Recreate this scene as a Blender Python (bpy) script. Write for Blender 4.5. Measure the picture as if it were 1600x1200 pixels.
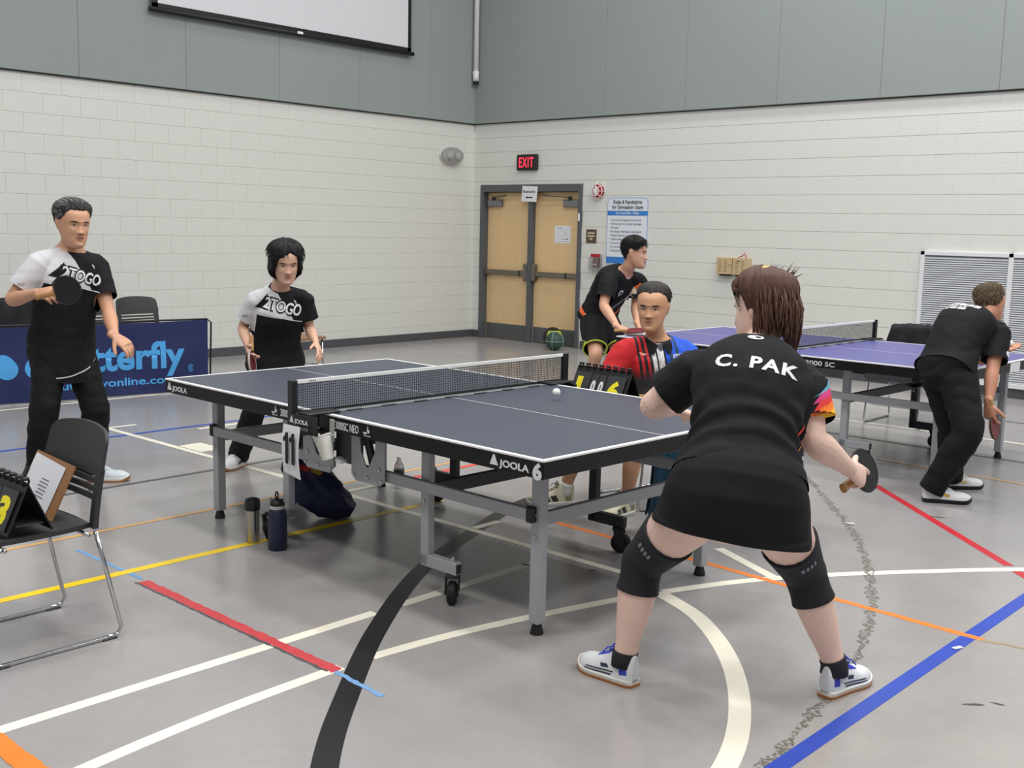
import bpy, bmesh, math, random
from mathutils import Vector, Matrix, noise
from mathutils.bvhtree import BVHTree
R = random.Random(7)
scene = bpy.context.scene
COL = scene.collection
PI = math.pi
for o in list(bpy.data.objects):
    bpy.data.objects.remove(o)

# ------------------------------------------------------------------ camera
cd = bpy.data.cameras.new('camera')
cd.sensor_width = 36.0
cd.lens = 38.882
cd.clip_end = 100
cam = bpy.data.objects.new('camera', cd)
cam.matrix_world = Matrix(((0.736802, -0.110522, 0.667014, 3.911515),
                           (0.675762, 0.088786, -0.731754, -3.793237),
                           (0.021654, 0.989900, 0.140104, 1.597374),
                           (0, 0, 0, 1)))
COL.objects.link(cam)
scene.camera = cam
# ------------------------------------------------------------------ world and lamps
w = bpy.data.worlds.new('world')
scene.world = w
w.use_nodes = True
bg = w.node_tree.nodes['Background']
bg.inputs[0].default_value = (0.94, 0.97, 1.0, 1)
bg.inputs[1].default_value = 0.33
scene.view_settings.view_transform = 'Standard'
scene.view_settings.look = 'None'
scene.view_settings.gamma = 1.0
scene.view_settings.use_curve_mapping = False
scene.view_settings.exposure = 0.0
def area(x, y, z, sx, sy, power, col=(1, 0.985, 0.965)):
    l = bpy.data.lights.new('gym_lamp', 'AREA')
    l.shape = 'RECTANGLE'; l.size = sx; l.size_y = sy; l.energy = power; l.color = col
    o = bpy.data.objects.new('gym_lamp', l)
    o.location = (x, y, z)
    COL.objects.link(o)
    return o
LAMP_Z = 7.6
for lx in (-5.0, -1.3, 2.4, 6.1):
    for ly in (-4.6, -0.8, 3.0, 6.2):
        area(lx, ly, LAMP_Z, 1.3, 0.7, 28 if lx < -4 else 118)

# ------------------------------------------------------------------ materials
def lin(c):
    def f(v):
        v /= 255.0
        return v / 12.92 if v <= 0.04045 else ((v + 0.055) / 1.055) ** 2.4
    return (f(c[0]), f(c[1]), f(c[2]), 1)
MATS = {}
def mat(name, rgb, rough=0.6, metal=0.0, var=0.0, vscale=8.0, bump=0.0, bscale=60.0, spec=0.5, emit=0.0, coat=0.0, alpha=1.0, trans=0.0, stretch=None, var2=None):
    """plain procedural surface: base colour with a noise variation, optional fine bump"""
    if name in MATS:
        return MATS[name]
    m = bpy.data.materials.new(name); m.use_nodes = True
    nt = m.node_tree; b = nt.nodes['Principled BSDF']
    base = lin(rgb)
    b.inputs['Base Color'].default_value = base
    b.inputs['Roughness'].default_value = rough
    b.inputs['Metallic'].default_value = metal
    b.inputs['Specular IOR Level'].default_value = spec
    b.inputs['Coat Weight'].default_value = coat
    b.inputs['Alpha'].default_value = alpha
    b.inputs['Transmission Weight'].default_value = trans
    if emit:
        b.inputs['Emission Color'].default_value = base
        b.inputs['Emission Strength'].default_value = emit
    if var or bump:
        tc = nt.nodes.new('ShaderNodeTexCoord')
        mp = nt.nodes.new('ShaderNodeMapping')
        nt.links.new(tc.outputs['Object'], mp.inputs[0])
        if stretch: mp.inputs['Scale'].default_value = stretch
    if var:
        n = nt.nodes.new('ShaderNodeTexNoise'); n.inputs['Scale'].default_value = vscale; n.inputs['Detail'].default_value = 5
        nt.links.new(mp.outputs[0], n.inputs['Vector'])
        mx = nt.nodes.new('ShaderNodeMix'); mx.data_type = 'RGBA'
        mx.inputs['A'].default_value = tuple(v * (1 - var) for v in base[:3]) + (1,)
        mx.inputs['B'].default_value = lin(var2) if var2 else tuple(min(1, v * (1 + var)) for v in base[:3]) + (1,)
        nt.links.new(n.outputs['Fac'], mx.inputs['Factor'])
        nt.links.new(mx.outputs['Result'], b.inputs['Base Color'])
    if bump:
        n2 = nt.nodes.new('ShaderNodeTexNoise'); n2.inputs['Scale'].default_value = bscale; n2.inputs['Detail'].default_value = 3
        nt.links.new(mp.outputs[0], n2.inputs['Vector'])
        bp = nt.nodes.new('ShaderNodeBump'); bp.inputs['Strength'].default_value = bump; bp.inputs['Distance'].default_value = 0.01
        nt.links.new(n2.outputs['Fac'], bp.inputs['Height'])
        nt.links.new(bp.outputs[0], b.inputs['Normal'])
    MATS[name] = m
    return m

M_BLOCK = mat('painted_block', (218, 219, 213), 0.55, var=0.035, vscale=3, bump=0.25, bscale=45)
M_MORTAR = mat('painted_joint', (204, 204, 198), 0.7, var=0.04)
M_PANEL = mat('acoustic_panel', (146, 154, 152), 0.85, var=0.05, vscale=1.2, bump=0.12, bscale=180)
M_PANELGAP = mat('panel_gap', (70, 74, 74), 0.9, var=0.05)
M_BASE = mat('rubber_base', (78, 80, 84), 0.5, var=0.06)
M_FRAME = mat('door_frame_paint', (84, 87, 92), 0.45, var=0.05)
M_WOOD = mat('maple_veneer', (224, 192, 144), 0.4, var=0.10, vscale=3, stretch=(9, 9, 0.7))
M_ALU = mat('brushed_bronze', (122, 117, 108), 0.35, 0.7, var=0.08, vscale=40)
M_BLACK = mat('black_plastic', (22, 22, 24), 0.45, var=0.1)
M_CHAIR = mat('charcoal_plastic', (46, 46, 47), 0.5, var=0.06, bump=0.15, bscale=300)
M_RUBBER = mat('black_rubber', (16, 16, 17), 0.6, var=0.1)
M_CHROME = mat('chrome', (205, 205, 208), 0.12, 1.0, var=0.03)
M_STEEL = mat('painted_grey_steel', (164, 167, 171), 0.38, 0.05, var=0.06, vscale=6)
M_DSTEEL = mat('dark_steel', (52, 54, 58), 0.45, 0.3, var=0.08)
M_BOLT = mat('zinc_bolt', (190, 190, 188), 0.3, 0.9, var=0.05)
M_TOP = mat('table_top_charcoal', (66, 72, 86), 0.42, var=0.05, vscale=2, bump=0.04, bscale=500)
M_TOP2 = mat('table_top_violet', (88, 86, 150), 0.38, var=0.04, vscale=2)
M_APRON = mat('black_apron', (13, 13, 16), 0.45, var=0.08, spec=0.35)
M_WHITE = mat('white_paint', (238, 238, 236), 0.5, var=0.02)
M_PAPER = mat('white_paper', (228, 229, 234), 0.7, var=0.03)
M_INK = mat('black_ink', (28, 22, 28), 0.6, var=0.05)
M_GINK = mat('grey_ink', (120, 122, 130), 0.6, var=0.05)
M_LOGO = mat('white_print', (225, 226, 226), 0.5, var=0.02)
M_YEL = mat('yellow_print', (240, 225, 30), 0.5, var=0.04)

# ------------------------------------------------------------------ mesh helpers
class MB:
    def __init__(self):
        self.v = []; self.f = []
    def add(self, vs, fs):
        k = len(self.v)
        self.v += [tuple(p) for p in vs]
        self.f += [tuple(i + k for i in f) for f in fs]
        return self
    def box(self, x0, x1, y0, y1, z0, z1):
        vs = [(x, y, z) for z in (z0, z1) for y in (y0, y1) for x in (x0, x1)]
        return self.add(vs, [(0, 2, 3, 1), (4, 5, 7, 6), (0, 1, 5, 4), (2, 6, 7, 3), (0, 4, 6, 2), (1, 3, 7, 5)])
    def bevbox(self, x0, x1, y0, y1, z0, z1, b=0.004):
        """box with chamfered edges"""
        bm = bmesh.new()
        bmesh.ops.create_cube(bm, size=1)
        for q in bm.verts:
            q.co = Vector(((x0 + x1) / 2 + q.co.x * (x1 - x0), (y0 + y1) / 2 + q.co.y * (y1 - y0), (z0 + z1) / 2 + q.co.z * (z1 - z0)))
        bmesh.ops.bevel(bm, geom=bm.edges[:], offset=b, segments=1, affect='EDGES')
        bm.verts.index_update()
        self.add([q.co[:] for q in bm.verts], [[q.index for q in f.verts] for f in bm.faces])
        bm.free(); return self
    def bar(self, a, b, wx, wy, up=(0, 0, 1)):
        """rectangular bar from a to b; wx across (sideways), wy along up"""
        a = Vector(a); b = Vector(b); t = (b - a).normalized(); up = Vector(up)
        if abs(t.dot(up)) > 0.98: up = Vector((1, 0, 0))
        s = t.cross(up).normalized(); u = s.cross(t)
        vs = [p + s * (i * wx / 2) + u * (j * wy / 2) for p in (a, b) for i, j in ((-1, -1), (1, -1), (1, 1), (-1, 1))]
        return self.add(vs, [(0, 1, 2, 3), (7, 6, 5, 4), (0, 4, 5, 1), (1, 5, 6, 2), (2, 6, 7, 3), (3, 7, 4, 0)])
    def tube(self, pts, r, n=10, closed=False, cap=True):
        pts = [Vector(p) for p in pts]; k = len(self.v); m = len(pts)
        rs = r if isinstance(r, (list, tuple)) else [r] * m
        t0 = (pts[1] - pts[0]).normalized()
        ref = Vector((0, 0, 1)) if abs(t0.z) < 0.9 else Vector((1, 0, 0))
        s = t0.cross(ref).normalized()
        vs = []
        for i, p in enumerate(pts):
            a = pts[(i - 1) % m] if (i > 0 or closed) else p
            b = pts[(i + 1) % m] if (i < m - 1 or closed) else p
            t = (b - a).normalized()
            s = (s - t * s.dot(t)).normalized(); u = t.cross(s)
            for j in range(n):
                an = 2 * PI * j / n
                vs.append(p + s * (math.cos(an) * rs[i]) + u * (math.sin(an) * rs[i]))
        fs = []
        for i in range(m if closed else m - 1):
            for j in range(n):
                q = (i + 1) % m
                fs.append((i * n + j, i * n + (j + 1) % n, q * n + (j + 1) % n, q * n + j))
        if cap and not closed:
            fs.append(tuple(range(n - 1, -1, -1))); fs.append(tuple((m - 1) * n + j for j in range(n)))
        return self.add(vs, fs)
    def lathe(self, prof, n=24, c=(0, 0, 0), axis='z'):
        """profile of (r, h) pairs turned about an axis through c"""
        vs = []; fs = []; m = len(prof)
        for r, h in prof:
            for j in range(n):
                an = 2 * PI * j / n; x, y = r * math.cos(an), r * math.sin(an)
                p = (x, y, h) if axis == 'z' else ((h, x, y) if axis == 'x' else (y, h, x))
                vs.append((p[0] + c[0], p[1] + c[1], p[2] + c[2]))
        for i in range(m - 1):
            for j in range(n):
                fs.append((i * n + j, i * n + (j + 1) % n, (i + 1) * n + (j + 1) % n, (i + 1) * n + j))
        fs.append(tuple(range(n - 1, -1, -1))); fs.append(tuple((m - 1) * n + j for j in range(n)))
        return self.add(vs, fs)
    def prism(self, poly, frame, th):
        """2-D polygon (list of (u,v)) extruded by th along the frame's normal. frame=(origin,u,v)"""
        o, u, v = (Vector(q) for q in frame); nn = u.cross(v).normalized(); n = len(poly)
        vs = [o + u * a + v * b for a, b in poly] + [o + u * a + v * b + nn * th for a, b in poly]
        fs = [tuple(range(n - 1, -1, -1)), tuple(range(n, 2 * n))] + [(i, (i + 1) % n, n + (i + 1) % n, n + i) for i in range(n)]
        return self.add(vs, fs)
    def sphere(self, c, r, n=16, m=10, s=(1, 1, 1)):
        prof = []
        vs = []; fs = []
        for i in range(1, m):
            a = PI * i / m
            for j in range(n):
                b = 2 * PI * j / n
                vs.append((c[0] + r * s[0] * math.sin(a) * math.cos(b), c[1] + r * s[1] * math.sin(a) * math.sin(b), c[2] + r * s[2] * math.cos(a)))
        for i in range(m - 2):
            for j in range(n):
                fs.append((i * n + j, (i + 1) * n + j, (i + 1) * n + (j + 1) % n, i * n + (j + 1) % n))
        t = len(vs); vs += [(c[0], c[1], c[2] + r * s[2]), (c[0], c[1], c[2] - r * s[2])]
        for j in range(n):
            fs.append((t, j, (j + 1) % n)); fs.append((t + 1, (m - 2) * n + (j + 1) % n, (m - 2) * n + j))
        return self.add(vs, fs)
    def mesh(self, name, smooth=False):
        me = bpy.data.meshes.new(name); me.from_pydata(self.v, [], self.f); me.update()
        bm = bmesh.new(); bm.from_mesh(me); bmesh.ops.recalc_face_normals(bm, faces=bm.faces[:]); bm.to_mesh(me); bm.free()
        if smooth:
            for p in me.polygons: p.use_smooth = True
        return me
    def build(self, name, m, parent=None, smooth=False, loc=None, rz=0.0):
        return obj(name, self.mesh(name, smooth), m, parent, loc, rz)
def obj(name, me, m, parent=None, loc=None, rz=0.0):
    o = bpy.data.objects.new(name, me); COL.objects.link(o)
    if m is not None:
        me.materials.clear(); me.materials.append(m)
    if loc is not None: o.location = loc
    if rz: o.rotation_euler = (0, 0, rz)
    if parent: o.parent = parent
    return o
def autosmooth(o, ang=40):
    me = o.data
    for p in me.polygons: p.use_smooth = True
    me.set_sharp_from_angle(angle=math.radians(ang))
    return o
def tag(o, label, cat, group=None):
    o['label'] = label; o['category'] = cat
    if group: o['group'] = group
    return o
def thing(name, label, cat, loc=(0, 0, 0), rz=0.0, group=None):
    o = bpy.data.objects.new(name, None); COL.objects.link(o)
    o.location = loc; o.rotation_euler = (0, 0, rz); o.empty_display_size = 0.1
    return tag(o, label, cat, group)
def struct(o):
    o['kind'] = 'structure'; return o
def textmesh(s, size, bold=0.0, extrude=0.0, align='LEFT', space=1.0, shear=0.0):
    cu = bpy.data.curves.new('lettering', 'FONT'); cu.body = s; cu.size = size; cu.offset = bold * size; cu.extrude = extrude
    cu.align_x = align; cu.space_character = space; cu.shear = shear; cu.resolution_u = 3
    o = bpy.data.objects.new('lettering', cu); COL.objects.link(o)
    bpy.context.view_layer.update()
    me = bpy.data.meshes.new_from_object(o.evaluated_get(bpy.context.evaluated_depsgraph_get()))
    bpy.data.objects.remove(o); bpy.data.curves.remove(cu)
    return me
def text(name, s, size, origin, u, v, m, parent=None, bold=0.0, extrude=0.0006, align='LEFT', width=None, space=1.0, shear=0.0, height=None):
    """flat lettering whose baseline starts at origin and runs along u, upright along v (unit vectors)"""
    me = textmesh(s, size, bold, extrude, align, space, shear)
    xs = [q.co.x for q in me.vertices]; ys = [q.co.y for q in me.vertices]
    kx = width / (max(xs) - min(xs)) if width else 1.0
    ky = height / (max(ys) - min(ys)) if height else 1.0
    x0 = min(xs) if width else 0.0
    u = Vector(u).normalized(); v = Vector(v).normalized(); n = u.cross(v); o = Vector(origin)
    for q in me.vertices:
        q.co = o + u * ((q.co.x - x0) * kx) + v * (q.co.y * ky) + n * q.co.z
    return obj(name, me, m, parent)
def copy_tree(o, parent=None):
    c = o.copy(); COL.objects.link(c); c.parent = parent
    for ch in o.children: copy_tree(ch, c)
    return c

# ------------------------------------------------------------------ room shell
CX, CY = -7.468, 7.782            # room corner
H_BLOCK = 15 * 0.2032
FX1, FY0 = 7.0, -6.0
def floor_material():
    m = bpy.data.materials.new('epoxy_floor'); m.use_nodes = True; nt = m.node_tree; b = nt.nodes['Principled BSDF']
    tc = nt.nodes.new('ShaderNodeTexCoord')
    def noise_(scale, detail=4, rough=0.6):
        n = nt.nodes.new('ShaderNodeTexNoise'); n.inputs['Scale'].default_value = scale; n.inputs['Detail'].default_value = detail; n.inputs['Roughness'].default_value = rough
        nt.links.new(tc.outputs['Object'], n.inputs['Vector']); return n
    n1 = noise_(0.55); n2 = noise_(14, 6, 0.7); n3 = noise_(2.2, 5)
    r = nt.nodes.new('ShaderNodeValToRGB'); r.color_ramp.elements[0].position = 0.3; r.color_ramp.elements[1].position = 0.72
    r.color_ramp.elements[0].color = lin((150, 148, 150)); r.color_ramp.elements[1].color = lin((168, 163, 159))
    nt.links.new(n1.outputs['Fac'], r.inputs[0])
    mx = nt.nodes.new('ShaderNodeMix'); mx.data_type = 'RGBA'; mx.blend_type = 'MULTIPLY'; mx.inputs['Factor'].default_value = 0.25
    r2 = nt.nodes.new('ShaderNodeValToRGB'); r2.color_ramp.elements[0].position = 0.3; r2.color_ramp.elements[0].color = (0.75, 0.75, 0.75, 1); r2.color_ramp.elements[1].position = 0.6
    nt.links.new(n2.outputs['Fac'], r2.inputs[0])
    nt.links.new(r.outputs[0], mx.inputs['A']); nt.links.new(r2.outputs[0], mx.inputs['B'])
    nt.links.new(mx.outputs['Result'], b.inputs['Base Color'])
    mr = nt.nodes.new('ShaderNodeMapRange'); mr.inputs['To Min'].default_value = 0.14; mr.inputs['To Max'].default_value = 0.30
    nt.links.new(n3.outputs['Fac'], mr.inputs['Value']); nt.links.new(mr.outputs[0], b.inputs['Roughness'])
    b.inputs['Specular IOR Level'].default_value = 0.55
    bp = nt.nodes.new('ShaderNodeBump'); bp.inputs['Strength'].default_value = 0.02
    nt.links.new(n2.outputs['Fac'], bp.inputs['Height']); nt.links.new(bp.outputs[0], b.inputs['Normal'])
    return m
M_FLOOR = floor_material()
floor = struct(MB().box(CX - 0.3, FX1, FY0, CY + 0.3, -0.1, 0.0).build('floor', M_FLOOR))

# painted court lines, each a thin film on the floor
def smooth_pts(P, sub=8):
    out = []
    n = len(P)
    for i in range(n - 1):
        p0 = Vector(P[max(i - 1, 0)]); p1 = Vector(P[i]); p2 = Vector(P[i + 1]); p3 = Vector(P[min(i + 2, n - 1)])
        for k in range(sub):
            t = k / sub
            out.append(0.5 * ((2 * p1) + (p2 - p0) * t + (2 * p0 - 5 * p1 + 4 * p2 - p3) * t * t + (3 * p1 - p0 - 3 * p2 + p3) * t ** 3))
    out.append(Vector(P[-1]))
    return out
LZ = [0.0004]
def line(P, width, m, rough_edge=0.0, label=None, curve=False):
    pts = smooth_pts([(x, y, 0) for x, y in P], 12) if curve else [Vector((x, y, 0)) for x, y in P]
    if rough_edge:
        q = []
        for a, b in zip(pts[:-1], pts[1:]):
            k = max(1, int((b - a).length / 0.02))
            q += [a.lerp(b, i / k) for i in range(k)]
        pts = q + [pts[-1]]
    z = LZ[0]; LZ[0] += 0.00004
    vs = []
    for i, p in enumerate(pts):
        t = (pts[min(i + 1, len(pts) - 1)] - pts[max(i - 1, 0)]).normalized(); s = Vector((-t.y, t.x, 0))
        a, b = width / 2, width / 2
        if rough_edge:
            a += R.uniform(-rough_edge, rough_edge); b += R.uniform(-rough_edge, rough_edge)
        vs += [p + s * a + Vector((0, 0, z)), p - s * b + Vector((0, 0, z))]
    fs = [(2 * i, 2 * i + 1, 2 * i + 3, 2 * i + 2) for i in range(len(pts) - 1)]
    o = MB().add(vs, fs).build('court_line', m, floor)
    if label: o['label'] = label
    return o
L_W = mat('line_cream', (243, 237, 219), 0.35, var=0.05, vscale=5)
L_K = mat('line_black', (26, 26, 28), 0.35, var=0.15, vscale=8)
L_Y = mat('line_yellow', (244, 208, 20), 0.35, var=0.06)
L_O = mat('line_orange', (236, 130, 48), 0.4, var=0.12, vscale=6)
L_TO = mat('line_pale_orange', (212, 164, 104), 0.4, var=0.15, vscale=6)
L_R = mat('line_red', (190, 36, 48), 0.4, var=0.1, vscale=8)
L_RW = mat('line_worn_red', (196, 66, 72), 0.5, var=0.18, vscale=25)
L_B = mat('line_blue', (42, 72, 178), 0.4, var=0.1, vscale=10)
L_LB = mat('line_chalk_blue', (112, 156, 200), 0.6, var=0.2, vscale=30)
L_D = mat('line_dark_grey', (84, 84, 86), 0.4, var=0.1)
L_RES = mat('tape_residue', (112, 106, 96), 0.85, var=0.3, vscale=120)
nt_ = L_RES.node_tree; n_ = nt_.nodes.new('ShaderNodeTexNoise'); n_.inputs['Scale'].default_value = 60; n_.inputs['Detail'].default_value = 6
tc_ = nt_.nodes.new('ShaderNodeTexCoord'); nt_.links.new(tc_.outputs['Object'], n_.inputs['Vector'])
r_ = nt_.nodes.new('ShaderNodeValToRGB'); r_.color_ramp.elements[0].position = 0.44; r_.color_ramp.elements[1].position = 0.60
nt_.links.new(n_.outputs['Fac'], r_.inputs[0]); nt_.links.new(r_.outputs[0], nt_.nodes['Principled BSDF'].inputs['Alpha'])
line([(0.53, -4.5), (0.53, -0.90)], 0.055, L_W)
line([(0.53, -0.76), (0.53, 0.17)], 0.055, L_W)
line([(1.30, -3.90), (1.06, -3.0), (0.95, -2.38), (0.895, -1.86), (0.88, -1.36)], 0.055, L_W, curve=True)
line([(0.885, -1.22), (0.93, -0.86), (1.015, -0.47), (1.13, -0.05), (1.205, 0.17)], 0.055, L_W, curve=True)
line([(1.215, 0.20), (1.335, 0.49), (1.45, 0.71), (1.63, 0.99), (1.93, 1.38), (2.25, 1.76), (2.7, 2.2), (3.3, 2.7)], 0.055, L_W, curve=True)
line([(2.5, -2.6), (1.98, -2.33), (1.44, -1.87), (1.08, -1.49), (0.67, -1.0), (0.24, -0.37), (-0.06, 0.29), (-0.26, 0.80), (-0.38, 1.3)], 0.085, L_K, curve=True)
line([(1.2, 0.18), (1.51, 0.03), (1.84, -0.27), (2.11, -0.64), (2.29, -1.03), (2.38, -1.5)], 0.075, L_W, curve=True)
line([(-0.2, 3.62), (0.39, 3.0), (1.0, 2.25), (1.49, 1.59), (1.9, 0.84), (2.12, 0.29), (2.27, -0.33), (2.37, -0.95), (2.40, -1.6)], 0.038, L_RES, 0.016, 'grainy grey-brown tape residue arc', curve=True)
line([(2.40, -2.4), (2.405, 1.29), (2.41, 5.0)], 0.06, L_B)
line([(0.1, 0.745), (1.1, 0.71), (1.82, 0.67), (2.46, 0.64)], 0.04, L_O, 0.004)
line([(2.44, 0.62), (2.55, 0.66), (2.70, 0.655)], 0.02, mat('loose_tape', (160, 140, 112), 0.7, var=0.2), 0.004)
line([(0.95, 2.96), (1.62, 2.31), (2.18, 1.77)], 0.05, L_R)
line([(2.24, 1.70), (2.9, 1.08), (3.3, 0.7)], 0.05, L_R)
line([(-0.49, -1.375), (0.31, -1.39), (0.9, -1.39)], 0.05, L_RW, 0.005, 'worn red tape strip with ragged edges')
line([(-0.50, -1.405), (0.31, -1.418), (0.88, -1.42)], 0.012, L_D, 0.004)
line([(-1.14, -1.36), (-0.52, -1.36)], 0.022, L_LB, 0.004)
line([(0.9, -1.40), (1.18, -1.42)], 0.022, L_LB, 0.004)
line([(-0.66, -4.0), (-0.665, -0.6), (-0.66, 0.62)], 0.055, L_Y)
line([(-1.37, -4.0), (-1.375, 0.6), (-1.36, 3.0)], 0.035, L_TO, 0.003)
line([(-2.23, -3.0), (-2.23, 3.2)], 0.04, L_D)
line([(-3.69, -3.0), (-3.67, 3.0)], 0.045, L_B)
line([(-5.36, -2.0), (-5.27, 3.0)], 0.05, L_W)
line([(-4.06, 0.30), (-1.77, 0.31), (0.97, 0.29)], 0.05, L_W)
line([(-4.03, 0.33), (-4.02, 0.54)], 0.05, L_W)
line([(-3.55, 0.80), (-3.55, 1.30)], 0.05, L_W)
line([(-2.92, 0.34), (-2.92, 0.52)], 0.30, L_W)
line([(-1.2, 0.36), (-1.2, 0.56)], 0.05, L_W)
line([(-0.1, 0.33), (-0.1, 0.53)], 0.05, L_W)
line([(1.02, 0.97), (1.47, 0.74)], 0.055, L_W)
line([(-1.2, 0.84), (-1.2, 1.62), (-0.98, 2.0), (-0.8, 2.26), (-0.72, 3.0)], 0.05, mat('line_bright_red', (226, 82, 74), 0.4, var=0.08), curve=True)
line([(-1.6, 5.13), (0.32, 5.21), (1.6, 5.24), (3.2, 5.3)], 0.05, L_W)
line([(0.6, 3.77), (1.62, 3.73), (3.0, 3.7)], 0.03, L_TO, 0.004)
line([(-0.3, 4.5), (3.0, 4.45)], 0.03, L_D)
line([(-0.6, 6.25), (3.0, 6.25)], 0.03, L_D)
line([(0.2, -2.475), (0.86, -2.475), (1.6, -2.48)], 0.07, L_O, 0.004)
for (x, y, sx, sy, a) in ((2.66, -0.02, 0.05, 0.012, 0.7), (2.72, 0.05, 0.03, 0.01, 0.2), (0.52, 0.05, 0.03, 0.016, 0.3), (0.80, 0.22, 0.035, 0.012, 0.9), (1.55, 2.45, 0.06, 0.02, 0.4)):
    pts_ = [Vector((sx * math.cos(q * PI / 7) * R.uniform(0.6, 1), sy * math.sin(q * PI / 7) * R.uniform(0.5, 1), 0)) for q in range(14)]
    o_ = MB().add([Matrix.Rotation(a, 3, 'Z') @ q + Vector((x, y, 0.0006)) for q in pts_], [tuple(range(14))]).build('scuff_mark', mat('scuff_dark', (78, 70, 66), 0.6, var=0.2), floor)
# bits of litter on the floor
for i, (x, y, a) in enumerate([(1.65, 0.77, 0.5), (1.27, 1.93, 0.2), (2.16, 2.5, 0.9), (2.42, 0.47, 1.2)]):
    tag(MB().box(-0.022, 0.022, -0.009, 0.009, 0.0, 0.003).build('paper_scrap', M_WHITE, None, loc=(x, y, 0.0025), rz=a),
        ['white paper scrap on the floor inside the cream arc by the near woman', 'white paper scrap on the floor left of the red tape line',
         'white paper scrap on the floor right of the red tape line', 'white paper scrap beside the blue line and orange tape'][i], 'scrap', 'paper scraps on the floor')

# ---- block walls
def block_mesh(name, vert_chamfer):
    """a unit block face: chamfered, 0.4064 x 0.2032, front at depth 0"""
    c = 0.0045; cv = 0.004 if vert_chamfer else 0.0004
    L, H, D = 0.4064, 0.2032, 0.0075 if not vert_chamfer else 0.0055
    a = [(0.0, 0.0), (L, 0.0), (L, H), (0.0, H)]
    b = [(cv, c * 0.8), (L - cv, c * 0.8), (L - cv, H - c * 0.8), (cv, H - c * 0.8)]
    vs = [(x, 0, z) for x, z in a] + [(x, D, z) for x, z in b]
    fs = [(4, 5, 6, 7)] + [(i, (i + 1) % 4, 4 + (i + 1) % 4, 4 + i) for i in range(4)] + [(3, 2, 1, 0)]
    return MB().add(vs, fs).mesh(name)
bl = block_mesh('block', True); bl.materials.append(M_BLOCK)
br = block_mesh('block', False); br.materials.append(M_BLOCK)
L, H = 0.4064, 0.2032
# left wall: plane x = CX, blocks face +x, running toward -y from the corner
wall_left = struct(MB().box(CX - 0.2, CX, FY0, CY + 0.2, 0, 9.0).build('wall_left', M_MORTAR))
rest = MB()
for r in range(15):
    y = CY - (0.0 if r % 2 == 0 else -L / 2)
    while y > FY0:
        y1 = max(y - L, FY0); y0 = min(y, CY)
        if y1 > 0.55:
            o = obj('block', bl, None, wall_left)
            o.matrix_local = Matrix.Translation((CX, y0, r * H)) @ Matrix.Rotation(-PI / 2, 4, 'Z') @ Matrix.Diagonal(((y0 - y1) / L, 1, 1, 1))
        else:
            rest.box(CX, CX + 0.0075, y1 + 0.005, y0 - 0.005, r * H + 0.005, (r + 1) * H - 0.005)
        y -= L
rb = rest.build('block_field', M_BLOCK, wall_left); rb['kind'] = 'stuff'
# right wall: plane y = CY, blocks face -y, running toward +x
wall_right = MB()
DX0, DX1, DH = -7.31, -5.44, 2.19
wall_right.box(CX - 0.2, DX0, CY, CY + 0.25, 0, DH).box(DX1, FX1, CY, CY + 0.25, 0, DH).box(CX - 0.2, FX1, CY, CY + 0.25, DH, 9.0).box(DX0, DX1, CY + 0.2, CY + 0.25, 0, DH)
wall_right = struct(wall_right.build('wall_right', M_MORTAR))
rest = MB()
def rblock(x0, x1, z0, z1):
    if x1 - x0 < 0.02 or z1 - z0 < 0.02: return
    if x0 < 0.35:
        o = obj('block', br, None, wall_right)
        o.matrix_local = Matrix.Translation((x1, CY, z0)) @ Matrix.Rotation(PI, 4, 'Z') @ Matrix.Diagonal(((x1 - x0) / L, 1, (z1 - z0) / H, 1))
    else:
        rest.box(x0 + 0.001, x1 - 0.001, CY - 0.0075, CY, z0 + 0.005, z1 - 0.005)
GX0, GX1, GZ0, GZ1 = -0.83, 2.2, 0.10, 1.45
for r in range(15):
    z0, z1 = r * H, (r + 1) * H
    x = CX + (0.0 if r % 2 == 0 else -L / 2)
    while x < FX1:
        a, b = max(x, CX), min(x + L, FX1)
        if z0 < DH - 0.01 and b > DX0 and a < DX1:
            zz = DH if z1 > DH else None
            if a < DX0: rblock(a, DX0, z0, z1)
            if b > DX1: rblock(DX1, b, z0, z1)
            if zz: rblock(max(a, DX0), min(b, DX1), DH, z1)
        elif z0 > GZ0 - 0.02 and z1 < GZ1 and a > GX0 and b < GX1:
            pass
        else:
            rblock(a, b, z0, z1)
        x += L
rb = rest.build('block_field', M_BLOCK, wall_right); rb['kind'] = 'stuff'
# acoustic panels above the blocks
PT = 0.055
edges = [CY - PT, 6.85, 5.61, 4.37, 3.11, 1.86, 0.62, -0.62, -1.86, -3.1, -4.34, -5.6]
for a, b in zip(edges[:-1], edges[1:]):
    MB().bevbox(CX, CX + PT, b + 0.001, a - 0.001, H_BLOCK, 8.9, 0.004).build('wall_panel', M_PANEL, wall_left)
MB().box(CX, CX + 0.03, FY0, CY, H_BLOCK - 0.012, H_BLOCK + 0.01).build('panel_ledge', M_PANELGAP, wall_left)
edges = [CX, -6.31, -5.09, -3.86, -2.62, -1.39, -0.16, 1.07, 2.3, 3.54, 4.78, 6.0]
for a, b in zip(edges[:-1], edges[1:]):
    MB().bevbox(a + 0.001, b - 0.001, CY - PT, CY, H_BLOCK, 8.9, 0.004).build('wall_panel', M_PANEL, wall_right)
MB().box(CX, FX1, CY - 0.03, CY, H_BLOCK - 0.012, H_BLOCK + 0.01).build('panel_ledge', M_PANELGAP, wall_right)
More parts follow.
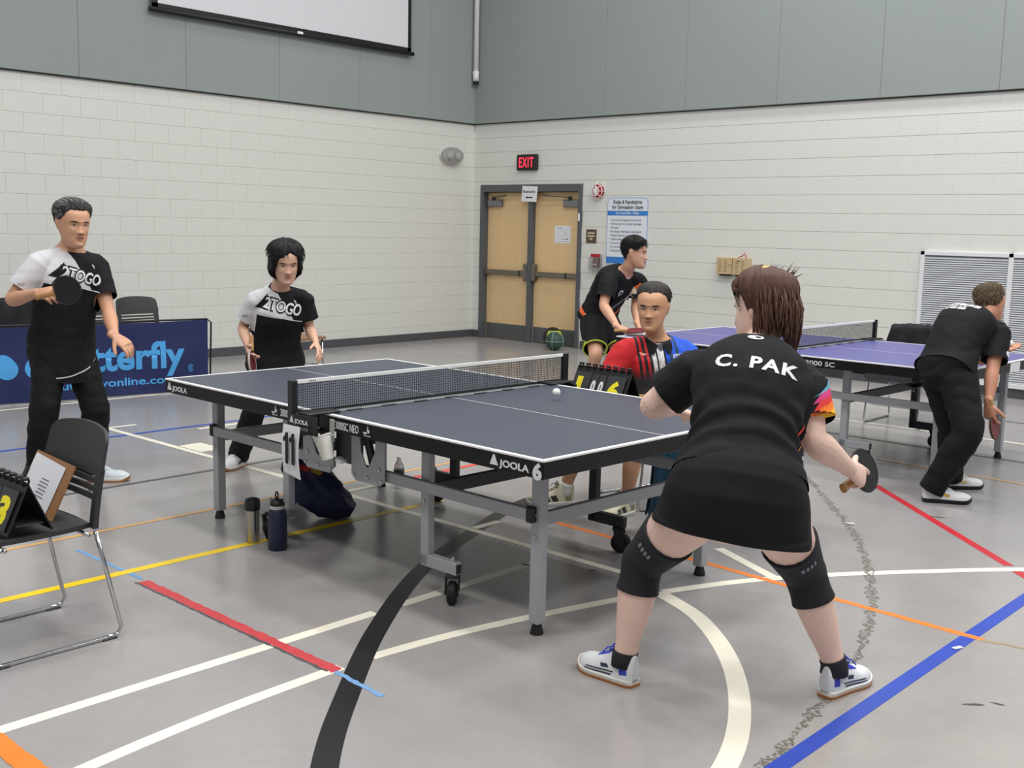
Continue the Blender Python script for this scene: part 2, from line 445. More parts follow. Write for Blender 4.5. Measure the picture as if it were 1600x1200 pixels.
# rubber base
b = MB().box(CX + 0.0075, CX + 0.018, FY0, CY - 0.0075, 0.0, 0.105).build('baseboard_left', M_BASE); struct(b)
b = MB().box(DX1 + 0.03, FX1, CY - 0.018, CY - 0.0075, 0.0, 0.105).box(CX + 0.018, DX0 - 0.0, CY - 0.018, CY - 0.0075, 0, 0.105).build('baseboard_right', M_BASE); struct(b)

# ---- double door
fr = MB()
FW = 0.105
fr.bevbox(DX0, DX0 + 0.06, CY - 0.03, CY + 0.14, 0, DH).bevbox(DX1 - 0.06, DX1, CY - 0.03, CY + 0.14, 0, DH)
fr.bevbox(DX0 + 0.06, DX1 - 0.06, CY - 0.03, CY + 0.14, DH - 0.1, DH)
door = struct(fr.build('door_1', M_FRAME))
xm = (DX0 + DX1) / 2
MB().bevbox(xm - 0.035, xm + 0.035, CY + 0.0, CY + 0.15, 0.0, DH - 0.1).build('mullion', M_FRAME, door)
for s, (a, b) in ((-1, (DX0 + 0.064, xm - 0.038)), (1, (xm + 0.038, DX1 - 0.064))):
    yf = CY + 0.075
    leaf = MB().bevbox(a, b, yf, yf + 0.045, 0.008, DH - 0.104, 0.002).build('door_leaf', M_WOOD, door)
    MB().bevbox(a + 0.01, b - 0.01, yf - 0.003, yf, 0.012, 0.225, 0.001).build('kick_plate', mat('kick_plate_grey', (96, 98, 102), 0.45, 0.3, var=0.06), leaf)
    bar = MB().bevbox(a + 0.01, b - 0.01, yf - 0.062, yf - 0.022, 0.925, 0.995, 0.008)
    bar.box(a + 0.02, a + 0.09, yf - 0.03, yf, 0.93, 0.99)
    bar.build('panic_bar', M_ALU, leaf)
    ex = b - 0.075 if s < 0 else a
    MB().bevbox(ex, ex + 0.07, yf - 0.085, yf, 0.86, 1.10, 0.015).build('latch_case', M_ALU, leaf)
    sx = (b - 0.17) if s < 0 else (b - 0.23)
    MB().bevbox(sx, sx + 0.03, yf - 0.066, yf - 0.02, 0.92, 1.0, 0.004).build('bar_joint', M_BLACK, leaf)
    cx0 = a + 0.03 if s < 0 else b - 0.30
    MB().bevbox(cx0, cx0 + 0.27, yf - 0.055, yf, 1.885, 1.985, 0.008).build('closer', mat('closer_grey', (128, 130, 132), 0.4, 0.5, var=0.05), leaf)
    MB().bar((cx0 + 0.13, yf - 0.07, 2.01), (cx0 + (0.42 if s < 0 else -0.3), yf - 0.12, 2.04), 0.025, 0.012).bar((cx0 + 0.13, yf - 0.05, 1.98), (cx0 + 0.13, yf - 0.07, 2.02), 0.04, 0.04).build('closer_arm', M_DSTEEL, leaf)
MB().bevbox(DX1 - 0.045, DX1 - 0.02, CY - 0.04, CY - 0.03, 1.70, 1.80, 0.002).build('door_contact', M_WHITE, door)

# ---- white louvre grille
g = thing('wall_grille', 'large white louvred vent grille on the block wall at far right', 'grille', ((GX0 + GX1) / 2, CY, GZ0))
ox, oz = -(GX0 + GX1) / 2, -GZ0
M_GW = mat('grille_white', (222, 224, 226), 0.4, var=0.03)
M_GS = mat('grille_slat', (206, 209, 213), 0.4, var=0.03)
f = MB()
for a, b, c, d in ((GX0, GX1, GZ1 - 0.045, GZ1), (GX0, GX1, GZ0, GZ0 + 0.05), (GX0, GX0 + 0.045, GZ0, GZ1), (GX1 - 0.045, GX1, GZ0, GZ1), (0.065, 0.115, GZ0, GZ1), (1.1, 1.15, GZ0, GZ1)):
    f.bevbox(a + ox, b + ox, -0.045, -0.008, c + oz, d + oz, 0.004)
f.build('grille_frame', M_GW, g)
for a, b in ((GX0 + 0.045, 0.065), (0.115, 1.1), (1.15, GX1 - 0.045)):
    s = MB(); z = GZ0 + 0.06
    while z < GZ1 - 0.055:
        s.add([(a + ox, -0.036, z + oz - 0.004), (b + ox, -0.036, z + oz - 0.004), (b + ox, -0.012, z + oz + 0.018), (a + ox, -0.012, z + oz + 0.018),
               (a + ox, -0.034, z + oz - 0.007), (b + ox, -0.034, z + oz - 0.007)], [(0, 1, 2, 3), (4, 5, 1, 0)])
        z += 0.0225
    so = s.build('louvre_slats', M_GS, g); so['kind'] = 'stuff'
    MB().box(a + ox, b + ox, -0.0095, -0.008, GZ0 + oz + .05, GZ1 + oz - .045).build('duct_back', mat('duct_grey', (120, 124, 128), 0.7, var=0.1), g)

# ------------------------------------------------------------------ things on the walls
X, Y, Z = Vector((1, 0, 0)), Vector((0, 1, 0)), Vector((0, 0, 1))
WR = CY - 0.0075                      # face of the right wall
WLX = CX + 0.006                      # face of the left wall
# projection screen hung in front of the left wall panels
sc = thing('projection_screen', 'white pull-down projection screen with black borders on the grey left wall', 'screen', (CX + PT + 0.022, 4.55, 3.82))
sy0, sy1, stop = -1.88, 1.88, 3.0
MB().bevbox(0.035, 0.041, sy0 + 0.07, sy1 - 0.055, 0.10, stop, 0.001).build('screen_cloth', mat('screen_white', (216, 218, 222), 0.8, var=0.02), sc)
MB().box(0.034, 0.043, sy0, sy0 + 0.07, 0.05, stop).box(0.034, 0.043, sy1 - 0.055, sy1, 0.05, stop).box(0.034, 0.043, sy0, sy1, 0.05, 0.10).build('black_border', M_BLACK, sc)
MB().tube([(0.039, sy0 - 0.03, 0.03), (0.039, sy1 + 0.04, 0.03)], 0.028, 12).build('bottom_bar', M_BLACK, sc, smooth=True)
MB().bevbox(0.06, 0.072, 0.02, 0.10, 0.03, 0.058, 0.002).build('pull_tab', M_WHITE, sc)
MB().bevbox(0.0, 0.12, sy0 - 0.1, sy1 + 0.1, stop, stop + 0.14, 0.01).build('screen_case', M_BLACK, sc)
# drain pipe in the corner
dp = thing('drain_pipe', 'white vertical drain pipe with elbow in the room corner above the blocks', 'pipe', (CX + PT + 0.068, CY - PT - 0.068, 3.64))
MB().tube([(0, 0, 0.10), (0, 0, 5.2)], 0.036, 14).build('pipe', M_WHITE, dp, smooth=True)
MB().lathe([(0.04, 0.08), (0.046, 0.085), (0.046, 0.12), (0.04, 0.125)], 16).build('coupling', M_WHITE, dp)
MB().tube([(0, 0, 0.10), (0.0, 0.0, 0.05), (-0.012, 0.012, 0.015), (-0.04, 0.04, 0.0)], 0.042, 14).build('elbow', M_WHITE, dp, smooth=True)
MB().bevbox(-0.035, 0.03, -0.03, 0.035, -0.055, -0.012, 0.005).build('pipe_bracket', M_BLACK, dp)
# emergency light
el = thing('emergency_light', 'oval white emergency light with clear cover on the left wall', 'light', (WLX, 7.28, 2.58))
el_b = MB(); prof = [(0.0, 0.0), (0.13, 0.0), (0.13, 0.025), (0.12, 0.045), (0.0, 0.047)]
el_b.lathe([(0.001, 0), (0.13, 0), (0.13, 0.03), (0.118, 0.05), (0.001, 0.055)], 28, axis='x')
o = el_b.build('housing', mat('light_housing', (205, 205, 202), 0.4, var=0.03), el, smooth=False); o.scale = (1, 1.65, 0.92); autosmooth(o)
for s in (-0.07, 0.07):
    MB().lathe([(0.001, 0.05), (0.05, 0.055), (0.052, 0.09), (0.035, 0.10), (0.001, 0.102)], 20, (0, s, 0), 'x').build('lamp_head', mat('lamp_lens', (232, 232, 228), 0.2, var=0.05), el, smooth=True)
lens = MB().lathe([(0.125, 0.03), (0.122, 0.08), (0.10, 0.115), (0.001, 0.12)], 28, axis='x').build('clear_cover', mat('clear_plastic', (240, 240, 240), 0.08, trans=0.95, spec=0.4), el, smooth=True)
lens.scale = (1, 1.65, 0.92)
# exit sign
ex = thing('exit_sign', 'black exit sign with lit red letters above the wooden double door', 'sign', (-6.41, WR, 2.38))
MB().bevbox(-0.185, 0.185, -0.055, 0.0, 0.0, 0.215, 0.012).build('housing', M_BLACK, ex)
MB().bevbox(-0.165, 0.165, -0.058, -0.055, 0.02, 0.195, 0.001).build('face_plate', mat('exit_face', (40, 26, 28), 0.5, var=0.05), ex)
text('letters', 'EXIT', 0.19, (-0.128, -0.0585, 0.042), X, Z, mat('exit_red', (255, 44, 70), 0.5, emit=1.6), ex, bold=0.012, width=0.262, height=0.135, space=1.18)
# horn strobe
hs = thing('fire_alarm_horn', 'round white wire cage over a red fire alarm horn beside the door', 'alarm', (-5.17, WR, 2.09))
MB().lathe([(0.001, 0), (0.085, 0), (0.085, 0.04), (0.07, 0.055), (0.001, 0.056)], 24, axis='y').build('housing', mat('alarm_red', (176, 30, 42), 0.4, var=0.06), hs).scale = (1, -1, 1)
cage = MB()
for r_, d in ((0.11, 0.01), (0.095, 0.055), (0.06, 0.085), (0.028, 0.09)):
    cage.tube([(r_ * math.cos(a * PI / 12), -d, r_ * math.sin(a * PI / 12)) for a in range(24)], 0.0045, 6, closed=True)
for k in range(4):
    a = PI * k / 4
    cage.tube([(q * math.cos(a), -d, q * math.sin(a)) for q, d in ((-0.11, 0.01), (-0.095, 0.055), (-0.06, 0.085), (0, 0.095), (0.06, 0.085), (0.095, 0.055), (0.11, 0.01))], 0.004, 6)
cage.build('wire_cage', M_WHITE, hs)
MB().bevbox(-0.02, 0.02, -0.064, -0.056, -0.05, 0.05, 0.002).build('strobe_lens', M_WHITE, hs)
# rules board
rb_ = thing('rules_board', 'tall white and blue gymnasium rules board on the right wall', 'sign', (-4.69, WR, 1.165))
bw, bh = 0.318, 0.84
def rrect(w_, z0, z1, rr, top=True):
    pts = [(-w_, z0), (w_, z0)]
    for k in range(7):
        a = k * PI / 12; pts.append((w_ - rr + rr * math.cos(a), z1 - rr + rr * math.sin(a)))
    for k in range(7):
        a = PI / 2 + k * PI / 12; pts.append((-w_ + rr + rr * math.cos(a), z1 - rr + rr * math.sin(a)))
    return pts
MB().prism([(-bw - 0.012, -0.012), (bw + 0.012, -0.012), (bw + 0.012, bh + 0.012), (-bw - 0.012, bh + 0.012)], ((0, 0, 0), X, Z), 0.008).build('backing', mat('board_grey', (206, 210, 216), 0.4, var=0.02), rb_)
MB().prism(rrect(bw, 0, bh, 0.07), ((0, -0.0085, 0), X, Z), 0.0015).build('border', mat('board_blue', (46, 122, 200), 0.4, var=0.03), rb_)
MB().prism(rrect(bw - 0.005, 0.085, bh - 0.005, 0.066), ((0, -0.0102, 0), X, Z), 0.001).build('face', mat('board_white', (222, 227, 236), 0.4, var=0.02), rb_)
MB().prism([(-bw, 0.615), (bw, 0.615), (bw, 0.675), (-bw, 0.675)], ((0, -0.0114, 0), X, Z), 0.0008).build('blue_band', MATS['board_blue'], rb_)
yy = -0.0125
M_BINK = mat('board_ink', (60, 64, 74), 0.6, var=0.05)
text('heading', 'Rules & Regulations', 0.07, (-0.225, yy, 0.765), X, Z, M_BINK, rb_, bold=0.02, width=0.45)
text('heading', 'for Gymnasium Usage', 0.07, (-0.245, yy, 0.70), X, Z, M_BINK, rb_, bold=0.02, width=0.49)
text('hours', 'Court Hours 8:00am - 10:00pm', 0.045, (-0.185, yy - .001, 0.632), X, Z, M_LOGO, rb_, bold=0.01, width=0.37)
rules = ['Use Court & equipment at own risk', 'No food, gum or alcoholic beverages', 'No pets', 'No bicycles, roller blades or skateboards', 'Proper footwear required', 'Children under 14 must be with an adult', 'Court for public use only', 'Do not hang on rims', 'All equipment must be returned']
for k, s in enumerate(rules):
    zz = 0.545 - k * 0.049
    text('rule', '\u2022 ' + s, 0.042, (-0.27, yy, zz), X, Z, M_GINK, rb_, bold=0.004, width=min(0.5, 0.0138 * len(s) + 0.04))
# room sign, pull station
rs_ = thing('room_sign', 'small brown room sign with pale lettering right of the door', 'sign', (-5.27, WR, 1.415))
MB().bevbox(-0.085, 0.085, -0.01, 0, 0, 0.18, 0.003).build('plate', mat('sign_brown', (92, 72, 56), 0.5, var=0.06), rs_)
for (a, b, c, d) in ((-0.058, 0.058, 0.122, 0.142), (-0.060, 0.060, 0.082, 0.102), (-0.022, 0.026, 0.045, 0.066)):   # three short lines, unreadable at this distance
    MB().box(a, b, -0.0112, -0.0100, c, d).build('lettering', mat('sign_cream', (206, 190, 160), 0.5, var=0.25, vscale=90), rs_)
ps = thing('fire_pull_station', 'clear covered red fire alarm pull station below the brown sign', 'alarm', (-5.15, WR, 1.045))
MB().bevbox(-0.095, 0.095, -0.012, 0, 0, 0.24, 0.004).build('back_plate', mat('pull_plate', (200, 200, 200), 0.35, var=0.04), ps)
MB().bevbox(-0.045, 0.045, -0.055, -0.012, 0.055, 0.185, 0.006).build('pull_box', mat('pull_red', (120, 26, 34), 0.4, var=0.08), ps)
MB().bevbox(-0.03, 0.03, -0.07, -0.055, 0.085, 0.105, 0.004).build('pull_handle', M_WHITE, ps)
MB().bevbox(-0.08, 0.08, -0.062, -0.05, 0.19, 0.232, 0.004).build('red_header', MATS['alarm_red'], ps)
cv = MB().box(-0.08, 0.08, -0.085, -0.082, 0.02, 0.19).box(-0.08, -0.077, -0.085, -0.012, 0.02, 0.19).box(0.077, 0.08, -0.085, -0.012, 0.02, 0.19).build('clear_cover', MATS['clear_plastic'], ps)
# beige control boxes
M_BEIGE = mat('beige_metal', (196, 172, 134), 0.5, var=0.04)
for k, (x, lab) in enumerate(((-3.18, 'beige metal control box with slots, left of the pair on the wall'), (-2.96, 'beige metal control box with red wire on top, right of the pair'))):
    bx_ = thing('control_box', lab, 'control box', (x, WR, 1.10), 0, 'beige control boxes on the wall')
    MB().bevbox(-0.105, 0.105, -0.085, 0, 0.0, 0.2, 0.005).build('case', M_BEIGE, bx_)
    sl = MB()
    for i in range(6):
        for j in range(2):
            sl.box(-0.075 + j * 0.075 + k * 0.01, -0.035 + j * 0.075 + k * 0.01, -0.0865, -0.085, 0.03 + i * 0.025, 0.036 + i * 0.025)
    sl.build('vent_slots', mat('slot_brown', (120, 98, 70), 0.6, var=0.05), bx_)
    MB().bevbox(-0.07, 0.07, -0.07, -0.01, -0.02, 0.0, 0.003).build('mount', M_BLACK, bx_)
    MB().lathe([(0.012, 0), (0.012, 0.012), (0.006, 0.02)], 12, (0.085 - 0.1 * k, 0.085, 0.12 + 0.05 * k), 'y').build('lock', M_BOLT, bx_).scale = (1, -1, 1)
    if k:
        MB().tube([(-0.06, -0.04, 0.2), (0.0, -0.045, 0.222), (0.03, -0.045, 0.25), (0.045, -0.04, 0.23), (0.05, -0.04, 0.2)], 0.006, 8).build('wire', MATS['alarm_red'], bx_)
# papers
pp = thing('restroom_notice', 'white restroom notice paper taped at a tilt over the door frame', 'paper', (-6.36, CY - 0.034, 2.06))
fr_ = (Vector((0, 0, 0)), (X + Z * 0.06).normalized(), (Z + X * 0.16).normalized())
q = MB().prism([(-0.15, -0.10), (0.13, -0.11), (0.15, 0.10), (-0.13, 0.11)], ((0, 0, 0), X, Z), 0.002).build('sheet', M_PAPER, pp)
text('lettering', 'Restrooms', 0.06, (-0.115, -0.0035, 0.015), X, Z, M_INK, pp, bold=0.01, width=0.22)
MB().prism([(-0.07, -0.045), (-0.04, -0.03), (-0.04, -0.04), (0.06, -0.04), (0.06, -0.055), (-0.04, -0.055), (-0.04, -0.065)], ((0, -0.003, 0), X, Z), 0.0008).build('arrow', M_INK, pp)
pn = thing('door_notice', 'white printed notice sheet on the right leaf of the double door', 'paper', (-5.835, CY + 0.0735, 1.40))
MB().prism([(-0.14, 0.0), (0.14, 0.0), (0.14, 0.235), (-0.14, 0.235)], ((0, 0, 0), X, Z), 0.0015).build('sheet', M_PAPER, pn)
lines_ = MB()
for (a, b, c, d) in ((-0.1, 0.0, 0.20, 0.207), (-0.09, -0.085, 0.06, 0.12), (-0.05, 0.07, 0.165, 0.168), (-0.05, 0.07, 0.10, 0.103), (-0.05, -0.047, 0.10, 0.168), (0.067, 0.07, 0.10, 0.168), (-0.02, 0.03, 0.05, 0.058), (0.05, 0.1, 0.05, 0.065), (-0.1, 0.1, 0.02, 0.024), (0.0, 0.09, 0.13, 0.134)):
    lines_.box(a, b, -0.0022, -0.0015, c, d)
lines_.build('print', M_GINK, pn)

# ------------------------------------------------------------------ table tennis tables
def bolt(mb, c, axis='y', r=0.008, d=0.006):
    mb.lathe([(r, 0), (r, d * 0.6), (r * 0.6, d)], 10, c, axis)
def caster(parent, x, y, rz, m_wheel=M_RUBBER, r=0.05, top=0.13):
    c = bpy.data.objects.new('caster', None)
    f = MB().bevbox(-0.03, 0.03, -0.028, 0.028, top - 0.012, top, 0.002)
    f.prism([(-0.012, 0.05), (0.03, 0.042), (0.032, 0.06), (0.025, top - 0.01), (-0.025, top - 0.01)], ((0, -0.026, 0), X, Z), 0.004)
    f.prism([(-0.012, 0.05), (0.03, 0.042), (0.032, 0.06), (0.025, top - 0.01), (-0.025, top - 0.01)], ((0, 0.03, 0), X, Z), 0.004)
    fork = f.build('caster', M_BLACK, parent)
    fork.location = (x, y, 0); fork.rotation_euler = (0, 0, rz)
    MB().lathe([(0.012, -0.02), (r - 0.012, -0.02), (r, -0.012), (r, 0.012), (r - 0.012, 0.02), (0.012, 0.02)], 24, (0.012, 0, r), 'y').build('wheel', m_wheel, fork)
    w_ = MB(); bolt(w_, (0.012, 0.026, r), 'y', 0.01, 0.008); w_.build('axle', M_BOLT, fork)
    return fork
TL, TW, TH = 1.37, 0.7625, 0.76
def make_table(label, loc, rz, m_top, m_leg, big_wheels=False):
    t = thing('table_tennis_table', label, 'table', loc, rz)
    for s in (-1, 1):
        x0, x1 = (0.004, TL) if s > 0 else (-TL, -0.004)
        top = MB().bevbox(x0, x1, -TW, TW, TH - 0.025, TH, 0.002).build('tabletop', m_top, t)
        ap = MB()
        ap.bevbox(x0, x1, -TW - 0.001, -TW + 0.03, TH - 0.072, TH - 0.006, 0.003).bevbox(x0, x1, TW - 0.03, TW + 0.001, TH - 0.072, TH - 0.006, 0.003)
        xe = x1 if s > 0 else x0
        ap.bevbox(min(xe, xe - s * 0.03) + (0.001 if s > 0 else -0.001), max(xe, xe - s * 0.03) + (0.001 if s > 0 else -0.001), -TW, TW, TH - 0.072, TH - 0.006, 0.003)
        ap.bevbox(min(s * 0.006, s * 0.03), max(s * 0.006, s * 0.03), -TW + .03, TW - .03, TH - 0.06, TH - 0.026, 0.002)
        ap.build('apron', M_APRON, top)
        bl_ = MB()
        z0, z1 = TH, TH + 0.0006
        bl_.box(x0, x1, -TW, -TW + 0.02, z0, z1).box(x0, x1, TW - 0.02, TW, z0, z1).box(min(xe, xe - s * 0.02), max(xe, xe - s * 0.02), -TW + 0.02, TW - 0.02, z0, z1)
        bl_.box(x0, x1, -TW - 0.0022, -TW - 0.0008, TH - 0.006, z1).box(min(xe, xe + s * 0.0018), max(xe, xe + s * 0.0018), -TW, TW, TH - 0.006, z1)
        bl_.build('boundary_line', M_WHITE, top)
        MB().box(x0, x1 - s * 0.0, -0.0018, 0.0018, z0, z1 + 0.0002).build('centre_line', M_WHITE, top)
        for sy in (-1, 1):
            # corner leg
            lx, ly = s * 1.175, sy * 0.562
            leg = MB().bevbox(lx - 0.025, lx + 0.025, ly - 0.025, ly + 0.025, 0.045, TH - 0.03, 0.004).build('leg', m_leg, t)
            MB().lathe([(0.026, 0.0), (0.028, 0.006), (0.017, 0.045), (0.015, 0.06)], 16, (lx, ly, 0)).build('rubber_foot', M_RUBBER, leg)
            bo = MB(); bolt(bo, (lx, ly - 0.026, 0.40), 'y', 0.009, -0.006); bolt(bo, (lx, ly - 0.026, 0.49), 'y', 0.008, -0.006); bo.build('bolt', M_BOLT, leg)
            # side rail
            ra = MB().bevbox(min(s * 0.10, s * 1.15), max(s * 0.10, s * 1.15), sy * 0.60 - 0.0125, sy * 0.60 + 0.0125, 0.465, 0.515, 0.003).build('side_rail', m_leg, t)
            MB().bevbox(s * 1.165 - 0.016, s * 1.165 + 0.016, sy * 0.60 - 0.016, sy * 0.60 + 0.016, 0.46, 0.522, 0.003).build('end_cap', M_BLACK, ra)
            # inner wheel leg, bent outward at the bottom
            ix, iy = s * 0.52, sy * 0.565
            il = MB().bevbox(ix - 0.025, ix + 0.025, iy - 0.02, iy + 0.02, 0.135, TH - 0.03, 0.004)
            il.bevbox(min(ix - s * 0.025, ix + s * 0.2), max(ix - s * 0.025, ix + s * 0.2), iy - 0.02, iy + 0.02, 0.13, 0.185, 0.004)
            il = il.build('wheel_leg', m_leg if sy < 0 else M_DSTEEL, t)  # far-side legs take the darker steel: shade under the table put into their colour
            MB().box(ix + s * 0.2 - 0.002, ix + s * 0.2 + 0.003, iy - 0.013, iy + 0.013, 0.138, 0.177).build('open_end', M_BLACK, il)
            bo = MB(); bolt(bo, (ix + s * 0.165, iy, 0.185), 'z', 0.009, 0.02); bolt(bo, (ix, iy - 0.03, 0.49), 'y', 0.008, -0.008); bolt(bo, (ix, iy - 0.022, 0.42), 'y', 0.008, -0.006); bo.build('bolt', M_BOLT, il)
            ca = caster(t, ix + s * 0.165, iy, -0.9 if sy < 0 else 0.5, r=0.05)
            # folding bracket at the centre: a U of flat plate
            bx0 = s * 0.07
            pl = [(0.0, 0.20), (0.055, 0.20), (0.065, 0.10), (0.10, 0.035), (0.115, 0.025), (0.13, 0.035), (0.165, 0.10), (0.18, 0.20), (0.235, 0.20), (0.235, -0.02), (0.2, -0.045), (0.03, -0.045), (0.0, -0.02)]
            pl = [(s * u, v) for u, v in pl]
            br_ = MB().prism(pl, ((bx0, sy * 0.625, 0.49), X, Z), 0.006).build('folding_bracket', m_leg, t)
            bo = MB()
            for u, v in ((0.02, -0.02), (0.115, -0.02), (0.215, -0.02), (0.2, 0.03)): bolt(bo, (bx0 + s * u, sy * 0.625 - 0.007, 0.49 + v), 'y', 0.009, -0.006)
            bo.build('bolt', M_BOLT, br_)
            MB().bar((bx0 + s * 0.06, sy * 0.60, 0.68), (bx0 + s * 0.13, sy * 0.60, 0.50), 0.02, 0.035).build('fold_strut', M_DSTEEL, t)
        # cross rails
        MB().bevbox(s * 1.15 - 0.0125, s * 1.15 + 0.0125, -0.54, 0.54, 0.43, 0.485, 0.003).build('cross_rail', m_leg, t)
        MB().bevbox(s * 0.53 - 0.0125, s * 0.53 + 0.0125, -0.55, 0.55, 0.44, 0.50, 0.003).build('cross_rail', M_DSTEEL, t)
        MB().bar((s * 0.53, 0.50, 0.46), (s * 1.14, -0.1, 0.66), 0.025, 0.03).build('brace', M_DSTEEL, t)
    MB().bevbox(-0.09, 0.09, -0.60, -0.575, 0.50, 0.70, 0.004).build('hinge_plate', M_DSTEEL, t)
    MB().bevbox(-0.09, 0.09, 0.575, 0.60, 0.50, 0.70, 0.004).build('hinge_plate', M_DSTEEL, t)
    return t
def make_net(label, loc, rz, tape_logo=True):
    n = thing('table_tennis_net', label, 'net', loc, rz)
    NW = 0.915
    for s in (-1, 1):
        post = MB().bevbox(-0.012, 0.012, min(s * (NW - 0.035), s * NW), max(s * (NW - 0.035), s * NW), -0.045, 0.1545, 0.003).build('post', M_BLACK, n)
        MB().box(-0.013, 0.013, min(s * (NW - 0.004), s * (NW + 0.002)), max(s * (NW - 0.004), s * (NW + 0.002)), -0.03, 0.154).build('post_edge', M_DSTEEL, post)
        c = MB().bevbox(-0.03, 0.10, min(s * (NW - 0.04), s * (NW - 0.02)), max(s * (NW - 0.04), s * (NW - 0.02)), -0.068, -0.004, 0.004)
        c.bevbox(-0.02, 0.085, min(s * 0.70, s * (NW - 0.03)), max(s * 0.70, s * (NW - 0.03)), 0.0012, 0.012, 0.003)
        c.bevbox(-0.02, 0.02, min(s * 0.70, s * (NW - 0.03)), max(s * 0.70, s * (NW - 0.03)), -0.095, -0.078, 0.003)
        c.bevbox(-0.02, 0.02, min(s * (NW - 0.045), s * (NW - 0.02)), max(s * (NW - 0.045), s * (NW - 0.02)), -0.095, 0.01, 0.003)
        c = c.build('clamp', M_BLACK, n)
        MB().tube([(0, s * 0.74, -0.15), (0, s * 0.74, -0.09)], 0.012, 12).build('clamp_screw', M_BLACK, c)
        yy_ = s * (NW - 0.04) - 0.001 if s < 0 else s * (NW - 0.04)
        if s < 0:
            # lettering on the outer face of the clamp
            fy = -(NW - 0.02) - 0.0215
            MB().bevbox(-0.02, 0.20, fy + 0.001, fy + 0.008, -0.068, 0.012, 0.002).build('clamp_plate', M_BLACK, c)
            text('lettering', 'JOOLA', 0.05, (0.035, fy, -0.028), X, Z, M_LOGO, c, bold=0.03, width=0.10, height=0.026)
            MB().prism([(0.0, -0.028), (0.03, -0.028), (0.018, 0.002), (0.013, 0.002)], ((0, fy, 0), X, Z), 0.0006).build('logo_mark', M_LOGO, c)
            text('lettering', 'WM', 0.028, (0.085, fy, -0.059), X, Z, M_GINK, c, bold=0.02)
            ittf(c, (0.055, fy, -0.061), 0.018)
        else:
            text('lettering', 'JOOLA', 0.04, (0.025, s * (NW - 0.04) - 0.0008, -0.05), X, Z, M_LOGO, c, bold=0.03, width=0.085)
    net = MB(); d = 0.0009
    y = -NW + 0.035
    while y < NW - 0.034:
        net.box(-d, d, y - d, y + d, 0.012, 0.138); y += 0.0118
    for k in range(11):
        z = 0.014 + k * 0.0118; net.box(-d, d, -NW + 0.035, NW - 0.035, z - d, z + d)
    o = net.build('net_mesh', mat('net_thread', (16, 17, 21), 0.8, var=0.1), n); o['kind'] = 'stuff'
    MB().bevbox(-0.004, 0.004, -NW + 0.02, NW - 0.02, 0.137, 0.1535, 0.001).build('top_tape', M_WHITE, n)
    MB().box(-0.002, 0.002, -NW + 0.035, NW - 0.035, 0.003, 0.012).build('bottom_cord', M_BLACK, n)
    MB().box(0.006, 0.050, -0.70, 0.70, 0.0006, 0.0012).build('base_strip', mat('strip_grey', (150, 152, 154), 0.4, var=0.04), n)
    MB().box(0.050, 0.054, -0.70, 0.70, 0.0006, 0.0013).build('base_seam', M_BLACK, n)
    text('lettering', 'JOOLA', 0.012, (0.0042, -NW + 0.10, 0.141), Y, Z, M_GINK, n, bold=0.02)
    for k in range(7):
        y = -0.6 + k * 0.2
        MB().bevbox(0.046, 0.062, y - 0.04, y + 0.04, 0.0012, 0.004, 0.001).build('tension_clip', M_BLACK, n)
    return n
def ittf(parent, o, s, m=None):
    """small bat-and-ball emblem over a base stroke"""
    e = MB(); f_ = (Vector(o), X * s, Z * s)
    e.prism([(-0.6, 0.0), (0.9, 0.0), (0.9, 0.1), (-0.6, 0.1)], f_, 0.0006)
    e.prism([(-0.3 + 0.45 * math.cos(a), 0.55 + 0.32 * math.sin(a)) for a in [PI + PI * k / 8 for k in range(9)]], f_, 0.0006)
    e.prism([(0.1, 0.7), (0.25, 0.65), (0.42, 1.45), (0.28, 1.5)], f_, 0.0006)
    e.prism([(0.45 + 0.22 * math.cos(a), 0.72 + 0.3 * math.sin(a)) for a in [2 * PI * k / 10 for k in range(10)]], f_, 0.0006)
    return e.build('emblem', m or M_LOGO, parent)
TRZ = -0.028406
tab1 = make_table('charcoal table tennis table in the foreground with black apron and grey legs', (0, 0, 0), TRZ, M_TOP, M_STEEL)
tab2 = make_table('violet-topped table tennis table in the background at right', (-0.009, 3.983, 0), -0.02095, M_TOP2, M_STEEL)
def near_parts(t):
    return [o for o in t.children if o.name.startswith('tabletop')]
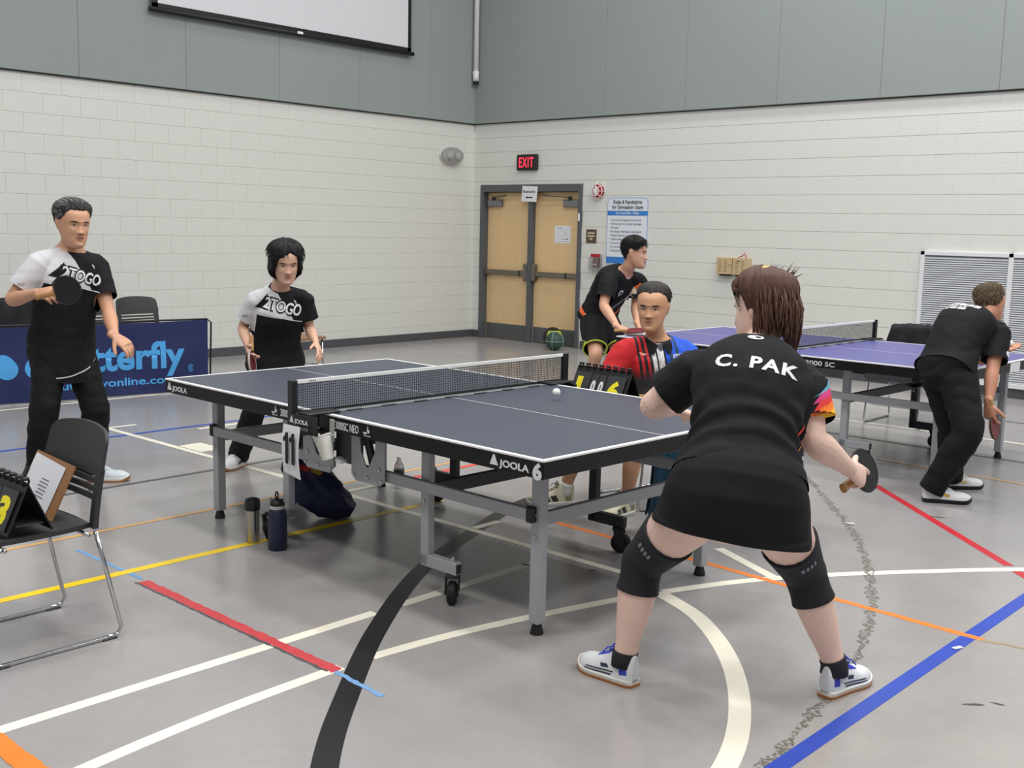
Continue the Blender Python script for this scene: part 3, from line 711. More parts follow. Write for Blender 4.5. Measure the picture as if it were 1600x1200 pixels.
for t, big in ((tab1, True), (tab2, False)):
    lt, rt = near_parts(t)
    fy = -TW - 0.0016
    if big:
        text('lettering', 'JOOLA', 0.05, (1.145, fy, TH - 0.055), X, Z, M_LOGO, rt, bold=0.03, width=0.155, height=0.036)
        MB().prism([(1.095, 0.705), (1.140, 0.705), (1.120, 0.745), (1.112, 0.745)], ((0, fy, 0), X, Z), 0.0006).build('logo_mark', M_LOGO, rt)
        text('lettering', 'JOOLA', 0.05, (-1.295, fy, TH - 0.055), X, Z, M_LOGO, lt, bold=0.03, width=0.15, height=0.036)
        MB().prism([(-1.345, 0.705), (-1.30, 0.705), (-1.32, 0.745), (-1.328, 0.745)], ((0, fy, 0), X, Z), 0.0006).build('logo_mark', M_LOGO, lt)
        text('lettering', '3000SC NEO', 0.04, (0.125, fy, 0.702), X, Z, M_LOGO, rt, bold=0.008, width=0.165, height=0.036)
        ittf(rt, (0.345, fy, 0.70), 0.03)
        ittf(lt, (-0.345, fy, 0.70), 0.03)
        text('lettering', '3000SC NEO', 0.04, (-0.295, fy, 0.702), X, Z, M_LOGO, lt, bold=0.008, width=0.165, height=0.036)
        # round number sticker wrapped on the corner
        text('number_sticker', '6', 0.08, (1.318, fy - 0.0004, 0.688), X, Z, M_LOGO, rt, bold=0.05, width=0.046, height=0.066)
    else:
        text('lettering', '3000 SC', 0.045, (0.30, fy, 0.702), X, Z, M_LOGO, rt, bold=0.01, width=0.22)
        MB().prism([(1.342 + 0.022 * math.cos(a), 0.712 + 0.03 * math.sin(a)) for a in [2 * PI * k / 24 for k in range(24)]], ((0, fy, 0), X, Z), 0.0006).build('number_sticker', M_LOGO, rt)
        MB().bevbox(TL + 0.001, TL + 0.004, 0.1, 0.28, TH - 0.075, TH - 0.01, 0.001).build('paper_tag', M_PAPER, rt)
make_net('black net with white top tape across the charcoal table', (0, 0, TH + 0.0006), TRZ)
make_net('black net with white top tape across the violet table', (-0.009, 3.983, TH + 0.0006), -0.02095)

def T1(p):                                     # table-one coordinates to world
    c, s = math.cos(TRZ), math.sin(TRZ)
    return Vector((c * p[0] - s * p[1], s * p[0] + c * p[1], p[2]))
# numbered paper hung from the net clamp
np_ = thing('court_number_sheet', 'white paper with a bold number 11 hanging below the net clamp', 'paper', T1((0.014, -0.94, 0.026)), TRZ)
me = MB(); NX, NZ = 6, 10
vs = []
for j in range(NZ + 1):
    for i in range(NX + 1):
        u, v = i / NX, j / NZ
        vs.append((-0.025 + u * 0.125 + v * 0.016 * u, -0.012 * math.sin(v * PI) - 0.01 * u * v, 0.70 - v * 0.215 - u * v * 0.014))
me.add(vs, [(j * (NX + 1) + i, j * (NX + 1) + i + 1, (j + 1) * (NX + 1) + i + 1, (j + 1) * (NX + 1) + i) for j in range(NZ) for i in range(NX)])
sh = me.build('sheet', M_PAPER, np_, smooth=True)
for nx_ in (0.004, 0.050):
    MB().prism([(nx_ + 0.016, 0.535), (nx_ + 0.038, 0.532), (nx_ + 0.038, 0.672), (nx_ + 0.020, 0.672), (nx_ + 0.012, 0.655), (nx_, 0.648), (nx_, 0.630), (nx_ + 0.016, 0.632)], ((0, -0.0235, 0), X, Z), 0.0008).build('number', M_INK, np_)
# foam cup clipped to the table edge
cup = thing('foam_cup', 'white foam cup tilted in a clip on the edge of the charcoal table', 'cup', T1((0.165, -0.80, 0.625)), TRZ)
c_ = MB(); n = 28
prof = [(0.001, 0.0), (0.026, 0.0), (0.040, 0.105), (0.0425, 0.106), (0.0425, 0.112), (0.038, 0.111), (0.0245, 0.006), (0.001, 0.006)]
co = c_.lathe(prof, n).build('cup', mat('foam_white', (232, 231, 224), 0.6, var=0.03, bump=0.05), cup); autosmooth(co)
co.rotation_euler = (0.10, -0.30, 0); co.location = (-0.015, -0.02, -0.05)
cl_ = MB().bevbox(-0.066, -0.034, 0.024, 0.03, 0.02, 0.118, 0.002).bevbox(-0.066, -0.034, -0.01, 0.03, 0.045, 0.051, 0.002).build('clip', mat('clip_grey', (176, 178, 172), 0.5, var=0.05), cup)
tis = thing('crumpled_tissue', 'crumpled white tissue on the frame under the foam cup', 'tissue', T1((0.03, -0.66, 0.515)), TRZ)
tm = MB().sphere((0, 0, 0.014), 0.028, 14, 8, (1.3, 0.8, 0.5)).mesh('tissue', True)
for v in tm.vertices: v.co += Vector((noise.noise(v.co * 60), noise.noise(v.co * 60 + X), noise.noise(v.co * 70 + Y))) * 0.008
obj('sheet', tm, M_WHITE, tis)

# ------------------------------------------------------------------ chairs
def make_chair(label, loc, rz, group=None, m=M_CHAIR):
    c = thing('sled_chair', label, 'chair', loc, rz, group)
    for s in (-1, 1):
        x = s * 0.235
        P = [(x * 0.93, -0.16, 0.432), (x * 0.95, -0.20, 0.40), (x, -0.245, 0.035), (x, -0.225, 0.012), (x, -0.18, 0.0085), (x, 0.20, 0.0085), (x, 0.255, 0.012), (x, 0.272, 0.04), (x * 0.98, 0.225, 0.25), (x * 0.95, 0.185, 0.43)]
        MB().tube(P, 0.0085, 10).build('sled_frame', M_CHROME, c, smooth=True)
        for yg in (0.22, -0.19):
            MB().bevbox(x - 0.012, x + 0.012, yg - 0.03, yg + 0.03, 0.0, 0.006, 0.002).build('glide', M_BLACK, c)
    MB().tube([(-0.22, -0.15, 0.42), (0.22, -0.15, 0.42)], 0.008, 8).build('cross_tube', M_CHROME, c, smooth=True)
    MB().tube([(-0.22, 0.16, 0.42), (0.22, 0.16, 0.42)], 0.008, 8).build('cross_tube', M_CHROME, c, smooth=True)
    # seat shell
    nx, ny = 14, 12; vs = []
    def seatz(u, v):
        return 0.452 - 0.018 * (1 - (2 * u - 1) ** 2) * math.sin(PI * min(1, v * 1.1)) - 0.02 * max(0, 0.12 - v) / 0.12
    for k in (0, 1):
        for j in range(ny + 1):
            for i in range(nx + 1):
                u, v = i / nx, j / ny
                hw = 0.225 * (1 - 0.10 * (2 * v - 1) ** 4 - 0.05 * v)
                yy_ = -0.25 + 0.45 * v + 0.02 * (2 * u - 1) ** 2 * (1 if v < 0.5 else -1)
                vs.append(((2 * u - 1) * hw, yy_, seatz(u, v) - (0.018 if k else 0) + (0.006 * (2 * u - 1) ** 4)))
    st = MB(); w1 = nx + 1; off = w1 * (ny + 1)
    fs = [(j * w1 + i, j * w1 + i + 1, (j + 1) * w1 + i + 1, (j + 1) * w1 + i) for j in range(ny) for i in range(nx)]
    fs += [tuple(off + q for q in f[::-1]) for f in fs]
    ring = [i for i in range(w1)] + [j * w1 + nx for j in range(1, ny + 1)] + [ny * w1 + i for i in range(nx - 1, -1, -1)] + [j * w1 for j in range(ny - 1, 0, -1)]
    for a, b in zip(ring, ring[1:] + ring[:1]): fs.append((b, a, off + a, off + b))
    autosmooth(st.add(vs, fs).build('seat', m, c), 50)
    # back: curved panel with slats and two stiles
    def bpt(x, z):
        """point of the curved back surface"""
        t = (z - 0.44) / 0.38
        return Vector((x, 0.185 + 0.005 * math.sin(t * 3) + 0.055 * t * t - 0.32 * x * x * (0.5 + t) + 0.035 * t, z))
    def shell(x0, x1, z0, z1, th=0.014, nx=10, nz=6, taper=0.0, rr=0.0):
        vs = []
        for k in (0, 1):
            for j in range(nz + 1):
                for i in range(nx + 1):
                    u, v = i / nx, j / nz
                    z = z0 + (z1 - z0) * v
                    xa, xb = x0 + taper * v * (1 if x0 < 0 else 0), x1 - taper * v
                    if rr and v > 1 - rr:
                        q = (v - (1 - rr)) / rr; ins = 0.05 * (1 - math.sqrt(max(0, 1 - q * q))); xa += ins; xb -= ins
                    x = xa + (xb - xa) * u
                    if rr: z -= 0.014 * (2 * u - 1) ** 2 * v
                    p = bpt(x, z); vs.append(p + Vector((0, th if k else 0, 0)))
        w1 = nx + 1; off = w1 * (nz + 1)
        fs = [(j * w1 + i, j * w1 + i + 1, (j + 1) * w1 + i + 1, (j + 1) * w1 + i) for j in range(nz) for i in range(nx)]
        fs += [tuple(off + q for q in f[::-1]) for f in fs]
        ring = [i for i in range(w1)] + [j * w1 + nx for j in range(1, nz + 1)] + [nz * w1 + i for i in range(nx - 1, -1, -1)] + [j * w1 for j in range(nz - 1, 0, -1)]
        for a, b in zip(ring, ring[1:] + ring[:1]): fs.append((b, a, off + a, off + b))
        return MB().add(vs, fs)
    back = autosmooth(shell(-0.232, 0.232, 0.655, 0.815, taper=0.012, nx=16, nz=12, rr=0.35).build('backrest', m, c), 50)
    for s in (-1, 1):
        x0, x1 = (-0.226, -0.185) if s < 0 else (0.185, 0.226)
        autosmooth(shell(x0, x1, 0.44, 0.66, nx=3, nz=10, th=0.02).build('back_stile', m, c), 50)
    for k, z in enumerate((0.545, 0.575, 0.605, 0.635)):
        autosmooth(shell(-0.19, 0.19, z, z + 0.019, nx=10, nz=1, th=0.01).build('back_slat', m, back), 50)
    autosmooth(shell(-0.205, 0.205, 0.652, 0.664, nx=10, nz=1, th=0.02).build('back_rib', m, back), 50)
    return c
chair_fg = make_chair('charcoal plastic sled chair in the left foreground carrying a scoreboard', (-0.185, -2.04, 0), 0.0)
chA = make_chair('black slatted chair behind the banner, rightmost of the row by the wall', (-6.35, 1.98, 0), PI / 2, 'chairs in a row behind the banner')
chB = copy_tree(chA); chB.location = (-6.37, 1.465, 0); chB['label'] = 'black slatted chair behind the banner, partly hidden by the man holding a bat up'
chC = copy_tree(chA); chC.location = (-6.35, 0.72, 0); chC['label'] = 'black chair at the left picture edge with a dark jacket on its back'
chT = copy_tree(chA); chT.location = (0.06, 5.43, 0); chT.rotation_euler = (0, 0, 0); chT['label'] = 'chair with a black jacket on its back beyond the violet table'; del chT['group']
chU = copy_tree(chA); chU.location = (0.14, 1.56, 0); chU.rotation_euler = (0, 0, -0.27); chU['label'] = 'black sled chair under the seated umpire in the red and blue shirt'; del chU['group']
chJ = copy_tree(chA); chJ.location = (1.00, 1.25, 0); chJ.rotation_euler = (0, 0, 0.12); chJ['label'] = 'chair with a teal jacket over it beside the far side of the charcoal table'; del chJ['group']
# a small wooden stool-table behind the woman at the far end
stl = thing('side_table', 'small wooden-topped side table with chrome legs behind the standing woman', 'side table', (-5.0, 2.80, 0), 0.1)
MB().bevbox(-0.2, 0.2, -0.22, 0.22, 0.46, 0.49, 0.006).build('top', mat('stool_wood', (142, 108, 82), 0.5, var=0.1, vscale=6, stretch=(1, 8, 1)), stl)
for a, b in ((-1, -1), (1, -1), (1, 1), (-1, 1)):
    MB().tube([(a * 0.17, b * 0.19, 0.46), (a * 0.18, b * 0.2, 0.0)], 0.011, 8).build('leg', M_CHROME, stl, smooth=True)
MB().tube([(-0.18, 0.196, 0.2), (0.18, 0.196, 0.2)], 0.008, 8).build('stretcher', M_CHROME, stl, smooth=True)

# cloth draped over a chair back: sheet following an inverted U, with folds
def drape(name, label, cat, loc, rz, m, width, z_top, front_z, back_z, y0, thick=0.07, flare=0.12, amp=0.012, seed=1, bulge=0.0):
    t = thing(name, label, cat, loc, rz)
    nx, nz = 28, 36; vs = []
    path = []
    lf, lb = z_top - front_z, z_top - back_z
    tot = lf + lb + PI * thick / 2
    for j in range(nz + 1):
        s = j / nz * tot
        if s < lf: y, z = -thick / 2, front_z + s
        elif s < lf + PI * thick / 2:
            a = (s - lf) / (thick / 2); y, z = -math.cos(a) * thick / 2, z_top + math.sin(a) * thick / 2
        else: y, z = thick / 2, z_top - (s - lf - PI * thick / 2)
        path.append((y, z))
    for j, (y, z) in enumerate(path):
        d = max(0, z_top - z)
        for i in range(nx + 1):
            u = 2 * i / nx - 1
            fold = math.sin(u * 9 + seed) * amp * min(1, d * 4) + noise.noise(Vector((u * 3, z * 5, seed))) * amp * 1.5
            sg = -1 if y < 0 else 1
            vs.append((u * (width / 2 + flare * d) + noise.noise(Vector((z * 6, seed, 0))) * 0.01, y0 + y + sg * (0.05 * d + bulge * d + fold), z + 0.008 * noise.noise(Vector((u * 6, y * 9, seed + 3))) - 0.02 * u * u))
    w1 = nx + 1
    o = MB().add(vs, [(j * w1 + i, j * w1 + i + 1, (j + 1) * w1 + i + 1, (j + 1) * w1 + i) for j in range(nz) for i in range(nx)]).build('cloth', m, t, smooth=True)
    md = o.modifiers.new('thickness', 'SOLIDIFY'); md.thickness = 0.006
    return t
M_JKT = mat('black_jacket', (24, 25, 30), 0.75, var=0.15, vscale=20)
jk = drape('jacket', 'black jacket draped over the back of the chair beyond the violet table', 'jacket', (0.06, 5.43, 0), 0, M_JKT, 0.50, 0.80, 0.44, 0.42, 0.26, 0.09, 0.30)
MB().tube([(-0.12, 0.19, 0.46), (-0.13, 0.18, 0.38), (-0.10, 0.18, 0.33)], [0.035, 0.04, 0.03], 10).build('sleeve', M_JKT, jk, smooth=True)
jl = drape('jacket', 'dark jacket hung on the chair at the left picture edge', 'jacket', (-6.35, 0.72, 0), PI / 2, M_JKT, 0.46, 0.805, 0.45, 0.4, 0.255, 0.08, 0.18, seed=4)
M_TEAL = mat('teal_fleece', (16, 62, 84), 0.8, var=0.2, vscale=10, bump=0.2, bscale=120)
jt = drape('jacket', 'teal jacket hanging from a chair beside the umpire, behind the near woman', 'jacket', (0.69, 1.06, 0), 0.75, M_TEAL, 0.22, 0.56, 0.03, 0.10, 0.0, 0.07, 0.10, amp=0.03, seed=2, bulge=0.05)
tw = drape('towel', 'white towel folded over the teal jacket below the table edge', 'towel', (0.80, 1.12, 0), 0.75, M_WHITE, 0.22, 0.58, 0.50, 0.44, 0.0, 0.10, 0.1, seed=6)

# ------------------------------------------------------------------ flip scoreboards
def scoreboard(label, loc, rz, digits, rx=0.0):
    t = thing('flip_scoreboard', label, 'scoreboard', loc, rz)
    t.rotation_euler = (rx, 0, rz)
    hw, d, h = 0.20, 0.085, 0.185
    nrm = Vector((0, -h, d)).normalized(); up = Vector((0, d, h)).normalized()
    for s in (-1, 1):
        MB().prism([(-hw, 0), (hw, 0), (hw, math.hypot(d, h)), (-hw, math.hypot(d, h))], (Vector((0, s * d, 0.002)), X * 1, Vector((0, -s * d, h)).normalized()), -0.005 * s * -1).build('panel', M_BLACK, t)
    MB().bevbox(-hw, hw, -0.05, 0.05, 0.03, 0.034, 0.001).build('stay', M_DSTEEL, t)
    # cards and rings
    x = -0.185
    for k, (ch, w_, m_) in enumerate(digits):
        o_ = Vector((x, -d, 0.002)) + nrm * 0.006
        card = MB().prism([(0, 0.012), (w_, 0.012), (w_, 0.165 if w_ > 0.06 else 0.16), (0, 0.165 if w_ > 0.06 else 0.16)], (o_, X, up), 0.003).build('score_card', mat('score_card_grey', (52, 53, 56), 0.5, var=0.06), t)
        text('digit', ch, 0.1, o_ + X * (w_ * 0.18) + up * (0.03 if w_ > 0.06 else 0.055) + nrm * 0.0036, X, up, m_, card, bold=0.05, width=w_ * (0.34 if ch == '1' else 0.62), height=0.115 if w_ > 0.06 else 0.075)
        x += w_ + 0.006
    for k in range(8):
        cx_ = -0.175 + k * 0.05
        MB().tube([(cx_, 0.014 * math.cos(a), h + 0.002 + 0.013 * math.sin(a)) for a in [2 * PI * q / 14 for q in range(14)]], 0.0045, 6, closed=True).build('ring', M_BLACK, t, smooth=True)
        MB().bevbox(cx_ - 0.012, cx_ + 0.012, -0.012, 0.012, h + 0.008, h + 0.02, 0.003).build('ring_clip', M_BLACK, t)
    return t
scoreboard('black flip scoreboard on the chair in the left foreground showing a yellow 3', (-0.195, -2.085, 0.4595), 0.0, [('1', 0.115, M_YEL), ('0', 0.05, M_LOGO), ('0', 0.05, M_LOGO), ('3', 0.13, M_YEL)])
scoreboard('black flip scoreboard in front of the seated umpire reading 1 0 0 6', (0.19, 1.055, 0.648), -0.06, [('1', 0.115, M_YEL), ('0', 0.05, M_LOGO), ('0', 0.05, M_LOGO), ('6', 0.13, M_YEL)])
# clipboard leaning on the chair back
cb = thing('clipboard', 'brown clipboard with white score sheet leaning on the foreground chair back', 'clipboard', (-0.30, -1.935, 0.455))
cv_ = Vector((0.02, 0.09, 0.20)).normalized(); cu_ = Vector((1, 0, -0.06)).normalized()
MB().prism([(-0.16, 0), (0.16, 0), (0.16, 0.225), (-0.16, 0.225)], ((0, 0, 0), cu_, cv_), 0.004).build('board', mat('hardboard', (150, 108, 72), 0.6, var=0.1, vscale=30), cb)
MB().prism([(-0.155, 0.02), (0.10, 0.012), (0.105, 0.205), (-0.15, 0.215)], (Vector((0, -0.006, 0.003)), cu_, cv_), 0.0015).build('score_sheet', M_PAPER, cb)
pr_ = MB()
for k in range(6): pr_.prism([(-0.03 - 0.01 * (k % 3), 0.13 - k * 0.014), (0.03 + 0.008 * (k % 2), 0.13 - k * 0.014), (0.03, 0.134 - k * 0.014), (-0.03, 0.134 - k * 0.014)], (Vector((0, -0.0078, 0.004)), cu_, cv_), 0.0006)
pr_.build('handwriting', M_GINK, cb)
MB().prism([(-0.17, 0.08), (-0.15, 0.08), (-0.15, 0.15), (-0.17, 0.15)], (Vector((0, -0.006, 0.002)), cu_, cv_), 0.012).build('clip', M_BLACK, cb)

# ------------------------------------------------------------------ banner barrier
bn = thing('banner_barrier', 'navy fabric banner barrier with pale blue lettering on the floor at left', 'barrier', (-5.38, 0.85, 0), 0)
ba, bb = Vector((-5.62, -0.42, 0)), Vector((-5.225, 1.975, 0))
bt = (bb - ba).normalized(); bno = Vector((bt.y, -bt.x, 0)); blen = (bb - ba).length
bn.location = ba
BH = 0.675
M_NAVY = mat('banner_navy', (24, 34, 84), 0.65, var=0.12, vscale=6)
nx, nz = 80, 24; vs = []
def bwave(u, z):
    return 0.010 * math.sin(u * 7) + 0.008 * math.sin(u * 17 + 4 * z) * (1 - z / BH) + 0.016 * noise.noise(Vector((u * 2.2, z * 3.5, 3)))
for j in range(nz + 1):
    for i in range(nx + 1):
        u = i / nx * (blen - 0.02); z = 0.012 + (BH - 0.012) * j / nz
        sag = -0.012 * math.sin(PI * i / nx) * j / nz
        vs.append(bt * u + bno * bwave(u, z) + Z * (z + sag))
w1 = nx + 1
clo = MB().add(vs, [(j * w1 + i, j * w1 + i + 1, (j + 1) * w1 + i + 1, (j + 1) * w1 + i) for j in range(nz) for i in range(nx)]).build('banner_cloth', M_NAVY, bn, smooth=True)
fr2 = MB()
e1 = blen + 0.035
for a_, b_ in (((e1 - 0.03, BH + 0.005), (e1, 0.0)), ((-0.005, BH + 0.005), (-0.035, 0.0))):
    pass
post = [bt * (-0.03) + Z * 0.0, bt * (-0.03) + Z * (BH - 0.03), bt * 0.0 + Z * (BH + 0.004), bt * 0.3 + Z * (BH + 0.005), bt * (blen - 0.02) + Z * (BH + 0.005), bt * (blen + 0.02) + Z * (BH - 0.03), bt * (blen + 0.0) + Z * 0.0]
MB().tube([p - bno * 0.02 for p in post], 0.009, 8).build('wire_frame', M_BLACK, bn, smooth=True)
for q in (-0.03, blen):
    MB().tube([bt * q - bno * 0.22 + Z * 0.009, bt * q + bno * 0.06 + Z * 0.009], 0.009, 8).build('foot', M_BLACK, bn, smooth=True)
M_SKY = mat('banner_sky_blue', (74, 160, 224), 0.6, var=0.05)
def on_banner(o):
    """wrap flat artwork given in (u, 0, z) onto the waving cloth"""
    me = o.data
    bm = bmesh.new(); bm.from_mesh(me)
    bmesh.ops.triangulate(bm, faces=bm.faces[:])
    for _ in range(4):
        le = [e for e in bm.edges if e.calc_length() > 0.05]
        if not le: break
        bmesh.ops.subdivide_edges(bm, edges=le, cuts=1); bmesh.ops.triangulate(bm, faces=[f for f in bm.faces if len(f.verts) > 3])
    for v in bm.verts:
        u, z = v.co.x, v.co.z
        sag = -0.012 * math.sin(PI * u / blen) * z / BH
        v.co = bt * u + bno * (bwave(u, z) + 0.003) + Z * (z + sag)
    bm.to_mesh(me); bm.free(); return o
U0 = 0.76
on_banner(text('wordmark', 'Butterfly', 0.34, (0.97, 0, 0.255), X, Z, M_SKY, bn, bold=0.03, extrude=0, width=1.20))
on_banner(text('web_address', 'butterflyonline.com', 0.10, (0.985, 0, 0.105), X, Z, M_SKY, bn, bold=0.02, extrude=0, width=1.09))
on_banner(text('registered_mark', '\u00ae', 0.10, (2.205, 0, 0.195), X, Z, M_SKY, bn, extrude=0, width=0.05))
def wing(cx_, cz_, sx, rot, s=1.0):
    pts = []
    for k in range(28):
        a = 2 * PI * k / 28
        r_ = 0.105 * s * (1 + 0.55 * max(0, math.cos(a - 1.1)) ** 3)
        pts.append((r_ * math.cos(a), r_ * math.sin(a) * 1.0))
    c, s_ = math.cos(rot), math.sin(rot)
    return [(cx_ + sx * (c * x - s_ * z), cz_ + (s_ * x + c * z)) for x, z in pts]
for cx_, cz_, sx, rot, s_ in ((0.64, 0.31, -1, 0.0, 0.85), (0.87, 0.31, 1, 0.0, 0.85), (0.60, 0.50, -1, -0.3, 1.0), (0.92, 0.50, 1, -0.3, 1.0)):
    if cz_ < 0.4:
        on_banner(MB().add([(x, 0, z) for x, z in wing(cx_ - 0.02, cz_, sx, rot, s_)], [tuple(range(28))]).build('wing_emblem', M_SKY, bn))

# ------------------------------------------------------------------ small things on the floor
tu = thing('steel_tumbler', 'steel tumbler with black lid standing on the yellow line', 'tumbler', (-0.675, -0.672, 0))
autosmooth(MB().lathe([(0.030, 0.0), (0.032, 0.004), (0.033, 0.10), (0.035, 0.172)], 28).build('cup_body', mat('brushed_steel', (178, 176, 170), 0.28, 1.0, var=0.05, vscale=30, stretch=(1, 1, 0.05)), tu))
autosmooth(MB().lathe([(0.035, 0.168), (0.037, 0.172), (0.039, 0.185), (0.038, 0.212), (0.034, 0.224), (0.02, 0.23), (0.001, 0.231)], 28).build('lid', M_BLACK, tu))
wb = thing('water_bottle', 'navy insulated bottle with carry loop standing beside the steel tumbler', 'bottle', (-0.495, -0.650, 0))
autosmooth(MB().lathe([(0.044, 0.0), (0.047, 0.006), (0.047, 0.17), (0.045, 0.19), (0.035, 0.205), (0.034, 0.208)], 32).build('bottle_body', mat('navy_powder_coat', (28, 36, 66), 0.42, var=0.06, bump=0.05, bscale=400), wb))
autosmooth(MB().lathe([(0.036, 0.206), (0.037, 0.210), (0.037, 0.22), (0.035, 0.224)], 28).build('neck_ring', mat('ring_grey', (188, 190, 190), 0.4, var=0.04), wb))
lid = autosmooth(MB().lathe([(0.036, 0.223), (0.036, 0.235), (0.026, 0.25), (0.014, 0.254), (0.001, 0.254)], 28).build('cap', M_BLACK, wb))
MB().tube([(-0.010, 0.0, 0.245), (-0.014, 0, 0.275), (-0.008, 0, 0.288), (0.0, 0, 0.29), (0.006, 0, 0.278), (0.002, 0, 0.25)], 0.004, 8).build('carry_loop', M_BLACK, lid, smooth=True)
MB().tube([(-0.03, -0.03, 0.185), (-0.055, -0.05, 0.17), (-0.05, -0.045, 0.13), (-0.052, -0.047, 0.10), (-0.034, -0.035, 0.05)], 0.006, 8).build('side_strap', M_BLACK, wb, smooth=True)
pb = thing('plastic_bottle', 'clear plastic water bottle with dark label standing behind the charcoal table', 'bottle', (-1.07, 0.66, 0))
autosmooth(MB().lathe([(0.028, 0.0), (0.031, 0.008), (0.030, 0.05), (0.032, 0.06), (0.032, 0.12), (0.028, 0.14), (0.013, 0.168), (0.012, 0.178)], 24).build('bottle_body', mat('pet_plastic', (225, 232, 236), 0.1, trans=0.85, spec=0.5), pb))
MB().lathe([(0.0325, 0.075), (0.0328, 0.077), (0.0328, 0.112), (0.0325, 0.114)], 24).build('label_wrap', mat('bottle_label', (44, 44, 56), 0.5, var=0.15, vscale=40), pb)
autosmooth(MB().lathe([(0.0135, 0.176), (0.0135, 0.192), (0.001, 0.193)], 18).build('cap', M_WHITE, pb))
# sports bag
bg_ = thing('drawstring_bag', 'navy sports bag with red and yellow emblem under the charcoal table', 'bag', (-0.83, -0.11, 0))
bm = MB().sphere((0, 0, 0), 1.0, 56, 40).mesh('bag', True)
for v in bm.vertices:
    c = v.co.copy(); z = (c.z + 1) / 2                     # 0 at the floor, 1 at the gathered neck
    s_ = math.sqrt(max(0, 1 - (2 * z - 1) ** 2))
    a = math.atan2(c.y, c.x)
    w_ = (0.165 * (1 - z) ** 0.35 * (0.55 + 0.45 * min(1, z / 0.25)) + 0.055 * z) * min(1, s_ * 2.2)
    w_ *= 1 + 0.10 * math.sin(3 * a + 1) + 0.05 * math.sin(7 * a + 5 * z)
    # slumps toward the far right, its neck leaning back to the left
    lean = 0.07 * (1 - z) - 0.10 * z
    p = Vector((math.cos(a) * w_ * 0.9, math.sin(a) * w_, 0.0)) + Vector((0.737, 0.676, 0)) * lean
    p.z = 0.001 + 0.335 * z - 0.05 * z * math.cos(a - 0.7)
    n_ = noise.fractal(Vector((p.x * 9, p.y * 9, p.z * 9)), 1.0, 2.0, 4); n2_ = abs(noise.noise(Vector((p.x * 14, p.y * 14, p.z * 6 + 3))))
    p += Vector((math.cos(a), math.sin(a), 0.2)) * (0.018 * n_ - 0.022 * n2_)
    p.z = max(0.001, p.z)
    v.co = p
bo = obj('bag_body', bm, mat('bag_navy', (26, 34, 74), 0.6, var=0.2, vscale=9), bg_)
bvh_bag = BVHTree.FromObject(bo, bpy.context.evaluated_depsgraph_get())
def simple_decal(name, pts, o, u, v, bvh, m, parent, off=0.004):
    """polygon projected on a surface along -normal"""
    u = Vector(u).normalized(); v = Vector(v).normalized(); n = u.cross(v).normalized()
    b = bmesh.new()
    b.faces.new([b.verts.new(Vector(o) + u * p + v * q) for p, q in pts])
    bmesh.ops.triangulate(b, faces=b.faces[:])
    for _ in range(5):
        le = [e for e in b.edges if e.calc_length() > 0.012]
        if not le: break
        bmesh.ops.subdivide_edges(b, edges=le, cuts=1); bmesh.ops.triangulate(b, faces=[f for f in b.faces if len(f.verts) > 3])
    for q in b.verts:
        h = bvh.ray_cast(q.co + n * 0.3, -n)
        if h[0] is not None: q.co = h[0] + n * off
    me = bpy.data.meshes.new(name); b.to_mesh(me); b.free()
    for p in me.polygons: p.use_smooth = True
    return obj(name, me, m, parent)
BU, BV = Vector((0.74, 0.67, 0)), Vector((-0.35, 0.38, 0.86))
def circ(r, n=16, sx=1, sy=1, cx=0, cy=0): return [(cx + r * sx * math.cos(2 * PI * k / n), cy + r * sy * math.sin(2 * PI * k / n)) for k in range(n)]
BO_ = Vector((0.0, -0.08, 0.26))
simple_decal('emblem_ring', circ(0.06, 20, 1.3, 0.8), BO_, BU, BV, bvh_bag, mat('bag_print_dark', (60, 34, 74), 0.6, var=0.1), bg_, 0.004)
simple_decal('emblem', circ(0.022, 10, 1.3, 1.0, 0.035, 0.0), BO_, BU, BV, bvh_bag, mat('bag_print_gold', (208, 160, 50), 0.6, var=0.15, vscale=80), bg_, 0.006)
simple_decal('emblem', circ(0.03, 12, 1.4, 0.6, -0.03, 0.005), BO_, BU, BV, bvh_bag, mat('bag_print_red', (196, 50, 50), 0.6, var=0.15, vscale=80), bg_, 0.006)
MB().prism([(-0.05, 0.0), (0.05, 0.0), (0.06, 0.13)], (Vector((-0.14, -0.14, 0.07)), BU, BV), 0.01).build('bag_flap', mat('royal_blue', (40, 70, 190), 0.6, var=0.06), bg_)
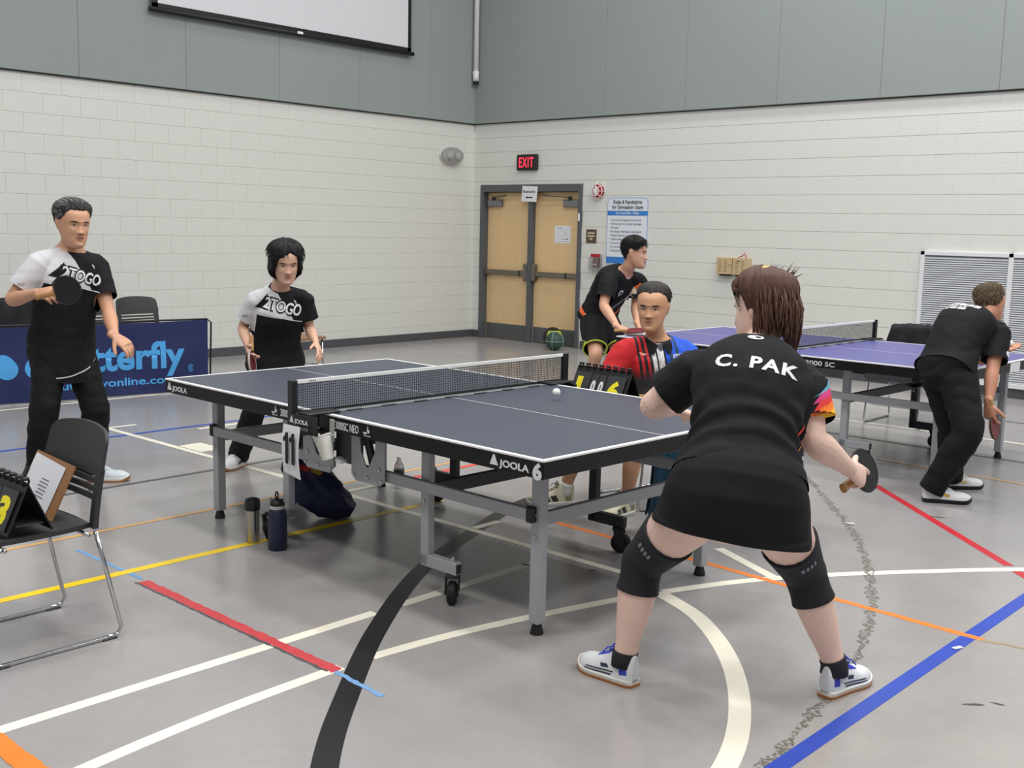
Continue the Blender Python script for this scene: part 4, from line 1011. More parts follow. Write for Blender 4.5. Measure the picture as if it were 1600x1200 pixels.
# exercise balls by the door
for k, (x, y, r_, c1, c2, lab) in enumerate(((-5.76, 7.62, 0.135, (170, 186, 54), (22, 24, 22), 'lime and black basketball by the wooden door, behind the green one'), (-5.50, 7.35, 0.122, (44, 74, 64), (60, 96, 130), 'dark green and blue basketball on the floor by the wooden door'))):
    bt_ = thing('basketball', lab, 'ball', (x, y, 0), 0.4, 'basketballs by the door')
    b_ = MB().sphere((0, 0, r_), r_, 32, 20).build('ball_skin', mat('ball_skin_%d' % k, c1, 0.5, var=0.15, vscale=6, bump=0.15, bscale=250), bt_, smooth=True)
    for ax in range(3):
        pts = [(r_ * 1.0 * math.cos(a), r_ * 1.0 * math.sin(a), 0) for a in [2 * PI * q / 40 for q in range(40)]]
        if ax == 1: pts = [(0, p[0], p[1]) for p in pts]
        if ax == 2: pts = [(p[0], 0.055 * math.cos(2 * PI * i / 20) if False else 0.0, p[1]) for i, p in enumerate(pts)]
        MB().tube([(p[0], p[1], p[2] + r_) for p in pts], 0.004, 6, closed=True).build('seam', mat('seam_%d' % k, c2 if k == 0 else (150, 176, 160), 0.5, var=0.05), bt_)
    if k == 0:
        s_ = MB().sphere((0, 0, r_), r_ * 1.008, 32, 20).mesh('dark_panel', True)
        bm_ = bmesh.new(); bm_.from_mesh(s_)
        bmesh.ops.delete(bm_, geom=[f for f in bm_.faces if not (f.calc_center_median().x < -r_ * 0.35 or f.calc_center_median().z > r_ * 1.72)], context='FACES')
        bm_.to_mesh(s_); bm_.free(); obj('dark_panel', s_, mat('ball_black', (24, 26, 24), 0.55, var=0.1), bt_)
# ball in play above the table
tag(MB().sphere((0, 0, 0), 0.02, 20, 14).build('table_tennis_ball', mat('ball_white', (240, 240, 236), 0.4, var=0.01), None, smooth=True, loc=(0.45, 0.33, 0.80)), 'white table tennis ball in flight above the charcoal table', 'ball')

# ------------------------------------------------------------------ people: body builder
VR = Vector((0.7370, 0.6759, 0.0)); VF = Vector((-0.6740, 0.7387, 0.0))      # along the far court edge / away down the hall
def cr(P, t):
    """Catmull-Rom through a list of tuples at parameter t in [0, len-1]"""
    n = len(P); i = max(0, min(n - 2, int(math.floor(t)))); f = t - i
    p0, p1, p2, p3 = P[max(i - 1, 0)], P[i], P[i + 1], P[min(i + 2, n - 1)]
    return [0.5 * (2 * b + (c - a) * f + (2 * a - 5 * b + 4 * c - d) * f * f + (3 * b - a - 3 * c + d) * f ** 3) for a, b, c, d in zip(p0, p1, p2, p3)]
def loft(mb, keys, sub=4, n=20, ex=2.0, cap=0.55):
    """keys: (centre, right, rx, ry) ; closed tube with softened ends"""
    flat = [tuple(k[0]) + tuple(k[1]) + (k[2], k[3]) for k in keys]
    m = (len(flat) - 1) * sub; rows = [cr(flat, i / sub) for i in range(m + 1)]
    C = [Vector(r[0:3]) for r in rows]
    T = [(C[min(i + 1, m)] - C[max(i - 1, 0)]).normalized() for i in range(m + 1)]
    rings = []
    def ring(c, t, rt, rx, ry):
        rt = Vector(rt); rt = (rt - t * rt.dot(t)).normalized(); fw = t.cross(rt)
        out = []
        for j in range(n):
            a = 2 * PI * j / n; ca, sa = math.cos(a), math.sin(a)
            out.append(c + rt * (math.copysign(abs(ca) ** (2 / ex), ca) * rx) + fw * (math.copysign(abs(sa) ** (2 / ex), sa) * ry))
        return out
    a = rows[0]; e = min(a[6], a[7]) * cap
    if cap:
        rings.append(ring(C[0] - T[0] * e, T[0], a[3:6], a[6] * 0.45, a[7] * 0.45)); rings.append(ring(C[0] - T[0] * e * 0.6, T[0], a[3:6], a[6] * 0.82, a[7] * 0.82))
    for i, r in enumerate(rows): rings.append(ring(C[i], T[i], r[3:6], r[6], r[7]))
    a = rows[-1]; e = min(a[6], a[7]) * cap
    if cap:
        rings.append(ring(C[-1] + T[-1] * e * 0.6, T[-1], a[3:6], a[6] * 0.82, a[7] * 0.82)); rings.append(ring(C[-1] + T[-1] * e, T[-1], a[3:6], a[6] * 0.45, a[7] * 0.45))
    vs = [p for r in rings for p in r]; fs = []
    for i in range(len(rings) - 1):
        for j in range(n): fs.append((i * n + j, i * n + (j + 1) % n, (i + 1) * n + (j + 1) % n, (i + 1) * n + j))
    fs.append(tuple(range(n - 1, -1, -1))); fs.append(tuple((len(rings) - 1) * n + j for j in range(n)))
    mb.add(vs, fs)
def perp(d, hint):
    h = Vector(hint); return (h - d * h.dot(d)).normalized()
def limb(mb, P, radii, hint, n=16, flat=1.0):
    """tube through joints P with radii given as (fraction along the chain of joints, r)"""
    keys = []
    for t, r in radii:
        i = min(int(t), len(P) - 2); c = Vector(P[i]).lerp(Vector(P[i + 1]), t - i)
        d = (Vector(P[i + 1]) - Vector(P[i])).normalized()
        keys.append((c, perp(d, hint), r, r * flat))
    loft(mb, keys, 4, n)
def remesh(mb, voxel, smooth=3, name='body'):
    me = mb.mesh(name)
    o = bpy.data.objects.new(name, me); COL.objects.link(o)
    r = o.modifiers.new('r', 'REMESH'); r.mode = 'VOXEL'; r.voxel_size = voxel; r.use_smooth_shade = True
    if smooth:
        s = o.modifiers.new('s', 'SMOOTH'); s.factor = 0.5; s.iterations = smooth
    bpy.context.view_layer.update()
    out = bpy.data.meshes.new_from_object(o.evaluated_get(bpy.context.evaluated_depsgraph_get()))
    bpy.data.objects.remove(o); bpy.data.meshes.remove(me)
    out.name = name
    return out
def shade(me):
    me.polygons.foreach_set('use_smooth', [True] * len(me.polygons)); me.update()
# ---- head
HSEC = [(-0.122, 0.012, 0.070, 0.035), (-0.116, 0.027, 0.083, 0.012), (-0.104, 0.039, 0.090, -0.012), (-0.085, 0.050, 0.0905, -0.03), (-0.062, 0.059, 0.088, -0.055),
        (-0.032, 0.066, 0.087, -0.078), (0.0, 0.0715, 0.0865, -0.094), (0.03, 0.0745, 0.0905, -0.102), (0.06, 0.0745, 0.084, -0.101), (0.085, 0.067, 0.066, -0.088),
        (0.103, 0.051, 0.041, -0.064), (0.114, 0.029, 0.014, -0.038), (0.118, 0.010, -0.006, -0.018)]
def hsec(z):
    i = 0
    while i < len(HSEC) - 2 and HSEC[i + 1][0] < z: i += 1
    f = (z - HSEC[i][0]) / (HSEC[i + 1][0] - HSEC[i][0])
    v = cr([h[1:] for h in HSEC], i + max(0, min(1, f)))
    return max(v[0], 0.004), v[1], v[2]
def g2(x, z, cx, cz, sx, sz): return math.exp(-((x - cx) / sx) ** 2 - ((z - cz) / sz) ** 2)
def head_pt(a, z, face=True):
    hw, yf, yb = hsec(z); yc = yb + (yf - yb) * 0.48
    ca, sa = math.cos(a), math.sin(a)
    x = 1.06 * hw * math.copysign(abs(ca) ** 0.86, ca)
    y = yc + (yf - yc) * abs(sa) ** 0.9 if sa > 0 else yc - (yc - yb) * abs(sa) ** 0.92
    if face and sa > 0.1:
        ax = abs(x); d = 0.0
        t = max(0, min(1, (0.018 - z) / 0.056))                       # nose ridge
        if -0.046 < z < 0.03: d += (0.004 + 0.021 * t ** 1.3) * math.exp(-(x / (0.009 + 0.006 * t)) ** 2) * min(1, (z + 0.046) / 0.008)
        d += 0.009 * g2(ax, z, 0.0135, -0.035, 0.007, 0.008)
        d -= 0.010 * g2(ax, z, 0.032, 0.002, 0.017, 0.011)            # sockets
        d += 0.005 * g2(ax, z, 0.031, -0.001, 0.012, 0.006)           # lids
        d += 0.004 * g2(ax, z, 0.028, 0.021, 0.022, 0.008)            # brow
        d += 0.005 * g2(ax, z, 0.040, -0.028, 0.016, 0.018)           # cheek
        d += 0.005 * g2(x, z, 0, -0.056, 0.022, 0.0055) + 0.0055 * g2(x, z, 0, -0.070, 0.018, 0.006) - 0.004 * g2(x, z, 0, -0.0625, 0.024, 0.003)
        d += 0.005 * g2(x, z, 0, -0.100, 0.018, 0.011) - 0.003 * g2(x, z, 0, -0.083, 0.02, 0.007)
        y += d * min(1, (sa - 0.1) * 3)
    return Vector((x, y, z))
def zgrid(nv): return [-0.122 + 0.240 * (0.5 - 0.5 * math.cos(PI * (0.02 + 0.96 * k / nv))) for k in range(nv + 1)]
def head_mesh(mb, MW, nu=80, nv=64):
    zs = zgrid(nv); vs = []
    for z in zs:
        for j in range(nu): vs.append(MW @ head_pt(2 * PI * j / nu, z))
    fs = [(i * nu + j, i * nu + (j + 1) % nu, (i + 1) * nu + (j + 1) % nu, (i + 1) * nu + j) for i in range(nv) for j in range(nu)]
    fs += [tuple(range(nu - 1, -1, -1)), tuple(nv * nu + j for j in range(nu))]
    mb.add(vs, fs)
    for s in (-1, 1):                                                   # ears
        keys = []
        for z, w_, th, off in ((-0.032, 0.006, 0.005, 0.0), (-0.022, 0.010, 0.007, 0.003), (-0.005, 0.014, 0.0075, 0.007), (0.012, 0.017, 0.008, 0.010), (0.024, 0.014, 0.007, 0.010), (0.031, 0.007, 0.005, 0.008)):
            keys.append((MW @ Vector((s * (0.071 + off), -0.012 - (z + 0.03) * 0.12, z)), MW.to_3x3() @ Vector((0, 1, 0)), w_ * MW.median_scale, th * MW.median_scale))
        loft(mb, keys, 3, 12)
def hair_mesh(MW, thick, keep, seed=1, nu=120, nv=80, strand=0.004, freq=40, flow=None):
    """shell over the skull: thick(p) gives its depth, keep(p) tells where hair grows"""
    zs = zgrid(nv); vs = []; ok = []
    for z in zs:
        for j in range(nu):
            a = 2 * PI * j / nu; p = head_pt(a, z, False)
            q = head_pt(a + 0.01, z, False); r_ = head_pt(a, min(0.117, z + 0.002), False)
            n = (q - p).cross(r_ - p)
            n = n.normalized() if n.length > 1e-9 else Vector((0, 0, 1))
            if n.dot(p - Vector((0, -0.01, 0.0))) < 0: n = -n
            n = (n * 0.6 + (p - Vector((0, -0.01, 0.01))).normalized() * 0.4).normalized()
            k = keep(p)
            t = thick(p) * max(0.0, min(1.0, k / 0.048)) ** 0.8 if k > 0 else -0.004
            if k > 0:
                u = a * 6 + 2.5 * noise.noise(p * 14 + Vector((seed, 0, 0)))
                t += strand * (noise.noise(Vector((math.cos(a) * freq * 0.25, math.sin(a) * freq * 0.25, z * 14 + seed))) + 0.7 * noise.noise(Vector((math.cos(a) * freq * 0.6, math.sin(a) * freq * 0.6, z * 30 + seed))))
            vs.append(MW @ (p + n * t)); ok.append(k > -0.004)
    fs = []
    for i in range(nv):
        for j in range(nu):
            f = (i * nu + j, i * nu + (j + 1) % nu, (i + 1) * nu + (j + 1) % nu, (i + 1) * nu + j)
            if all(ok[q] for q in f): fs.append(f)
    if ok[nv * nu]: fs.append(tuple(nv * nu + j for j in range(nu)))
    me = bpy.data.meshes.new('hair'); me.from_pydata(vs, [], fs); me.update(); shade(me)
    bm = bmesh.new(); bm.from_mesh(me); bmesh.ops.delete(bm, geom=[v for v in bm.verts if not v.link_faces], context='VERTS'); bm.to_mesh(me); bm.free()
    return me
# ---- hand
def hand(mb, W, D, N, side, curl=(50, 60, 65, 70), thumb=30, s=1.0, spread=0.06, thumb_dir=None):
    W = Vector(W); D = Vector(D).normalized(); N = perp(D, N); S = D.cross(N) * (1 if side == 'r' else -1)
    loft(mb, [(W - D * 0.03 * s, S, 0.027 * s, 0.021 * s), (W, S, 0.027 * s, 0.019 * s), (W + D * 0.03 * s, S, 0.035 * s, 0.0175 * s), (W + D * 0.065 * s, S, 0.041 * s, 0.016 * s), (W + D * 0.092 * s, S, 0.040 * s, 0.0125 * s)], 3, 16, 2.3)
    for k, (off, ln, r) in enumerate(((0.030, 0.076, 0.0092), (0.0105, 0.084, 0.0094), (-0.0095, 0.078, 0.009), (-0.0285, 0.060, 0.008))):
        d = (D + S * (off * spread / 0.03)).normalized(); p = W + D * (0.086 - abs(k - 1) * 0.004) * s + S * off * s
        pts = [p - d * 0.012 * s, p]; c = curl[k]
        for fr, w_ in ((0.45, 0.36), (0.31, 0.40), (0.24, 0.24)):
            ang = math.radians(c * w_); ax = d.cross(N).normalized()
            d = (Matrix.Rotation(ang, 3, ax) @ d).normalized()
            p = p + d * ln * fr * s; pts.append(p)
        keys = []
        for i, q in enumerate(pts):
            t = (pts[min(i + 1, 4)] - pts[max(i - 1, 0)]).normalized()
            keys.append((q, perp(t, S), r * s * (1.0, 1.05, 1.0, 0.93, 0.78)[i], r * s * (1.0, 1.05, 1.0, 0.93, 0.74)[i]))
        loft(mb, keys, 3, 10)
    d = (Vector(thumb_dir).normalized() if thumb_dir else (D * 0.62 + S * 0.70 + N * 0.30).normalized())
    p = W + D * 0.022 * s + S * 0.018 * s; pts = [p, p + d * 0.034 * s]
    for ln in (0.036, 0.028):
        d = (d + D * math.sin(math.radians(thumb)) * 0.6 + N * math.sin(math.radians(thumb)) * 0.25).normalized(); pts.append(pts[-1] + d * ln * s)
    loft(mb, [(q, perp((pts[min(i + 1, 3)] - pts[max(i - 1, 0)]).normalized(), N), (0.016, 0.0135, 0.0115, 0.0088)[i] * s, (0.014, 0.012, 0.0105, 0.008)[i] * s) for i, q in enumerate(pts)], 3, 10)
# ---- torso sections shared by body and shirt
MALE = [(-0.24, .112, .092, 0), (-0.10, .166, .118, -.008), (0.05, .168, .116, -.004), (0.25, .152, .108, .006), (0.45, .156, .112, .008), (0.66, .170, .118, .006), (0.80, .172, .110, 0), (0.90, .142, .090, 0), (0.97, .092, .070, 0), (1.03, .060, .058, 0)]
FEM = [(-0.24, .115, .100, 0), (-0.10, .172, .125, -.010), (0.05, .166, .116, -.006), (0.27, .135, .098, .004), (0.45, .140, .104, .010), (0.64, .154, .118, .016), (0.79, .152, .100, .002), (0.90, .122, .082, 0), (0.97, .078, .064, 0), (1.03, .052, .052, 0)]
class Person:
    def __init__(s, label, J, face, up=(0, 0, 1), sec=MALE, k=1.0, bend=0.02, wide=1.0, deep=1.0, limb_k=1.0, head_k=1.07, skin=(206, 158, 128)):
        s.J = {a: Vector(b) for a, b in J.items()}; s.sec = sec; s.k = k; s.wide = wide; s.deep = deep; s.lk = limb_k
        j = s.J
        s.base = Vector((j['pel'].x, j['pel'].y, 0))
        s.root = thing('person', label, 'person', s.base)
        s.rh = (j['rhp'] - j['lhp']).normalized(); s.rs_ = (j['rs'] - j['ls']).normalized()
        s.up = (j['neck'] - j['pel']).normalized(); s.fw = s.up.cross((s.rh + s.rs_).normalized()).normalized(); s.right = s.fw.cross(s.up)
        s.len = (j['neck'] - j['pel']).length; s.bend = bend
        F = Vector(face).normalized(); U = perp(F, up); Xh = F.cross(U)
        s.F, s.U, s.Xh = F, U, Xh
        m = Matrix((Xh, F, U)).transposed().to_4x4()
        s.MW = Matrix.Translation(j['head']) @ m @ Matrix.Scale(head_k, 4)
        s.hk = head_k
        b = mat('skin_%d_%d_%d' % skin, skin, 0.5, var=0.06, vscale=18, bump=0.05, bscale=150)
        b.node_tree.nodes['Principled BSDF'].inputs['Subsurface Weight'].default_value = 0.08
        b.node_tree.nodes['Principled BSDF'].inputs['Subsurface Radius'].default_value = (0.012, 0.005, 0.003)
        s.skin = b
        s.mb = MB()
    def spine(s, t):
        j = s.J; c = j['pel'].lerp(j['neck'], t)
        return c - s.fw * (s.bend * 4 * max(0, t) * (1 - min(1, t)))
    def torso_keys(s, inf=0.0, t0=-1, t1=2, dinf=None):
        keys = []
        for t, rx, ry, fo in s.sec:
            if t < t0 or t > t1: continue
            rt = s.rh.lerp(s.rs_, max(0, min(1, t))).normalized()
            keys.append((s.spine(t) + s.fw * fo, rt, rx * s.k * s.wide + inf, ry * s.k * s.deep + (inf if dinf is None else dinf)))
        return keys
    def body(s, voxel=0.0045, hands=True, bare_feet=False):
        j, mb, k = s.J, s.mb, s.k * s.lk
        loft(mb, s.torso_keys(), 4, 28, 2.3)
        nb = j['neck']; ht = s.MW @ Vector((0, -0.022, -0.075))
        loft(mb, [(nb - s.up * 0.03, s.rs_, 0.068 * s.k, 0.062 * s.k), (nb + (ht - nb) * 0.3, s.Xh, 0.057 * s.k, 0.057 * s.k), (nb + (ht - nb) * 0.7, s.Xh, 0.054 * s.k, 0.056 * s.k), (ht + s.U * 0.03, s.Xh, 0.054 * s.k, 0.06 * s.k)], 4, 20)
        for a in 'rl':
            sh, el, wr_ = j[a + 's'], j[a + 'e'], j[a + 'w']
            limb(mb, [nb - s.up * 0.035, sh], [(0, 0.052 * s.k), (0.5, 0.05 * s.k), (1.0, 0.056 * k)], s.fw)
            limb(mb, [sh, el, wr_], [(0, 0.056 * k), (0.25, 0.053 * k), (0.6, 0.046 * k), (0.95, 0.039 * k), (1.12, 0.042 * k), (1.3, 0.042 * k), (1.65, 0.033 * k), (1.9, 0.0265 * k), (2.0, 0.026 * k)], s.fw)
            hp, kn, an = j[a + 'hp'], j[a + 'k'], j[a + 'a']
            limb(mb, [hp + (hp - kn).normalized() * 0.02, kn, an], [(0, 0.092 * k), (0.25, 0.09 * k), (0.6, 0.074 * k), (0.92, 0.058 * k), (1.02, 0.056 * k), (1.15, 0.052 * k), (1.32, 0.058 * k), (1.6, 0.048 * k), (1.85, 0.036 * k), (2.0, 0.036 * k)], s.rh, 18)
        head_mesh(mb, s.MW)
        me = remesh(mb, voxel, 2)
        bm = bmesh.new(); bm.from_mesh(me)
        s.bvh = BVHTree.FromBMesh(bm); bm.free()
        s.body_o = obj('body', me, s.skin, s.root); s.put(s.body_o); shade(me)
        return s
    def put(s, o):
        """geometry is authored in room coordinates: shift it under the person's base"""
        o.data.transform(Matrix.Translation(-s.base)); return o
    def sec_at(s, t):
        S_ = s.sec
        for a, b in zip(S_[:-1], S_[1:]):
            if t <= b[0]:
                f = max(0, (t - a[0]) / (b[0] - a[0])); return [a[i] + (b[i] - a[i]) * f for i in (1, 2, 3)]
        return S_[-1][1:]
    def in_torso(s, inf):
        def f(q):
            t = (q - s.J['pel']).dot(s.up) / s.len
            c = s.spine(t); rx, ry, fo = s.sec_at(t); w_ = q - c - s.fw * fo
            rt = s.rh.lerp(s.rs_, max(0, min(1, t))).normalized(); fw = s.up.cross(rt)
            return abs(w_.dot(rt) / (rx * s.k * s.wide + inf + 0.014)) ** 2.35 + abs(w_.dot(fw) / (ry * s.k * s.deep + inf + 0.014)) ** 2.35 < 1.0
        return f
    # ---- clothes
    def cloth(s, name, mb, m, cuts, voxel=0.006, fold=0.005, smooth=4, seed=0, fscale=6.0, crease=None):
        me = remesh(mb, voxel, smooth, name)
        bm = bmesh.new(); bm.from_mesh(me)
        if fold:
            bm.normal_update()
            for v in bm.verts:
                p = v.co * fscale; q = Vector((p.x * 1.0, p.y * 1.0, p.z * 1.6 + seed))
                d = (abs(noise.noise(q)) - 0.25) * 1.2 + 0.5 * noise.noise(q * 2.3)
                if crease: d += crease(v.co)
                v.co += v.normal * (fold * d)
        for cut in cuts:
            c = Vector(cut[0]); d = Vector(cut[1]).normalized(); r = cut[2]; skip = cut[3] if len(cut) > 3 else None
            def near(f):
                q = f.calc_center_median(); w_ = q - c; h = w_.dot(d)
                if abs(h) > max(r, 0.2) or (w_ - d * h).length > r: return False
                return not (skip and skip(q))
            fs = [f for f in bm.faces if near(f)]
            ge = list({x for f in fs for x in list(f.verts) + list(f.edges)} | set(fs))
            bmesh.ops.bisect_plane(bm, geom=ge, plane_co=c, plane_no=d)
            kill = [f for f in bm.faces if (f.calc_center_median() - c).dot(d) > 1e-5 and near(f)]
            bmesh.ops.delete(bm, geom=kill, context='FACES')
        bmesh.ops.delete(bm, geom=[v for v in bm.verts if not v.link_faces], context='VERTS')
        bvh = BVHTree.FromBMesh(bm); bm.to_mesh(me); bm.free()
        o = obj(name, me, m, s.root); s.put(o); shade(me)
        return o, bvh
    def shirt(s, m, sleeve=0.62, hem=-0.16, inf=0.016, sl_inf=0.018, loose=0.012, seed=1, fold=0.006, neck_r=0.075, name='shirt', crease=None, voxel=0.006, neck_t=0.985, neck_tilt=0.35, hem_fwd=0.0):
        j = s.J; mb = MB(); keys = s.torso_keys(inf, max(-0.05, hem + 0.04), 0.98)
        # hem end, extended past the cut
        base = s.sec[1]
        for t in (hem + 0.02, hem - 0.08):
            keys.insert(0, None); keys[0] = (s.spine(t) - s.fw * (0.004 - hem_fwd), s.rh, max(s.sec_at(t)[0], s.sec_at(hem)[0]) * s.k * s.wide + inf + loose, max(s.sec_at(t)[1], s.sec_at(hem)[1]) * s.k * s.deep + inf + loose)
        keys = sorted(keys, key=lambda q: (q[0] - s.J['pel']).dot(s.up))
        loft(mb, keys, 4, 30, 2.35, 0.2)
        nb = j['neck']; k = s.k * s.lk; cuts = []
        for a in 'rl':
            sh, el = j[a + 's'], j[a + 'e']
            limb(mb, [nb - s.up * 0.04, sh], [(0, 0.056 * s.k + 0.008), (0.5, 0.054 * s.k + 0.010), (1.0, 0.056 * k + 0.014)], s.fw)
            d = (el - sh).normalized(); e = sh.lerp(el, sleeve)
            limb(mb, [sh, e + d * 0.05], [(0, 0.058 * k + sl_inf), (0.5, 0.055 * k + sl_inf + 0.004), (1.0, 0.052 * k + sl_inf + 0.008)], s.fw)
            cuts.append((e, d, 0.052 * k + sl_inf + 0.035, s.in_torso(inf)))
        cuts.append((s.spine(hem), -s.up + s.fw * 0.0, 0.40))
        cuts.append((nb.lerp(s.spine(neck_t), 1.0) + s.up * 0.012, s.up + s.fw * neck_tilt, neck_r))
        s.shirt_o, s.shirt_bvh = s.cloth(name, mb, m, cuts, voxel, fold, 4, seed, crease=crease)
        return s.shirt_o
    def legs_cloth(s, name, m, frac, inf=0.018, end_inf=0.03, top=0.28, hip=None, seed=3, fold=0.006, voxel=0.007, cut=True, crease=None):
        """trousers (frac up to 2) or shorts (frac below 1)"""
        j = s.J; mb = MB(); k = s.k * s.lk
        loft(mb, s.torso_keys(inf * 0.9 if hip is None else hip, -0.3, top), 4, 28, 2.3, 0.62)
        cuts = []
        for a in 'rl':
            hp, kn, an = j[a + 'hp'], j[a + 'k'], j[a + 'a']
            P = [hp + (hp - kn).normalized() * 0.02, kn, an]
            full = [(0, 0.092), (0.25, 0.09), (0.6, 0.076), (0.95, 0.064), (1.1, 0.060), (1.35, 0.060), (1.6, 0.054), (1.85, 0.048), (2.0, 0.046)]
            rad = [(t, r * k + inf + (end_inf - inf) * min(1, t / frac)) for t, r in full if t < frac]
            i = min(int(frac), 1); e = P[i].lerp(P[i + 1], frac - i); d = (P[i + 1] - P[i]).normalized()
            rad.append((frac, cr([(r,) for t, r in full], min(len(full) - 1, sum(1 for t, r in full if t < frac)))[0] * k + end_inf))
            if frac < 1: rad.append((min(1.0, frac + 0.08), rad[-1][1]))
            limb(mb, P, rad, s.rh, 20)
            if frac >= 1.9:
                loft(mb, [(an, s.rh, 0.046 * k + end_inf, 0.046 * k + end_inf), (an + d * 0.05, s.rh, 0.046 * k + end_inf, 0.046 * k + end_inf)], 2, 18)
                e = an + d * 0.02
            cuts.append((e, d, 0.10 if frac > 1 else 0.15))
        wt = s.spine(0.30)
        o, b = s.cloth(name, mb, m, cuts if cut else [], voxel, fold, 4, seed, crease=crease)
        return o, b
    def collar(s, m, r=0.062, w_=0.022, name='collar', t=0.985, tilt=0.35, dr=0.0):
        nb = s.J['neck'] + s.up * 0.006; n = (s.up + s.fw * tilt).normalized(); a = perp(n, s.rs_); b = n.cross(a)
        mb = MB(); vs = []; N = 40
        for q in range(N):
            an = 2 * PI * q / N; d = a * math.cos(an) * (r + dr) + b * math.sin(an) * r
            c = nb + s.fw * 0.008 + d
            for (o1, o2) in ((0.004, -w_), (0.0075, -w_ * 0.4), (0.002, 0.003), (-0.004, 0.002), (-0.003, -w_)):
                vs.append(c + d.normalized() * o1 + n * o2)
        M_ = 5
        fs = [(q * M_ + i, ((q + 1) % N) * M_ + i, ((q + 1) % N) * M_ + (i + 1) % M_, q * M_ + (i + 1) % M_) for q in range(N) for i in range(M_)]
        o = mb.add(vs, fs).build(name, m, s.root, smooth=True); return s.put(o)
    def decal(s, name, pts, o, u, v, m, bvh, parent, off=0.0022, fine=0.014, far=0.35):
        """outline (or text mesh) projected onto a surface along its own normal"""
        u = Vector(u).normalized(); v = Vector(v); v = (v - u * v.dot(u)).normalized(); n = u.cross(v); o = Vector(o)
        b = bmesh.new()
        if isinstance(pts, bpy.types.Mesh):
            b.from_mesh(pts)
            for q in b.verts: q.co = o + u * q.co.x + v * q.co.y
        else:
            b.faces.new([b.verts.new(o + u * p + v * q) for p, q in pts])
        bmesh.ops.triangulate(b, faces=b.faces[:])
        for _ in range(7):
            le = [e for e in b.edges if e.calc_length() > fine]
            if not le: break
            bmesh.ops.subdivide_edges(b, edges=le, cuts=1); bmesh.ops.triangulate(b, faces=[f for f in b.faces if len(f.verts) > 3])
        dead = []
        for q in b.verts:
            h = bvh.ray_cast(q.co + n * far, -n, far * 2)
            if h[0] is None: dead.append(q)
            else:
                nn = h[1] if h[1].dot(n) > 0 else -h[1]
                q.co = h[0] + (n * 0.5 + nn * 0.5) * off
        if dead: bmesh.ops.delete(b, geom=dead, context='VERTS')
        me = bpy.data.meshes.new(name); b.to_mesh(me); b.free()
        ob = obj(name, me, m, parent); s.put(ob); shade(me)
        return ob
    def text_on(s, name, st, size, o, u, v, m, bvh, parent, bold=0.02, width=None, off=0.0025, space=1.0, shear=0.0, height=None, fine=0.014):
        me = textmesh(st, size, bold, 0, 'LEFT', space, shear)
        xs = [q.co.x for q in me.vertices]; ys = [q.co.y for q in me.vertices]; k = width / (max(xs) - min(xs)) if width else 1.0
        kh = height / (max(ys) - min(ys)) if height else 1.0
        cx_ = (max(xs) + min(xs)) / 2; cy_ = (max(ys) + min(ys)) / 2
        for q in me.vertices: q.co = Vector(((q.co.x - cx_) * k, (q.co.y - cy_) * kh, 0))
        return s.decal(name, me, o, u, v, m, bvh, parent, off, fine)
    # ---- face
    def fp(s, x, z): return s.MW @ Vector((x, 0.1, z))
    def face(s, brow=(30, 24, 22), lip=(168, 104, 92), smile=False, eye=1.0, glasses=False, brow_w=1.0):
        U, Xh, B, par = s.U, s.Xh, s.bvh, s.body_o
        k = s.hk; D = lambda n, pts, m, off: s.decal(n, [(-a * k, b * k) for a, b in pts], s.MW @ Vector((0, 0.06, 0)), -Xh, U, m, B, par, off, 0.006, 0.12)
        mw = mat('eye_white', (206, 198, 190), 0.3, var=0.02); mk = mat('eye_dark', (26, 18, 16), 0.25, var=0.05); mbw = mat('brow_%d_%d_%d' % brow, brow, 0.8, var=0.2, vscale=200)
        ml = mat('lip_%d_%d_%d' % lip, lip, 0.45, var=0.05); md = mat('mouth_dark', (84, 40, 38), 0.6, var=0.05)
        for g in (-1, 1):
            def arc(x0, x1, zc, h0, h1, n=9):
                top = [(g * (x0 + (x1 - x0) * i / n), zc + h1 * math.sin(PI * i / n) + 0.001 * i / n) for i in range(n + 1)]
                bot = [(g * (x0 + (x1 - x0) * i / n), zc - h0 * math.sin(PI * i / n) + 0.001 * i / n) for i in range(n - 1, 0, -1)]
                p = top + bot
                return p if g < 0 else p[::-1]
            D('eye_white', arc(0.018, 0.046, 0.001, 0.0032 * eye, 0.0042 * eye), mw, 0.0010)
            D('iris', [(g * 0.031 + 0.0048 * math.cos(2 * PI * q / 12), 0.0014 + min(0.0038 * eye, max(-0.003 * eye, 0.0048 * math.sin(2 * PI * q / 12)))) for q in range(12)], mk, 0.0016)
            D('lash_line', arc(0.016, 0.048, 0.0036 * eye, -0.0012, 0.0036 * eye), mk, 0.0018)
            D('eyebrow', arc(0.013, 0.053, 0.0195, 0.0016 * brow_w, 0.0062 * brow_w), mbw, 0.0016)
            D('nostril', [(g * 0.009 + 0.004 * math.cos(2 * PI * q / 8), -0.042 + 0.002 * math.sin(2 * PI * q / 8)) for q in range(8)], md, 0.0012)
        w_ = 0.027 if smile else 0.024; c = 0.008 if smile else -0.001
        def mouth(h0, h1, off, m, ww=1.0):
            n = 12; f = lambda t: c * (2 * t - 1) ** 2
            top = [((2 * i / n - 1) * w_ * ww, -0.0632 + f(i / n) + h1 * math.sin(PI * i / n) ** 0.7) for i in range(n + 1)]
            bot = [((2 * i / n - 1) * w_ * ww, -0.0632 + f(i / n) - h0 * math.sin(PI * i / n) ** 0.7) for i in range(n - 1, 0, -1)]
            D('mouth', top + bot, m, off)
        mouth(0.0085, 0.0062, 0.0010, ml)
        mouth(0.0010, 0.0012, 0.0016, md, 0.98)
        if smile: mouth(0.003, 0.0006, 0.0014, mat('teeth', (214, 204, 190), 0.3, var=0.02), 0.55)
